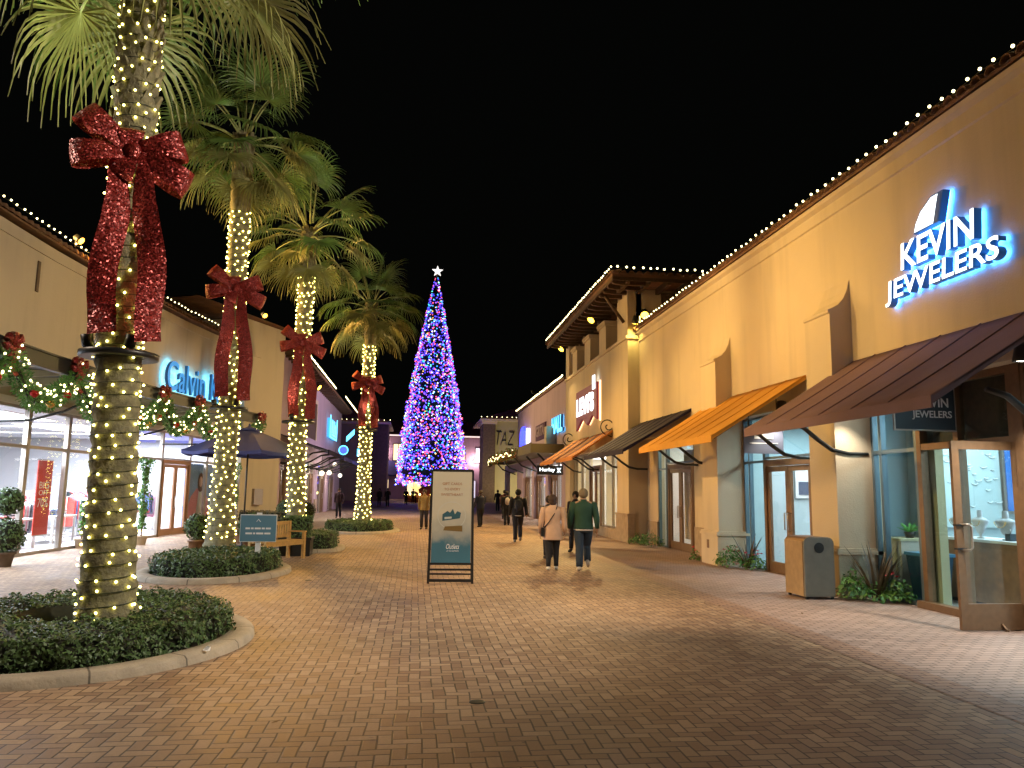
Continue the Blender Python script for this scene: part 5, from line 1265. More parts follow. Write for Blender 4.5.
for i, (a, b) in enumerate(zip(GY, GY[1:])):
    r = random.Random(50 + i)
    t = thing('garland', 'lit evergreen garland swag on the left canopy, %s swag from the camera' % words[i], 'garland', (cx(a) + 0.1, a, 3.9), 'garland swags along the left canopy')
    def GP(q): y = a + (b - a)*q; return Vector((cx(y) + 0.12, y, 3.86 - 0.66*4*q*(1-q) * (1 + 0.12*math.sin(q*6))))
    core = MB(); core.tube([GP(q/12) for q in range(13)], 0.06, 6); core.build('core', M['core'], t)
    mb = MB()
    for _ in range(1900):
        q = r.random(); p = GP(q); an = r.uniform(0, 2*math.pi); rad_ = 0.17*math.sqrt(r.random()) + 0.03
        nv = Vector((math.cos(an), r.uniform(-.3, .3), math.sin(an)))
        c = p + nv*rad_; tip = c + nv*r.uniform(.03, .07) + Vector((0, r.uniform(-.05, .05), 0)); s = nv.cross(Vector((0, 1, 0))).normalized()*0.011
        mb.add([c - s, c + s, tip + s*0.3, tip - s*0.3], [(0, 1, 2, 3)])
    mb.build('needles', M['leaf_l'], t, fix=False)
    for k in range(44):
        q = (k + r.uniform(.1, .9))/44; p = GP(q); an = r.uniform(-2.0, 2.0); rad_ = r.uniform(.13, .25)
        bulb_obj(t, (p.x + rad_*math.cos(an), p.y + r.uniform(-.03, .03), p.z + rad_*math.sin(an)), BG)
    for q in (0.25, 0.5, 0.75):
        p = GP(q); m_ = MB(); m_.ball((p.x + 0.14, p.y, p.z - 0.05), 0.075, seg=12, ring=8); m_.build('ornament', ORN if q == 0.5 else ORR, t)
# rust garland of leaves and bulbs along the curved canopy on the right
for i in range(7):
    r = random.Random(80 + i); a, b = CANOPY2[2*i], CANOPY2[min(2*i + 2, 14)]
    t = thing('garland', 'rust and gold garland on the curved right canopy, %s swag from the near end' % words[i], 'garland', (a[0], a[1], 3.9), 'garland swags along the right canopy')
    mb = MB()
    for _ in range(420):
        q = r.random(); x = a[0] + (b[0]-a[0])*q; y = a[1] + (b[1]-a[1])*q; z = 3.92 - 0.3*4*q*(1-q)
        c = Vector((x - 0.06 + r.uniform(-.16, .1), y + r.uniform(-.1, .1), z + r.uniform(-.22, .2))); d = Vector((r.uniform(-1, 1), r.uniform(-1, 1), r.uniform(-1, 1))).normalized()*0.09; s = d.cross(Vector((0.3, 0.5, 1))).normalized()*0.035
        mb.add([c - s, c + s, c + d], [(0, 1, 2)], 1 if r.random() < 0.45 else 0)
    mb.build('leaves', [M['leaf_l'], mat('rust_leaf_%d' % i, (0.45, 0.12, 0.02), .5)], t, fix=False)
    for k in range(7):
        q = (k + .5)/7; bulb_obj(t, (a[0] + (b[0]-a[0])*q - 0.2, a[1] + (b[1]-a[1])*q, 3.9 - 0.3*4*q*(1-q) + r.uniform(-.1, .1)), BM[0.03])

# ================================================================== umbrella, bench, blue sign, planters behind
def umbrella():
    cx_, cy_ = -4.72, 22.6; t = thing('patio_umbrella', 'navy canvas patio umbrella standing open behind the second palm', 'umbrella', (cx_, cy_, 0))
    R_, z0, z1 = 1.75, 2.66, 3.3; n = 8; mb = MB(); K = 6
    for s in range(n):
        a0 = 2*math.pi*(s + .5)/n; a1 = 2*math.pi*(s + 1.5)/n; vs = []; 
        for k in range(K + 1):
            q = k/K; rr_ = 0.1 + (R_ - 0.1)*q; z = z1 - (z1 - z0)*q**1.15
            for j in range(K + 1):
                w_ = j/K; a = a0 + (a1 - a0)*w_; ch = math.cos((a1 - a0)/2)/math.cos(a - (a0 + a1)/2)
                vs.append((cx_ + rr_*ch*math.cos(a), cy_ + rr_*ch*math.sin(a), z - 0.05*q*math.sin(math.pi*w_)))
        mb.add(vs, [(k*(K+1)+j, k*(K+1)+j+1, (k+1)*(K+1)+j+1, (k+1)*(K+1)+j) for k in range(K) for j in range(K)], 0, True)
        # valance
        va = []
        for j in range(K + 1):
            w_ = j/K; a = a0 + (a1 - a0)*w_; ch = math.cos((a1 - a0)/2)/math.cos(a - (a0 + a1)/2); x, y = cx_ + R_*ch*math.cos(a), cy_ + R_*ch*math.sin(a); z = z0 - 0.05*math.sin(math.pi*w_); va += [(x, y, z), (x, y, z - 0.09)]
        mb.add(va, [(2*j, 2*j+2, 2*j+3, 2*j+1) for j in range(K)])
    mb.build('canopy', M['navy'], t)
    mb = MB(); mb.lathe((cx_, cy_, 0), [(0.2, 3.24), (0.34, 3.27), (0.1, 3.36), (0.03, 3.38), (0.025, 3.46), (0.0, 3.47)], 8); mb.build('vent_cap', M['navy'], t)
    mb = MB(); mb.tube([(cx_, cy_, 0.05), (cx_, cy_, 3.35)], 0.026, 8); mb.build('pole', M['iron'], t)
    mb = MB()
    for s in range(n): a = 2*math.pi*(s + .5)/n; mb.tube([(cx_, cy_, 3.22), (cx_ + R_*math.cos(a), cy_ + R_*math.sin(a), z0 + 0.0)], 0.012, 4); mb.tube([(cx_, cy_, 2.6), (cx_ + 0.8*math.cos(a), cy_ + 0.8*math.sin(a), 2.98)], 0.01, 4)
    mb.build('ribs', M['iron'], t)
    mb = MB(); mb.lathe((cx_, cy_, 0), [(0.0, 0), (0.3, 0.0), (0.3, 0.05), (0.06, 0.08), (0.045, 0.3), (0.0, 0.3)], 20); mb.build('base', M['iron'], t)
umbrella()

def bench():
    # faces away to the left; its long side runs roughly along the view
    t = thing('bench', 'slatted teak bench behind the blue sign', 'bench', (-3.15, 18.9, 0), rotz=R(62))
    L = 1.5
    for (x, y) in ((-L/2 + 0.05, -0.22), (L/2 - 0.05, -0.22), (-L/2 + 0.05, 0.22), (L/2 - 0.05, 0.22)):
        m_ = MB(); m_.box(x - 0.035, x + 0.035, y - 0.035, y + 0.035, 0, 0.62 if y < 0 else 0.88); m_.build('leg', M['bench'], t, local=True)
    m_ = MB()
    for k in range(6): m_.box(-L/2, L/2, -0.25 + k*0.08, -0.19 + k*0.08, 0.42, 0.45)
    m_.build('seat', M['bench'], t, local=True)
    m_ = MB(); m_.box(-L/2 + 0.09, L/2 - 0.09, 0.2, 0.23, 0.8, 0.88); m_.box(-L/2 + 0.09, L/2 - 0.09, 0.2, 0.23, 0.5, 0.56)
    for k in range(15): x = -L/2 + 0.14 + k*0.087; m_.box(x, x + 0.045, 0.205, 0.225, 0.56, 0.8)
    m_.build('backrest', M['bench'], t, local=True)
    for x in (-L/2 + 0.05, L/2 - 0.05):
        m_ = MB(); m_.box(x - 0.04, x + 0.04, -0.27, 0.22, 0.622, 0.655); m_.build('armrest', M['bench'], t, local=True)
    m_ = MB(); m_.box(-L/2 + 0.09, L/2 - 0.09, -0.24, -0.21, 0.34, 0.417); m_.box(-L/2 + 0.09, L/2 - 0.09, 0.19, 0.22, 0.34, 0.417); m_.build('rail', M['bench'], t, local=True)
bench()
t = thing('notice_sign', 'small blue notice board on a white post in the second planter', 'sign', (-3.13, 16.4, 0))
m_ = MB(); m_.box(-3.18, -3.08, 16.42, 16.47, 0.1, 1.17); m_.build('post', M['white'], t)
m_ = MB(); m_.box(-3.48, -2.78, 16.385, 16.415, 0.6, 1.12); m_.build('board', mat('sign_blue_paint', (0.10, 0.22, 0.30), 0.45), t)
m_ = MB()
for z, ws in ((0.84, (0.09, 0.05, 0.12, 0.06, 0.10)), (0.74, (0.13, 0.04, 0.14, 0.12))):
    x = -3.13 - sum(ws)/2 - 0.02*(len(ws) - 1)/2
    for w_ in ws: m_.box(x, x + w_, 16.381, 16.384, z, z + 0.035); x += w_ + 0.02
m_.tube([(-3.17, 16.38, 0.99), (-3.13, 16.38, 1.04), (-3.09, 16.38, 0.99)], 0.008, 5)
m_.build('lettering', M['text_w'], t)
m_ = MB()
m_.box(-3.49, -2.77, 16.39, 16.41, 1.12, 1.135); m_.box(-3.49, -2.77, 16.39, 16.41, 0.588, 0.6); m_.box(-3.49, -3.481, 16.39, 16.41, 0.6, 1.12); m_.box(-2.779, -2.77, 16.39, 16.41, 0.6, 1.12); m_.build('frame', M['white'], t)

def box_planter(label, x0, x1, y0, y1, zb, zt, leafm, potm, seed, group='planters round the umbrella'):
    t = thing('planter', label, 'planter', ((x0+x1)/2, (y0+y1)/2, 0), group)
    m_ = MB(); m_.box(x0, x1, y0, y1, 0.0, zb); m_.box(x0 - 0.03, x1 + 0.03, y0 - 0.03, y1 + 0.03, zb - 0.06, zb + 0.001); m_.build('pot', potm, t)
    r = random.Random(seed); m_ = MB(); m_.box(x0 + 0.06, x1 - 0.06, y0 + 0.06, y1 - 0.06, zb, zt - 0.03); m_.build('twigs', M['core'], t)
    pts = []
    for _ in range(int(1500 * (zt - zb + 0.2))):
        f = r.randrange(3); x = r.uniform(x0, x1); y = r.uniform(y0, y1); z = r.uniform(zb, zt)
        if f == 0: pts.append(((x, y0 + 0.04, z), (0, -1, 0)))
        elif f == 1: pts.append(((x1 - 0.04, y, z), (1, 0, 0)))
        else: pts.append(((x, y, zt), (0, 0, 1)))
    m_ = MB(); leaves_on(m_, pts, 0.035, r); m_.build('leaves', leafm, t, fix=False)
box_planter('olive clipped hedge in a brown trough under the umbrella', -5.3, -3.75, 24.3, 24.9, 0.45, 0.95, M['olive'], M['wood'], 1)
box_planter('black trough planter with dark hedge behind the bench', -3.3, -2.55, 20.0, 20.6, 0.45, 0.95, M['leaf'], M['black'], 2)
def ball_plant(label, x, y, zc, rr_, pot_h, pot_r, potm, leafm, seed, group='potted round shrubs', extra=None, n=900, size=0.035):
    t = thing('potted_shrub', label, 'potted shrub', (x, y, 0), group)
    m_ = MB(); m_.lathe((x, y, 0), [(pot_r*0.7, 0), (pot_r*0.75, 0.02), (pot_r, pot_h), (pot_r*1.08, pot_h), (pot_r*1.08, pot_h - 0.05), (pot_r*0.9, pot_h - 0.03), (0, pot_h - 0.04)], 18); m_.build('pot', potm, t)
    r = random.Random(seed); m_ = MB(); m2 = MB(); 
    for (zz, q) in [(zc, rr_)] + (extra or []):
        m2.ball((x, y, zz), q*0.88, seg=12, ring=8); pts = []
        for _ in range(n):
            a = r.uniform(0, 2*math.pi); c = r.uniform(-1, 1); s = math.sqrt(1 - c*c); nv = (s*math.cos(a), s*math.sin(a), c); pts.append(((x + nv[0]*q, y + nv[1]*q, zz + nv[2]*q), nv))
        leaves_on(m_, pts, size, r)
    m2.tube([(x, y, pot_h - 0.05), (x, y, zc)], 0.02, 6)
    m2.build('stem', M['core'], t); m_.build('leaves', leafm, t, fix=False)
ball_plant('dark round shrub in a brown pot left of the second palm', -5.15, 19.6, 0.72, 0.30, 0.42, 0.2, M['wood'], M['leaf'], 5)
ball_plant('dark round shrub in a brown pot under the umbrella, right of the second palm', -4.05, 20.3, 0.7, 0.32, 0.42, 0.2, M['wood'], M['leaf'], 6)
ball_plant('two-ball topiary in a pot outside the glass front, at the left edge of the view', -8.35, 17.3, 0.62, 0.36, 0.3, 0.22, M['darkstone'], M['leaf'], 7, extra=[(1.32, 0.27)])
ball_plant('small dark bush at the corner block, beside the third palm', -4.6, 29.0, 0.9, 0.33, 0.5, 0.22, M['darkstone'], M['leaf'], 8)
ball_plant('green bush in front of the far left awnings', -5.6, 41.5, 0.5, 0.5, 0.25, 0.3, M['darkstone'], M['leaf'], 9)
def vine(label, x, y, z0, z1, w_, leafm, seed, pot=True, n=1500, lean=0.0):
    t = thing('climbing_plant', label, 'climbing plant', (x, y, 0), 'tall climbing plants by the left shops'); r = random.Random(seed)
    if pot: m_ = MB(); m_.lathe((x, y, 0), [(0.13, 0), (0.17, 0.26), (0.19, 0.26), (0.16, 0.22), (0, 0.22)], 16); m_.build('pot', M['stucco'], t)
    m_ = MB(); m_.tube([(x, y, 0.25 if pot else 0.0), (x + lean*0.5, y, (z0+z1)/2), (x + lean, y, z1 - 0.1)], 0.022, 5); m_.build('stem', M['wood'], t)
    pts = []
    for _ in range(n):
        q = r.random(); z = z0 + (z1 - z0)*q; ww = w_*(0.7 + 0.3*math.sin(q*11 + seed))*(1.1 - 0.35*abs(q - .7)); a = r.uniform(0, 6.28); rr_ = ww*math.sqrt(r.random())
        pts.append(((x + lean*q + rr_*math.cos(a), y + rr_*math.sin(a), z), (math.cos(a), math.sin(a), 0.1)))
    m_ = MB(); leaves_on(m_, pts, 0.04, r); m_.build('leaves', leafm, t, fix=False)
vine('tall green topiary column in a small pale pot beside the left shop doors', -7.75, 23.6, 0.45, 2.45, 0.24, M['leaf_l'], 3)
vine('bright climbing plant on the wall behind the umbrella pole', -7.0, 31.2, 0.6, 2.6, 0.3, M['leaf_l'], 4, pot=False)
vine('thin yellow-green plant beside the nearest palm trunk, inside the glass', -9.3 + 0.5, 22.2, 0.35, 1.25, 0.13, M['leaf_l'], 6, n=300)

# ================================================================== A-frame poster stand
t = thing('poster_stand', 'tall black framed poster stand in the middle of the plaza', 'poster stand', (0.69, 14.5, 0), rotz=R(-2.5))
Wd = 0.80
def TI(z): return 0.02 + 0.10*(1 - z/2.05)      # front face leans back
for s_ in (-1, 1):
    m_ = MB(); x = s_*(Wd/2 + 0.0)
    m_.add([(x - 0.022, -0.14, 0), (x + 0.022, -0.14, 0), (x + 0.022, -0.10, 0), (x - 0.022, -0.10, 0), (x*0.94 - 0.022, -0.03, 2.05), (x*0.94 + 0.022, -0.03, 2.05), (x*0.94 + 0.022, 0.01, 2.05), (x*0.94 - 0.022, 0.01, 2.05)],
           [(0,3,2,1),(4,5,6,7),(0,1,5,4),(1,2,6,5),(2,3,7,6),(3,0,4,7)]); m_.build('leg', M['black'], t, local=True)
    m_ = MB(); m_.tube([(x, 0.42, 0.0), (x*0.95, 0.03, 2.0)], 0.018, 6); m_.build('leg', M['black'], t, local=True)
m_ = MB(); m_.box(-Wd/2*0.94, Wd/2*0.94, -0.04, 0.0, 2.02, 2.07); m_.box(-Wd/2, Wd/2, -0.115, -0.09, 0.33, 0.37); m_.box(-Wd/2, Wd/2, -0.12, -0.095, 0.23, 0.265); m_.box(-Wd/2, Wd/2, -0.14, -0.1, 0.03, 0.08); m_.box(-Wd/2, Wd/2, 0.38, 0.41, 0.10, 0.13)
m_.build('frame', M['black'], t, local=True)
def poster_mat():
    m = bpy.data.materials.new('winter_poster'); m.use_nodes = True; nt = m.node_tree; b = nt.nodes['Principled BSDF']; b.inputs['Roughness'].default_value = 0.25
    tc = nt.nodes.new('ShaderNodeTexCoord'); sp = nt.nodes.new('ShaderNodeSeparateXYZ'); nt.links.new(tc.outputs['Object'], sp.inputs[0])
    n = nt.nodes.new('ShaderNodeTexNoise'); n.inputs['Scale'].default_value = 3.5; n.inputs['Detail'].default_value = 5; nt.links.new(tc.outputs['Object'], n.inputs['Vector'])
    a = nt.nodes.new('ShaderNodeMath'); a.operation = 'MULTIPLY_ADD'; a.inputs[1].default_value = 0.28; nt.links.new(n.outputs['Fac'], a.inputs[0])
    s = nt.nodes.new('ShaderNodeMath'); s.operation = 'MULTIPLY_ADD'; s.inputs[1].default_value = 0.5; s.inputs[2].default_value = -0.16; nt.links.new(sp.outputs[2], s.inputs[0]); nt.links.new(s.outputs[0], a.inputs[2])
    r = nt.nodes.new('ShaderNodeValToRGB'); e = r.color_ramp.elements; e[0].position = 0.12; e[0].color = (0.06, 0.17, 0.24, 1); e[1].position = 0.62; e[1].color = (0.50, 0.46, 0.36, 1)
    x = e.new(0.33); x.color = (0.06, 0.15, 0.21, 1); x = e.new(0.42); x.color = (0.30, 0.31, 0.28, 1)
    nt.links.new(a.outputs[0], r.inputs[0]); nt.links.new(r.outputs[0], b.inputs['Base Color']); return m
def tilt(mb):   # bring a flat x-z drawing onto the leaning face
    mb.v = [(x, y - 0.03 - 0.085*(1 - z/2.05), z) for (x, y, z) in mb.v]; return mb
m_ = MB(); m_.box(-0.36, 0.36, -0.012, 0.0, 0.37, 2.02); po = tilt(m_).build('poster', poster_mat(), t, local=True)
tx = MB()
for body, z, W_, H_ in (('GIFT CARDS', 1.80, 0.36, 0.045), ('TO EVERY', 1.70, 0.30, 0.045), ('SWEETHEART', 1.60, 0.40, 0.045)):
    vs, fs, mi = text_mesh(body, W_, H_, 0.002, None, None); tx.add([(v.x, -0.0145 - 0*v.z, v.y + z) for v in vs], [f for f, k in zip(fs, mi) if k == 0])
tilt(tx).build('lettering', mat('copper_ink', (0.30, 0.12, 0.05), 0.5), t, local=True, fix=False)
tx = MB(); vs, fs, mi = text_mesh('Outlets', 0.24, 0.09, 0.002, None, None, shear=0.3); tx.add([(v.x + 0.03, -0.0145, v.y + 0.66) for v in vs], [f for f, k in zip(fs, mi) if k == 0])
vs, fs, mi = text_mesh('AT SAN CLEMENTE', 0.22, 0.022, 0.002, None, None); tx.add([(v.x + 0.03, -0.0145, v.y + 0.58) for v in vs], [f for f, k in zip(fs, mi) if k == 0])
tilt(tx).build('lettering', M['text_w'], t, local=True, fix=False)
# snow globe picture: ring outline, little blue roofs, gold base
pic = MB()
for k in range(40):
    a0, a1 = R(-60 + 300*k/40), R(-60 + 300*(k+1)/40); 
    q = [(0.26*math.cos(a + 0) , 1.22 + 0.25*math.sin(a)) for a in (a0, a1)] + [(0.25*math.cos(a), 1.22 + 0.24*math.sin(a)) for a in (a1, a0)]
    pic.add([(x, -0.0145, z) for x, z in q], [(0, 1, 2, 3)], 0)
pic.add([(x, -0.0146, z) for x, z in ((-0.17, 1.12), (0.15, 1.17), (0.17, 1.27), (0.10, 1.30), (0.06, 1.24), (0.02, 1.34), (-0.03, 1.27), (-0.08, 1.30), (-0.17, 1.24))], [tuple(range(9))], 1)
pic.add([(x, -0.0147, z) for x, z in ((-0.13, 1.15), (0.0, 1.165), (0.0, 1.2), (-0.13, 1.19))], [(0, 1, 2, 3)], 0)
pic.add([(x, -0.0146, z) for x, z in ((-0.15, 0.95), (0.2, 0.93), (0.2, 1.04), (-0.12, 1.02))], [(0, 1, 2, 3)], 2)
tilt(pic).build('picture', [mat('pale_ink', (0.45, 0.45, 0.40), .4), mat('teal_ink', (0.03, 0.09, 0.12), .4), mat('gold_ink', (0.16, 0.10, 0.03), .4)], t, local=True, fix=False)

# ================================================================== litter bin on the right
t = thing('litter_bin', 'grey litter bin with round hole and tan sides beside the first pilaster', 'litter bin', (6.7, 12.75, 0))
x0, x1, y0, y1, H_ = 6.34, 6.86, 12.15, 12.8, 1.0
arch = [(x0, 0.05), (x0, 0.90)] + [(x0 + 0.1 - 0.1*math.cos(a), 0.90 + 0.1*math.sin(a)) for a in [R(q) for q in (15, 40, 65, 90)]] + [(x1 - 0.1 + 0.1*math.sin(a), 0.90 + 0.1*math.cos(a)) for a in [R(q) for q in (0, 25, 50, 75)]] + [(x1, 0.90), (x1, 0.05)]
m_ = MB(); m_.prism(arch, 'y', y0, y0 + 0.04); 
m_.build('front_panel', mat('bin_grey', (0.22, 0.20, 0.16), 0.55, var=(8, .1)), t)
m_ = MB(); m_.box(x0 - 0.01, x0 + 0.03, y0 + 0.041, y1, 0.05, 0.93); m_.box(x1 - 0.03, x1 + 0.01, y0 + 0.041, y1, 0.05, 0.93); m_.box(x0 + 0.031, x1 - 0.031, y1 - 0.03, y1, 0.05, 0.93); m_.build('side_panel', mat('bin_tan', (0.38, 0.25, 0.12), 0.6, var=(10, .15)), t)
m_ = MB(); m_.prism([(a_, b_ if b_ > 0.5 else 0.86) for a_, b_ in arch], 'y', y0 + 0.041, y1 + 0.005); m_.build('lid', M['bronze'], t)
m_ = MB(); c = ((x0+x1)/2, 0.83); m_.prism([(c[0] + 0.085*math.cos(a), c[1] + 0.085*math.sin(a)) for a in [2*math.pi*k/20 for k in range(20)]], 'y', y0 - 0.008, y0 - 0.002); m_.build('opening', M['black'], t)
m_ = MB()
for x in (x0 + 0.04, x1 - 0.04):
    for y in (y0 + 0.04, y1 - 0.04): m_.box(x - 0.02, x + 0.02, y - 0.02, y + 0.02, 0, 0.05)
m_.build('foot', M['iron'], t)

# ================================================================== flower clumps at the pilasters
def clump(label, x, y, parts, seed, group='flower clumps at the pilaster feet'):
    t = thing('flower_clump', label, 'plants', (x, y, 0), group); r = random.Random(seed)
    for (kind, dx, dy, rr_, h, n) in parts:
        mb = MB(); nm = 'leaves'
        if kind == 'bush':
            pts = []
            for _ in range(n):
                a = r.uniform(0, 6.28); q = math.sqrt(r.random()); z = h*(1 - 0.75*q*q)*r.uniform(0.35, 1); pts.append(((x + dx + rr_*q*math.cos(a), y + dy + rr_*q*math.sin(a), z), (math.cos(a)*q, math.sin(a)*q, 0.8)))
            leaves_on(mb, pts, 0.035, r); m2 = M['leaf_l']
        elif kind == 'flax':
            nm = 'blades'; m2 = mat('flax_blade_%d' % seed, (0.10, 0.075, 0.045), .5, var=(5, .4))
            for _ in range(n):
                a = r.uniform(0, 6.28); ln_ = h*r.uniform(.55, 1.05); o = Vector((x + dx, y + dy, 0.02)); d = Vector((math.cos(a)*r.uniform(.1, .55), math.sin(a)*r.uniform(.1, .55), 1)).normalized(); s = Vector((-math.sin(a), math.cos(a), 0))
                vs = []; P = o + Vector((math.cos(a), math.sin(a), 0))*0.05
                for k in range(6):
                    w_ = 0.024*(1 - (k/5)**2) + 0.002; vs += [P - s*w_, P + s*w_]; P = P + d*ln_/5; d = (d + Vector((math.cos(a)*0.09, math.sin(a)*0.09, -0.03))).normalized()
                mb.add(vs, [(2*k, 2*k+1, 2*k+3, 2*k+2) for k in range(5)])
        elif kind == 'flower':
            nm = 'flower'; m2 = mat('red_petal_%d_%d' % (seed, int(abs(dx*100))), (0.55, 0.01, 0.03), .5)
            for _ in range(n):
                c = Vector((x + dx + r.uniform(-rr_, rr_), y + dy + r.uniform(-rr_, rr_), h + r.uniform(-.06, .06)))
                for k in range(6):
                    a = r.uniform(0, 6.28); d = Vector((math.cos(a), math.sin(a), r.uniform(0, .8)))*0.05; s = Vector((-math.sin(a), math.cos(a), 0))*0.02
                    mb.add([c, c + d*0.6 - s, c + d, c + d*0.6 + s], [(0, 1, 2, 3)])
        mb.build(nm, m2, t, fix=False)
clump('dark flax with green bush and red flowers at the first pilaster, by the shop door', 7.42, 12.0, [('flax', 0.06, 0, 0.1, 0.98, 46), ('bush', -0.28, 0.12, 0.26, 0.5, 420), ('bush', 0.28, -0.25, 0.24, 0.42, 380), ('bush', 0.0, 0.0, 0.35, 0.28, 300), ('flower', 0.22, -0.22, 0.08, 0.46, 7)], 1)
clump('leafy clump with red flowers at the second pilaster, left of the double doors', 7.35, 17.3, [('bush', -0.1, 0, 0.38, 0.55, 520), ('bush', 0.25, -0.5, 0.3, 0.35, 300), ('flax', 0.2, -0.25, 0.1, 0.85, 22), ('flower', -0.15, 0.0, 0.25, 0.42, 9), ('flower', 0.2, -0.5, 0.2, 0.36, 9), ('flower', 0.0, -0.2, 0.2, 0.1, 6)], 2)
clump('low green clump before the dark double doors beyond the second pilaster', 7.3, 23.6, [('bush', 0, 0, 0.42, 0.55, 420), ('bush', -0.1, 1.0, 0.35, 0.4, 300)], 3)
clump('small red flower tuft on the far side of the second pilaster', 7.0, 18.95, [('bush', 0, 0, 0.14, 0.3, 120), ('flower', 0, 0, 0.06, 0.3, 3)], 4)

# ================================================================== things inside the right-hand shops
t = thing('counter', 'brown wooden display counter with white top in the jewellery shop window', 'counter', (8.9, 9.9, 0))
m_ = MB(); m_.box(8.75, 9.4, 8.6, 12.05, 0.08, 1.0); m_.build('body', M['wood'], t)
m_ = MB(); m_.box(8.71, 9.44, 8.56, 12.09, 1.0, 1.04); m_.build('top', M['white'], t)
m_ = MB(); m_.box(8.8, 9.35, 8.65, 12.0, 0.02, 0.08); m_.build('base', M['black'], t)
t = thing('ledge_unit', 'cream shelf unit behind the glass at the first pilaster', 'shelf unit', (8.7, 12.0, 0))
m_ = MB(); m_.box(8.02, 8.6, 12.1, 12.75, 0.02, 0.95); m_.build('body', M['stucco_l'], t)
m_ = MB(); m_.box(8.0, 8.63, 12.08, 12.77, 0.95, 0.99); m_.build('top', M['stucco_g'], t)
t = thing('waste_basket', 'dark blue bin standing inside the glass at the first pilaster', 'bin', (8.2, 11.75, 0))
m_ = MB(); m_.add([(8.10, 11.55, 0.03), (8.43, 11.55, 0.03), (8.43, 11.95, 0.03), (8.10, 11.95, 0.03), (8.04, 11.47, 0.74), (8.48, 11.47, 0.74), (8.48, 12.02, 0.74), (8.04, 12.02, 0.74)], [(0,3,2,1),(4,5,6,7),(0,1,5,4),(1,2,6,5),(2,3,7,6),(3,0,4,7)]); m_.build('body', mat('dark_blue_plastic', (0.02, 0.06, 0.10), .4), t)
m_ = MB(); m_.box(8.02, 8.50, 11.45, 12.04, 0.74, 0.79); m_.build('rim', mat('blue_plastic', (0.05, 0.18, 0.30), .4), t)
t = thing('potted_plant', 'bright green spiky plant on the shelf inside the jewellery shop', 'plant', (8.5, 11.9, 0.99)); r = random.Random(4)
m_ = MB(); m_.lathe((8.35, 12.35, 0.99), [(0.06, 0), (0.09, 0.1), (0, 0.09)], 12); m_.build('pot', M['iron'], t)
m_ = MB()
for _ in range(60):
    a = r.uniform(0, 6.28); d = Vector((math.cos(a)*r.uniform(.3, 1), math.sin(a)*r.uniform(.3, 1), r.uniform(.5, 1.2))).normalized(); s = Vector((-math.sin(a), math.cos(a), 0))*0.012; o = Vector((8.35, 12.35, 1.07)); L_ = r.uniform(.12, .26)
    m_.add([o - s, o + s, o + d*L_*0.6 + s, o + d*L_ + Vector((0,0,-.03)), o + d*L_*0.6 - s], [(0, 1, 2, 3, 4)])
m_.build('leaves', mat('lime_leaf', (0.12, 0.42, 0.08), .5), t, fix=False)
bm_ = mat('display_velvet', (0.55, 0.57, 0.62), .6)
def bust(label, x, y, S):
    t = thing('necklace_bust', label, 'necklace bust', (x, y, 1.04), 'necklace busts on the counter')
    m_ = MB(); m_.lathe((x, y, 1.042), [(0.08*S, 0), (0.08*S, 0.012), (0.03*S, 0.02), (0.03*S, 0.06), (0.07*S, 0.09), (0.12*S, 0.18), (0.18*S, 0.26), (0.185*S, 0.285), (0.12*S, 0.315), (0.058*S, 0.335), (0.052*S, 0.44), (0.0, 0.445)], 16, sy=1.0, sx=0.4); m_.build('bust', bm_, t)
    m_ = MB(); m_.tube([(x - 0.09*S, y + 0.1*S*math.cos(a), 1.06 + 0.26 - 0.09*math.sin(a)) for a in [k*math.pi/8 for k in range(9)]], 0.006, 5); m_.build('necklace', ORN, t)
bust('necklace bust on the counter, nearest to the door jamb', 8.95, 11.95, 0.9); bust('tall necklace bust in the middle of the counter', 9.0, 11.5, 1.0); bust('necklace bust nearer along the counter, beside the ring box', 9.0, 10.95, 1.15)
t = thing('ring_display', 'small dark ring box stand on the counter', 'ring display', (8.9, 10.8, 1.04))
m_ = MB(); m_.box(8.85, 8.95, 10.7, 10.8, 1.042, 1.15); m_.build('box', M['navy_p'], t); m_ = MB(); m_.tube([(8.9, 10.75, 1.15), (8.9, 10.75, 1.22)], 0.01, 6); m_.build('post', M['alu'], t)
t = thing('wall_screen', 'bright blue poster on the end wall of the jewellery shop', 'poster', (11.9, 8.6, 1.8))
m_ = MB(); m_.box(10.55, 11.6, 12.82, 12.88, 1.4, 2.6); m_.build('frame', M['alu'], t); m_ = MB(); m_.box(10.6, 11.55, 12.80, 12.815, 1.45, 2.55); m_.build('picture', mat('blue_print', (0.06, 0.22, 0.65), .4), t)
# display cases and a picture in the second shop
for k_, (x, y) in enumerate(((9.0, 14.4), (9.0, 16.2))):
    t = thing('display_case', ('glass display case behind the double doors, near one', 'glass display case behind the double doors, far one')[k_], 'display case', (x, y, 0), 'display cases in the second shop')
    m_ = MB(); m_.box(x, x + 0.55, y - 0.7, y + 0.7, 0, 0.85); m_.build('body', M['white'], t); m_ = MB(); m_.box(x, x + 0.55, y - 0.7, y + 0.7, 0.86, 1.15); m_.build('glass_top', M['glass'], t)
    m_ = MB(); m_.box(x + 0.05, x + 0.5, y - 0.65, y + 0.65, 0.861, 0.9); m_.build('tray', M['navy_p'], t)
t = thing('wall_picture', 'framed landscape picture on the wall seen left of the double doors', 'picture', (12.05, 17.0, 2))
m_ = MB(); m_.box(9.3, 10.6, 18.12, 18.16, 1.6, 2.3); m_.build('frame', M['white'], t); m_ = MB(); m_.box(9.38, 10.52, 18.10, 18.118, 1.68, 2.0); m_.build('picture', mat('slate_print', (0.08, 0.10, 0.16), .5), t)
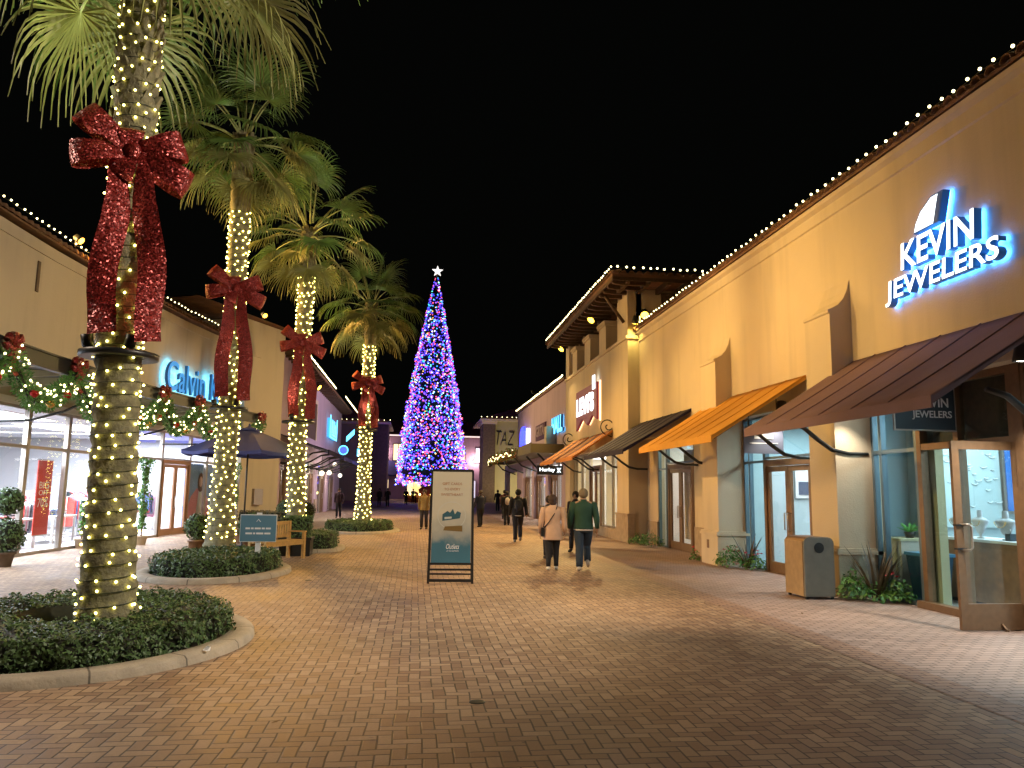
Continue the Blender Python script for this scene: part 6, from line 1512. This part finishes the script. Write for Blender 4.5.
for k_, (a, b, x) in enumerate(((19.0, 19.85, 8.15), (21.35, 23.15, 8.25))):
    t = thing('roller_blind', ('cream roller blind in the narrow window beyond the second pilaster', 'cream paper blind behind the dark double doors')[k_], 'blind', (x, a, 2.9)); m_ = MB(); m_.box(x, x + 0.01, a, b, 0.3, 2.95); m_.build('cloth', M['stucco'], t); m_ = MB(); m_.tube([(x, a, 2.97), (x, b, 2.97)], 0.03, 8); m_.build('roller', M['alu'], t)
for k_, (a, b) in enumerate(((27.1, 28.5), (28.7, 30.1), (32.5, 33.9), (34.1, 35.5), (30.5, 31.3), (31.4, 32.15))):
    x = 7.52; t = thing('roller_blind', 'glowing cream roller blind in the shop at the tower foot, %s from the near end' % words[(0, 1, 4, 5, 2, 3)[k_]], 'blind', (x, a, 2.9), 'glowing blinds at the tower foot')
    m_ = MB(); m_.box(x, x + 0.006, a, b, 0.4 if k_ < 4 else 0.3, 3.1 if k_ < 4 else 2.4); m_.build('cloth', mat('glowing_blind', (0.6, 0.52, 0.36), .8, emit=(0.95, 0.78, 0.42), es=0.5) if k_ == 0 else bpy.data.materials['glowing_blind'], t)  # room light showing through the cloth is put in as emission
    m_ = MB(); m_.tube([(x, a, 3.13 if k_ < 4 else 2.43), (x, b, 3.13 if k_ < 4 else 2.43)], 0.03, 8); m_.build('roller', M['alu'], t)

for k_, (x, y, z) in enumerate(((9.9, 17.2, 1.95), (10.4, 17.0, 1.95))):
    t = thing('pendant_lamp', ('small bright pendant lamp seen through the left leaf of the double doors', 'small bright pendant lamp seen through the right leaf of the double doors')[k_], 'lamp', (x, y, z), 'pendant lamps in the second shop')
    m_ = MB(); m_.ball((x, y, z), 0.06, seg=10, ring=6); m_.build('globe', M['lamp_w'], t); m_ = MB(); m_.tube([(x, y, z + 0.05), (x, y, 3.39)], 0.008, 5); m_.build('cord', M['iron'], t)
r = random.Random(77)
t = thing('jewellery_display', 'wall board of small sparkling necklaces behind the counter', 'display', (9.9, 12.8, 1.5))
m_ = MB(); m_.box(9.35, 10.5, 12.84, 12.88, 1.15, 2.75); m_.build('board', mat('pale_board', (0.55, 0.66, 0.66), .5), t)
m_ = MB()
for _ in range(26): c = Vector((r.uniform(9.4, 10.45), 12.825, r.uniform(1.5, 2.5))); w_ = r.uniform(.03, .07); m_.tube([(c.x + w_*math.cos(a), c.y, c.z + w_*0.5*math.sin(a)) for a in [math.pi + k*math.pi/5 for k in range(6)]], 0.01, 4)
m_.build('necklaces', M['white'], t)

# ================================================================== things inside the glass-fronted shop on the left
f5 = Fr(wx(19.6), 19.6, wx(21.45) - wx(19.6), 1.85)
t = thing('sale_banner', 'red hanging sale banner with white lettering inside the left shop window', 'banner', f5.P(1.15, -0.3, 1.3))
m_ = MB(); f5.box(m_, 1.08, 1.76, -0.32, -0.30, 0.42, 2.28); m_.build('cloth', mat('sale_red', (0.62, 0.045, 0.03), .6), t)
m_ = MB(); m_.tube([f5.P(1.06, -0.31, 2.3), f5.P(1.78, -0.31, 2.3)], 0.012, 6); m_.tube([f5.P(1.06, -0.31, 0.41), f5.P(1.78, -0.31, 0.41)], 0.012, 6); m_.build('rod', M['alu'], t)
lettering('BIG', f5.P(1.42, -0.298, 1.66), 0.44, 0.17, f5.mat3(), 0.004, [M['text_w']], t); lettering('OFF', f5.P(1.42, -0.298, 1.47), 0.44, 0.13, f5.mat3(), 0.004, [M['text_w']], t); lettering('70%', f5.P(1.42, -0.298, 1.22), 0.48, 0.22, f5.mat3(), 0.004, [M['text_w']], t)
CL = [mat('cloth_%d' % i, c, .8) for i, c in enumerate(((0.03, 0.035, 0.05), (0.55, 0.05, 0.04), (0.5, 0.5, 0.52), (0.12, 0.13, 0.16), (0.65, 0.62, 0.58), (0.08, 0.12, 0.28), (0.6, 0.25, 0.3)))]
def table(label, x, y, w_, l_, seed, h=0.78):
    t = thing('display_table', label, 'display table', (x, y, 0), 'white display tables in the left shop'); r = random.Random(seed)
    m_ = MB(); m_.box(x - w_/2, x + w_/2, y - l_/2, y + l_/2, h - 0.05, h); m_.build('top', M['white'], t)
    for sx in (-1, 1):
        for sy in (-1, 1): m_ = MB(); m_.box(x + sx*(w_/2 - 0.05) - 0.03, x + sx*(w_/2 - 0.05) + 0.03, y + sy*(l_/2 - 0.05) - 0.03, y + sy*(l_/2 - 0.05) + 0.03, 0.01, h - 0.05); m_.build('leg', M['white'], t)
    m_ = MB(); m_.box(x - w_/2 + 0.09, x + w_/2 - 0.09, y - l_/2 + 0.09, y + l_/2 - 0.09, 0.2, 0.23); m_.build('shelf', M['white'], t)
    k = 0; yy = y - l_/2 + 0.22
    while yy < y + l_/2 - 0.15:
        s = thing('clothes_stack', 'folded clothes stack %s on the %s' % (words[k % 8], label), 'clothes', (x, yy, h), 'folded clothes stacks')
        for q in range(5): m_ = MB(); m_.box(x - 0.17 + r.uniform(-.01, .01), x + 0.17, yy - 0.13, yy + 0.13 + r.uniform(-.01, .01), h + 0.001 + q*0.035, h + 0.033 + q*0.035); m_.build('garment', r.choice(CL), s)
        yy += 0.36; k += 1
table('white table behind the red banner', -10.6, 24.4, 0.9, 1.5, 1); table('white table at the left edge of the view', -10.4, 21.6, 0.9, 1.3, 2); table('white table deeper in the shop', -10.7, 28.3, 0.9, 1.6, 3)
def rack(label, x, y, l_, seed, h=1.45):
    t = thing('clothes_rack', label, 'clothes rack', (x, y, 0), 'clothes racks in the left shop'); r = random.Random(seed)
    m_ = MB(); m_.tube([(x, y - l_/2, 0.02), (x, y - l_/2, h), (x, y + l_/2, h), (x, y + l_/2, 0.02)], 0.016, 6); m_.build('rail', M['alu'], t)
    yy = y - l_/2 + 0.1; n_ = 0
    while yy < y + l_/2 - 0.08 and n_ < 22:
        m_ = MB(); hh = r.uniform(.6, .95); w_ = r.uniform(.2, .25)
        m_.prism([(x - 0.04, h - 0.04), (x - w_, h - 0.14), (x - w_*0.95, h - hh), (x + w_*0.95, h - hh + r.uniform(-.02, .02)), (x + w_, h - 0.14), (x + 0.04, h - 0.04)], 'y', yy, yy + 0.035); m_.build('garment', r.choice(CL), t); yy += r.uniform(.07, .11); n_ += 1
rack('low clothes rack close to the glass, left of the red banner', -10.6, 22.9, 1.3, 14, h=1.25); rack('low clothes rack close to the glass, right of the red banner', -10.9, 26.9, 1.5, 15, h=1.3); rack('clothes rack seen left of the red banner', -12.0, 26.2, 1.7, 4); rack('clothes rack seen right of the red banner', -11.6, 29.4, 1.8, 5); rack('clothes rack at the back of the shop, near end', -13.2, 27.4, 2.0, 6); rack('clothes rack at the back of the shop, far end', -12.6, 31.0, 1.8, 7); rack('clothes rack just inside the shop doors', -9.9, 30.6, 1.4, 8)

# a few fallen leaves blown over the paving
t_ = MB(); r = random.Random(31)
for _ in range(150):
    x, y = r.uniform(-7, 7), r.uniform(4, 30); a = r.uniform(0, 6.28); s = r.uniform(.02, .045); d = Vector((math.cos(a), math.sin(a), 0)); n_ = Vector((-math.sin(a), math.cos(a), 0)); c = Vector((x, y, 0.008))
    t_.add([c - d*s, c + n_*s*0.4 + Vector((0, 0, .006)), c + d*s + Vector((0, 0, .012)), c - n_*s*0.4 + Vector((0, 0, .004))], [(0, 1, 2, 3)])
tag(t_.build('fallen_leaves', mat('dry_leaf', (0.16, 0.09, 0.03), .8), fix=False), 'small dry leaves scattered over the brick paving', 'leaves', kind='stuff')

# ================================================================== people
PM = {}
def pmat(c, rough=0.8):
    k = tuple(c)
    if k not in PM: PM[k] = mat('garment_cloth', c, rough, var=(6, 0.12))
    return PM[k]
def skin_mesh(name, J, E, m, parent, root, sub=1):
    """J: name -> (x, y, z, rx[, ry]); one continuous skin grown round the joints"""
    names = list(J); idx = {n: i for i, n in enumerate(names)}
    me = bpy.data.meshes.new(name); me.from_pydata([J[n][:3] for n in names], [(idx[a], idx[b]) for a, b in E], [])
    o = bpy.data.objects.new(name, me); col.objects.link(o)
    md = o.modifiers.new('skin', 'SKIN'); md.use_smooth_shade = True
    sv = me.skin_vertices[0].data
    for n in names:
        q = J[n]; sv[idx[n]].radius = (q[3], q[4] if len(q) > 4 else q[3]); sv[idx[n]].use_root = (n == root)
    ss = o.modifiers.new('sub', 'SUBSURF'); ss.levels = sub; ss.render_levels = sub
    dg = bpy.context.evaluated_depsgraph_get(); new = bpy.data.meshes.new_from_object(o.evaluated_get(dg))
    o.modifiers.clear(); o.data = new; new.name = name; new.materials.clear(); new.materials.append(m)
    for p in new.polygons: p.use_smooth = True
    bpy.data.meshes.remove(me); o.parent = parent
    return o
def person(label, x, y, h, rz, top, legs, hair, pose, shoe=(0.03, 0.03, 0.03), coat=0.0, hairlen=0.0, girth=1.0, extras=(), group=None, skin=M['skin'], fingers=False, hood=False):
    """pose: stride (m between feet), swing of arms, bent: arm raised; faces local +y"""
    t = thing('person', label, 'person', (x, y, 0), group, rotz=rz); s = h/1.75; g = girth
    st, kick = pose.get('stride', 0.2), pose.get('kick', 0.0); sw = pose.get('swing', 0.08)
    up = pose.get('raise', None)
    def S(d): return {k: tuple(q*s for q in v) for k, v in d.items()}
    J = {'pelvis': (0, 0, .93, .13*g, .10*g), 'waist': (0, 0.0, 1.08, .12*g, .09*g), 'chest': (0, 0.0, 1.28, .15*g, .11*g), 'collar': (0, -.01, 1.42, .09, .075), 'neck': (0, 0.0, 1.50, .05), 'skull': (0, .02, 1.60, .085, .09), 'crown': (0, .01, 1.69, .065, .07)}
    E = [('pelvis', 'waist'), ('waist', 'chest'), ('chest', 'collar'), ('collar', 'neck'), ('neck', 'skull'), ('skull', 'crown')]
    for sd, n in ((-1, 'l'), (1, 'r')):
        f = st/2*sd; kk = kick if sd > 0 else 0.0
        J['hip' + n] = (.085*sd*g, .01*f, .88, .085*g); J['knee' + n] = (.09*sd, .55*f + .05*(1 if f > 0 else .6) + (0.08 if kk else 0), .48 + .02*kk, .056)
        ay = f - kk*0.25; az = .08 + kk*0.22
        J['ankle' + n] = (.095*sd, ay, az, .038); J['toe' + n] = (.11*sd, ay + .13 - kk*0.06, max(.035, az - .05 - kk*.10), .032)
        E += [('pelvis', 'hip' + n), ('hip' + n, 'knee' + n), ('knee' + n, 'ankle' + n), ('ankle' + n, 'toe' + n)]
        J['shoulder' + n] = (.185*sd*g, -.01, 1.40, .055*g)
        if up == n or up == 'both':
            J['elbow' + n] = (.24*sd*g, .10, 1.14, .042); J['wrist' + n] = (.14*sd, .30, 1.28, .028); J['hand' + n] = (.10*sd, .36, 1.33, .03)
        else:
            J['elbow' + n] = (.235*sd*g, -.03 - sw*sd*0.6, 1.13, .042*g); J['wrist' + n] = (.25*sd*g, .02 - sw*sd*1.8, .89, .027); J['hand' + n] = (.25*sd*g, .04 - sw*sd*1.9, .81, .03, .018)
        E += [('collar', 'shoulder' + n), ('shoulder' + n, 'elbow' + n), ('elbow' + n, 'wrist' + n), ('wrist' + n, 'hand' + n)]
    SJ = S(J)
    body = skin_mesh('body', SJ, E, skin, t, 'pelvis')
    # nose, ears, fingers joined into the same body mesh
    add = MB(); add.ball((0, .115*s, 1.60*s), .016*s, seg=6, ring=4, sy=1.4)
    for sd in (-1, 1): add.ball((.09*sd*s, 0.01*s, 1.60*s), .022*s, seg=6, ring=4, sx=.45)
    if fingers:
        for n, sd in (('l', -1), ('r', 1)):
            hx, hy, hz = SJ['hand' + n][:3]
            for k in range(4):
                fx = hy + (k - 1.5)*0.018*s; L_ = (0.065, 0.075, 0.07, 0.055)[k]*s
                add.tube([(hx, fx, hz - .01*s), (hx - .004*sd*s, fx, hz - .03*s - L_*0.5), (hx - .018*sd*s, fx + .004, hz - .03*s - L_)], [.0095*s, .009*s, .0065*s], 5)
            add.tube([(hx - .01*sd*s, hy + .025*s, hz + .02*s), (hx - .02*sd*s, hy + .05*s, hz - .01*s), (hx - .02*sd*s, hy + .055*s, hz - .035*s)], [.011*s, .010*s, .007*s], 5)
    eo = add.build('features', skin); bm = bmesh.new(); bm.from_mesh(body.data); bm.from_mesh(eo.data); bm.to_mesh(body.data); bm.free(); bpy.data.objects.remove(eo)
    # trousers
    keys = ['pelvis'] + [a + n for n in 'lr' for a in ('hip', 'knee', 'ankle')]
    lo = pose.get('loose', .018)*s; m_ = MB()
    def ring_loft(mb, rings, n=16):
        vs = []; fs = []
        for (x_, y_, z_, rx_, ry_) in rings:
            for j in range(n): a_ = 2*math.pi*j/n; vs.append((x_ + rx_*math.cos(a_), y_ + ry_*math.sin(a_), z_))
        for i in range(len(rings) - 1):
            for j in range(n): fs.append((i*n+j, i*n+(j+1) % n, (i+1)*n+(j+1) % n, (i+1)*n+j))
        fs += [tuple(range(n))[::-1], tuple(range((len(rings)-1)*n, len(rings)*n))]; mb.add(vs, fs, 0, True)
    ring_loft(m_, [(0, 0, .80*s, .155*g*s, .115*g*s), (0, -.01*s, .88*s, .175*g*s, .13*g*s), (0, 0, .97*s, .165*g*s, .12*g*s), (0, 0, 1.05*s, .15*g*s, .11*g*s)])
    for n in 'lr':
        H_, K_, A1 = (Vector(SJ[q + n][:3]) for q in ('hip', 'knee', 'ankle'))
        m_.tube([H_ + Vector((0, 0, .03*s)), H_.lerp(K_, .35), H_.lerp(K_, .75), K_, K_.lerp(A1, .3), K_.lerp(A1, .7), A1 + (K_ - A1)*0.04], [.098*g*s, .094*g*s, .074*g*s + lo*.3, .062*g*s + lo*.5, .060*g*s + lo*.6, .047*g*s + lo, .043*g*s + lo], 12)
    m_.build('trousers', pmat(legs), t, local=True)
    # jacket or coat
    c = .028*s; A_ = {'hem': (0, 0, (.90 - coat)*s, (.155 + coat*.12)*g*s, (.125 + coat*.1)*g*s), 'waist': (0, 0, 1.08*s, .145*g*s, .115*g*s), 'chest': (0, -.005, 1.28*s, .175*g*s, .135*g*s), 'collar': (0, -.012*s, 1.44*s, .10*s, .085*s)}
    AE = [('hem', 'waist'), ('waist', 'chest'), ('chest', 'collar')]
    for n in 'lr':
        for a_, r_ in (('shoulder', .072*g), ('elbow', .057*g), ('wrist', .043)): A_[a_ + n] = tuple(SJ[a_ + n][:3]) + (r_*s,)
        AE += [('collar', 'shoulder' + n), ('shoulder' + n, 'elbow' + n), ('elbow' + n, 'wrist' + n)]
    m_ = MB(); hz = (.88 - coat)
    rings = [(0, 0, hz*s, (.185 + coat*.08)*g*s, (.14 + coat*.06)*g*s), (0, 0, (hz + .02)*s, (.187 + coat*.08)*g*s, (.142 + coat*.06)*g*s), (0, 0, .98*s, .178*g*s, .135*g*s), (0, 0, 1.10*s, .165*g*s, .125*g*s), (0, -.005*s, 1.24*s, .18*g*s, .135*g*s), (0, -.01*s, 1.34*s, .195*g*s, .135*g*s),
             (0, -.012*s, 1.41*s, .185*g*s, .115*g*s), (0, -.012*s, 1.455*s, .12*g*s, .09*s), (0, -.008*s, 1.485*s, .075*s, .07*s), (0, -.004*s, 1.51*s, .068*s, .066*s)]
    rings = [(a_, b_ + .006*s*math.sin(c_*40), c_, d_*(1 + .018*math.sin(c_*57 + x)), e_) for (a_, b_, c_, d_, e_) in rings]
    ring_loft(m_, rings, 18)
    for n, sd in (('l', -1), ('r', 1)):
        H_, K_, A1 = (Vector(SJ[q + n][:3]) for q in ('shoulder', 'elbow', 'wrist'))
        m_.tube([H_ + Vector((-.05*sd*s, 0, .0)), H_ + Vector((.0, 0, -.005*s)), H_.lerp(K_, .3), H_.lerp(K_, .75), K_, K_.lerp(A1, .4), A1], [.062*s, .072*g*s, .068*g*s, .060*g*s, .058*g*s, .052*g*s, .042*s], 12)
    m_.build('coat' if coat > 0.1 else 'jacket', pmat(top), t, local=True)
    # hair
    m_ = MB(); m_.ball((0, -.012*s, 1.64*s), .112*s, seg=14, ring=10, sx=.93, sz=1.02); m_.v = [(a, min(b, .075*s) if z < 1.66*s else b, z) for (a, b, z) in m_.v]
    if hairlen > 0: m_.ball((0, -.05*s, (1.58 - hairlen/2)*s), .09*s, seg=12, ring=8, sx=1.05, sy=.65, sz=.7 + hairlen*4.5)
    if 'bun' in extras: m_.ball((0, -.10*s, 1.70*s), .055*s, seg=10, ring=6)
    m_.build('hood' if hood else 'hair', pmat(hair, .7), t, local=True)
    # shoes
    for n in 'lr':
        a = Vector(SJ['ankle' + n][:3]); b = Vector(SJ['toe' + n][:3]); m_ = MB(); d = (b - a)
        m_.tube([a - d*0.35 + Vector((0, 0, -.035*s)), a - d*0.05 + Vector((0, 0, -.02*s)), a + d*0.5 + Vector((0, 0, -.015*s)), b, b + d*0.35], [.034*s, .046*s, .046*s, .040*s, .022*s], 10)
        m_.v = [(p[0], p[1], max(p[2], 0.004)) for p in m_.v]; m_.build('shoe', pmat(shoe, .6), t, local=True)
    if 'strap' in extras:
        m_ = MB(); m_.tube([(.10*s, -.10*s, 1.47*s), (.03*s, -.158*s, 1.3*s), (-.10*s, -.155*s, 1.1*s), (-.2*s, -.09*s, .98*s)], .012*s, 6); m_.build('bag_strap', M['black'], t, local=True)
        m_ = MB(); m_.box(-.27*s, -.20*s, -.12*s, .12*s, .78*s, .98*s); m_.build('bag', M['black'], t, local=True)
    if 'backpack' in extras or 'white_backpack' in extras:
        m_ = MB(); m_.ball((0, -.20*s, 1.22*s), .17*s, seg=12, ring=8, sx=.8, sy=.5, sz=1.15); m_.build('backpack', pmat((0.55, 0.5, 0.45)) if 'white_backpack' in extras else pmat((0.03, 0.035, 0.05)), t, local=True)
        m_ = MB()
        for sd in (-1, 1): m_.tube([(.10*sd*s, -.15*s, 1.36*s), (.12*sd*s, -.06*s, 1.475*s), (.12*sd*s, .11*s, 1.36*s)], .014*s, 5)
        m_.build('shoulder_strap', M['black'], t, local=True)
    if 'hemline' in extras:
        m_ = MB(); m_.lathe((0, 0, 0), [(.178*g*s, .845*s), (.182*g*s, .87*s), (.17*g*s, .885*s)], 18, sy=.78); m_.build('shirt_hem', pmat((0.7, 0.68, 0.62)), t, local=True)
    return t
DK = (0.015, 0.015, 0.018)
person('man in a dark green jacket and blue jeans, walking beside the woman in peach', 3.66, 16.7, 1.76, R(-8), (0.02, 0.07, 0.045), (0.025, 0.045, 0.075), (0.22, 0.17, 0.10), {'stride': 0.34, 'kick': 0.55, 'swing': 0.06, 'loose': .024}, shoe=(0.65, 0.62, 0.56), girth=1.18, extras=('hemline',), fingers=True)
person('woman in a peach coat with a black crossbody bag, walking away', 2.98, 16.7, 1.62, R(-6), (0.62, 0.40, 0.26), DK, (0.05, 0.025, 0.015), {'stride': 0.14, 'swing': 0.03, 'loose': .004}, shoe=(0.7, 0.68, 0.62), coat=0.18, hairlen=0.03, extras=('strap',), girth=1.14, fingers=True)
person('dark-haired person half hidden left of the woman in the peach coat', 3.40, 19.6, 1.58, R(0), (0.03, 0.03, 0.035), DK, (0.02, 0.012, 0.01), {'stride': 0.2}, extras=())
person('person in black seen between the peach coat and the green jacket, farther off', 4.55, 21.8, 1.7, R(150), (0.015, 0.015, 0.02), DK, (0.02, 0.012, 0.01), {'stride': 0.2, 'raise': 'l'})
person('person in a black jacket with a pale hem and backpack walking alone mid-plaza', 3.42, 25.7, 1.74, R(-4), DK, (0.02, 0.02, 0.03), (0.015, 0.012, 0.01), {'stride': 0.42, 'kick': 0.25, 'swing': 0.08}, extras=('backpack', 'hemline'), girth=1.1, coat=0.06, shoe=(0.3, 0.28, 0.26))
person('person carrying a pale backpack in front of the lit shop entrance', 4.45, 37.5, 1.66, R(0), DK, DK, (0.03, 0.02, 0.015), {'stride': 0.2}, extras=('white_backpack',), girth=1.15)
person('person in a dark navy jacket just right of the poster stand, arm raised', 3.0, 35.6, 1.68, R(20), (0.02, 0.025, 0.05), DK, (0.10, 0.07, 0.05), {'stride': 0.22, 'raise': 'r'}, girth=1.1)
person('person in a tan coat just left of the poster stand', 0.42, 33.4, 1.68, R(170), (0.34, 0.22, 0.07), (0.04, 0.03, 0.03), (0.08, 0.05, 0.03), {'stride': 0.2}, girth=1.05, coat=0.05)
person('person in black partly behind the right edge of the poster stand', 2.35, 37.5, 1.7, R(10), DK, DK, (0.03, 0.02, 0.015), {'stride': 0.1})
person('dark figure beside the fourth palm, by the far left shops', -4.3, 45.5, 1.68, R(180), (0.03, 0.01, 0.015), DK, (0.02, 0.01, 0.01), {'stride': 0.2})
person('left one of two dark figures standing before the left stone pier', -3.3, 74, 1.68, R(170), (0.04, 0.03, 0.03), DK, (0.02, 0.01, 0.01), {'stride': 0.1})
person('right one of two dark figures standing before the left stone pier', -2.5, 73, 1.72, R(185), DK, DK, (0.02, 0.01, 0.01), {'stride': 0.1, 'raise': 'l'})
person('dark figure standing left of the glowing star below the christmas tree', -0.9, 82, 1.7, R(180), DK, DK, (0.02, 0.01, 0.01), {'stride': 0.2})
person('tiny figure in white under the christmas tree, left', -0.2, 92, 1.7, R(0), (0.5, 0.5, 0.5), DK, (0.02, 0.01, 0.01), {'stride': 0.2})
person('tiny dark figure under the christmas tree, right of the star', 1.2, 93, 1.7, R(0), DK, DK, (0.02, 0.01, 0.01), {'stride': 0.2})
person('figure near the canopied entrance on the right, farthest along the shops', 5.3, 46, 1.7, R(0), (0.08, 0.02, 0.02), DK, (0.02, 0.01, 0.01), {'stride': 0.2})
person('dark figure passing in front of the right stone pier', 6.6, 62, 1.7, R(0), DK, DK, (0.02, 0.01, 0.01), {'stride': 0.2})

# ================================================================== the great christmas tree
TX, TY = 2.0, 100.0
XT_ = thing('christmas_tree', 'very tall christmas tree covered in blue, purple and multicoloured lights with a star on top', 'christmas tree', (TX, TY, 0))
r = random.Random(99)
def trad(z):
    q = (z - 2.6)/(29.9 - 2.6); return 4.25*(1 - q)**0.86*(1 + 0.10*math.sin(q*math.pi)) if 0 <= q <= 1 else 0.02
m_ = MB(); m_.lathe((TX, TY, 0), [(0.5, 0), (0.45, 4), (0.3, 14), (0.05, 30)], 14); m_.build('trunk', M['wood'], XT_)
m_ = MB(); prof = []
for i in range(55): z = 2.6 + 27.3*i/54; prof.append((trad(z)*(0.93 if i % 2 else 0.84), z))
m_.lathe((TX, TY, 0), [(0.4, 3.3)] + prof, 40)
for _ in range(9000):
    z = 2.4 + 27.3*(1 - math.sqrt(r.random())); a = r.uniform(0, 6.28); rr_ = trad(z)*r.uniform(.8, 1.02)*(1 + 0.035*math.sin(a*7 + z*1.9) + 0.03*math.sin(z*3.1 + a*2)); c = Vector((TX + rr_*math.cos(a), TY + rr_*math.sin(a), z)); d = Vector((math.cos(a), math.sin(a), r.uniform(-.5, .3)))*r.uniform(.2, .5); s = Vector((-math.sin(a), math.cos(a), r.uniform(-.5, .5)))*0.11
    m_.add([c - s, c + s, c + d], [(0, 1, 2)])
m_.build('foliage', mat('fir_needles', (0.02, 0.045, 0.02), .7), XT_, fix=False)
COLS = [((0.08, 0.06, 1.0), 44), ((0.32, 0.10, 1.0), 20), ((0.05, 0.45, 1.0), 12), ((1.0, 0.10, 0.22), 17), ((0.9, 0.92, 1.0), 5), ((1.0, 0.55, 0.15), 7), ((0.10, 0.9, 0.6), 4)]
TM = [mat('tree_bulb_%s' % n, c, .4, emit=c, es=2.6) for (c, _), n in zip(COLS, ('blue', 'violet', 'cyan', 'red', 'white', 'amber', 'green'))]
wts = [w_ for _, w_ in COLS]
TB = []
for m in TM: TB.append(bulb_src(0.10, m))
rest = MB(); pos = []
for i in range(7600):
    z = 2.5 + 27.4*(1 - math.sqrt(r.random())); a = r.uniform(-math.pi, math.pi); rr_ = trad(z)*r.uniform(.93, 1.07)*(1 + 0.035*math.sin(a*7 + z*1.9) + 0.03*math.sin(z*3.1 + a*2)) + 0.06
    droop = 0.55*abs(math.sin(a*4.5)) if z < 4 else 0
    pos.append((TX + rr_*math.cos(a), TY + rr_*math.sin(a), z - droop, a))
front = sorted([p for p in pos if math.sin(p[3]) < -0.4], key=lambda p: p[2])
big = set(id(p) for p in front[::max(1, len(front)//100)][:100])
for p in pos:
    k = r.choices(range(7), wts)[0]
    if id(p) in big: o = bpy.data.objects.new('bulb', TB[k]); col.objects.link(o); o.parent = XT_; o.location = (p[0] - TX, p[1] - TY, p[2])
    else: rest.octa(p[:3], r.uniform(.07, .12), k)
tag(rest.build('bulb', TM, XT_, fix=False), kind='stuff')
m_ = MB()
for k in range(10): pass
sp_ = []
for k in range(10): a = math.pi/2 + k*math.pi/5; q = 0.75 if k % 2 == 0 else 0.3; sp_.append((TX + 0.1 + q*math.cos(a), 30.4 + q*math.sin(a)))
m_.prism(sp_, 'y', TY - 0.1, TY + 0.1); m_.build('star', mat('star_white', (1, 1, 1), .4, emit=(1.0, 0.95, 0.9), es=1.6), XT_)
# base of the tree
# poster of a model behind the glass by the shop doors
f5 = Fr(wx(29.3), 29.3, wx(31.8) - wx(29.3), 2.5)
t = thing('window_poster', 'tall blue window poster of a woman in a pink coat beside the left shop doors', 'poster', f5.P(1.3, -0.25, 1.2))
m_ = MB(); f5.box(m_, 0.05, 2.45, -0.27, -0.25, 0.12, 2.5); m_.build('sheet', mat('poster_blue', (0.16, 0.28, 0.62), .5), t)
def shape(pts, m, z_, nm):
    q = MB(); q.add([f5.P(u, -0.249 + z_, v) for u, v in pts], [tuple(range(len(pts)))]); q.build(nm, m, t, fix=False)
shape([(0.3, 0.2), (2.1, 0.2), (1.9, 1.2), (1.55, 1.55), (1.0, 1.6), (0.6, 1.3), (0.35, 0.8)], mat('poster_pink', (0.55, 0.22, 0.30), .5), 0.001, 'printed_coat')
shape([(1.0, 0.2), (1.6, 0.2), (1.45, 1.5), (1.15, 1.5)], mat('poster_white', (0.7, 0.72, 0.8), .5), 0.002, 'printed_shirt')
shape([(1.28 + 0.24*math.cos(a), 1.82 + 0.36*math.sin(a)) for a in [k*math.pi/8 for k in range(16)]], mat('poster_hair', (0.12, 0.05, 0.03), .5), 0.003, 'printed_hair')
shape([(1.28 + 0.13*math.cos(a), 1.85 + 0.2*math.sin(a)) for a in [k*math.pi/8 for k in range(16)]], mat('poster_skin', (0.6, 0.38, 0.3), .5), 0.004, 'printed_face')
t = thing('tree_base', 'round red-brown tiered base under the christmas tree', 'tree base', (TX, TY, 0))
m_ = MB(); m_.lathe((TX, TY, 0), [(3.2, 0), (3.2, 0.9), (3.0, 1.0), (2.3, 1.0), (2.2, 1.9), (0.5, 2.0)], 28); m_.build('tier', mat('rust_red_panel', (0.28, 0.06, 0.03), .6), t)
m_ = MB()
for k in range(28): a = 2*math.pi*k/28; m_.ball((TX + 3.22*math.cos(a), TY + 3.22*math.sin(a), 1.0), 0.12, seg=6, ring=4)
m_.build('rim_lights', M['bulb'], t)
t = thing('star_decoration', 'glowing gold star decoration standing below the christmas tree', 'decoration', (0.3, 94, 0))
m_ = MB(); c = []
for k in range(10): a = math.pi/2 + k*math.pi/5; q = 1.05 if k % 2 == 0 else 0.45; c.append((0.1 + 0.7*q*math.cos(a), 1.7 + 0.7*q*math.sin(a)))
m_.prism(c, 'y', 93.9, 94.1); m_.build('star', mat('gold_glow', (1, .6, .2), .4, emit=(1.0, 0.62, 0.22), es=1.6), t)
m_ = MB(); m_.box(0.02, 0.18, 93.95, 94.05, 0, 1.0); m_.build('post', M['iron'], t)
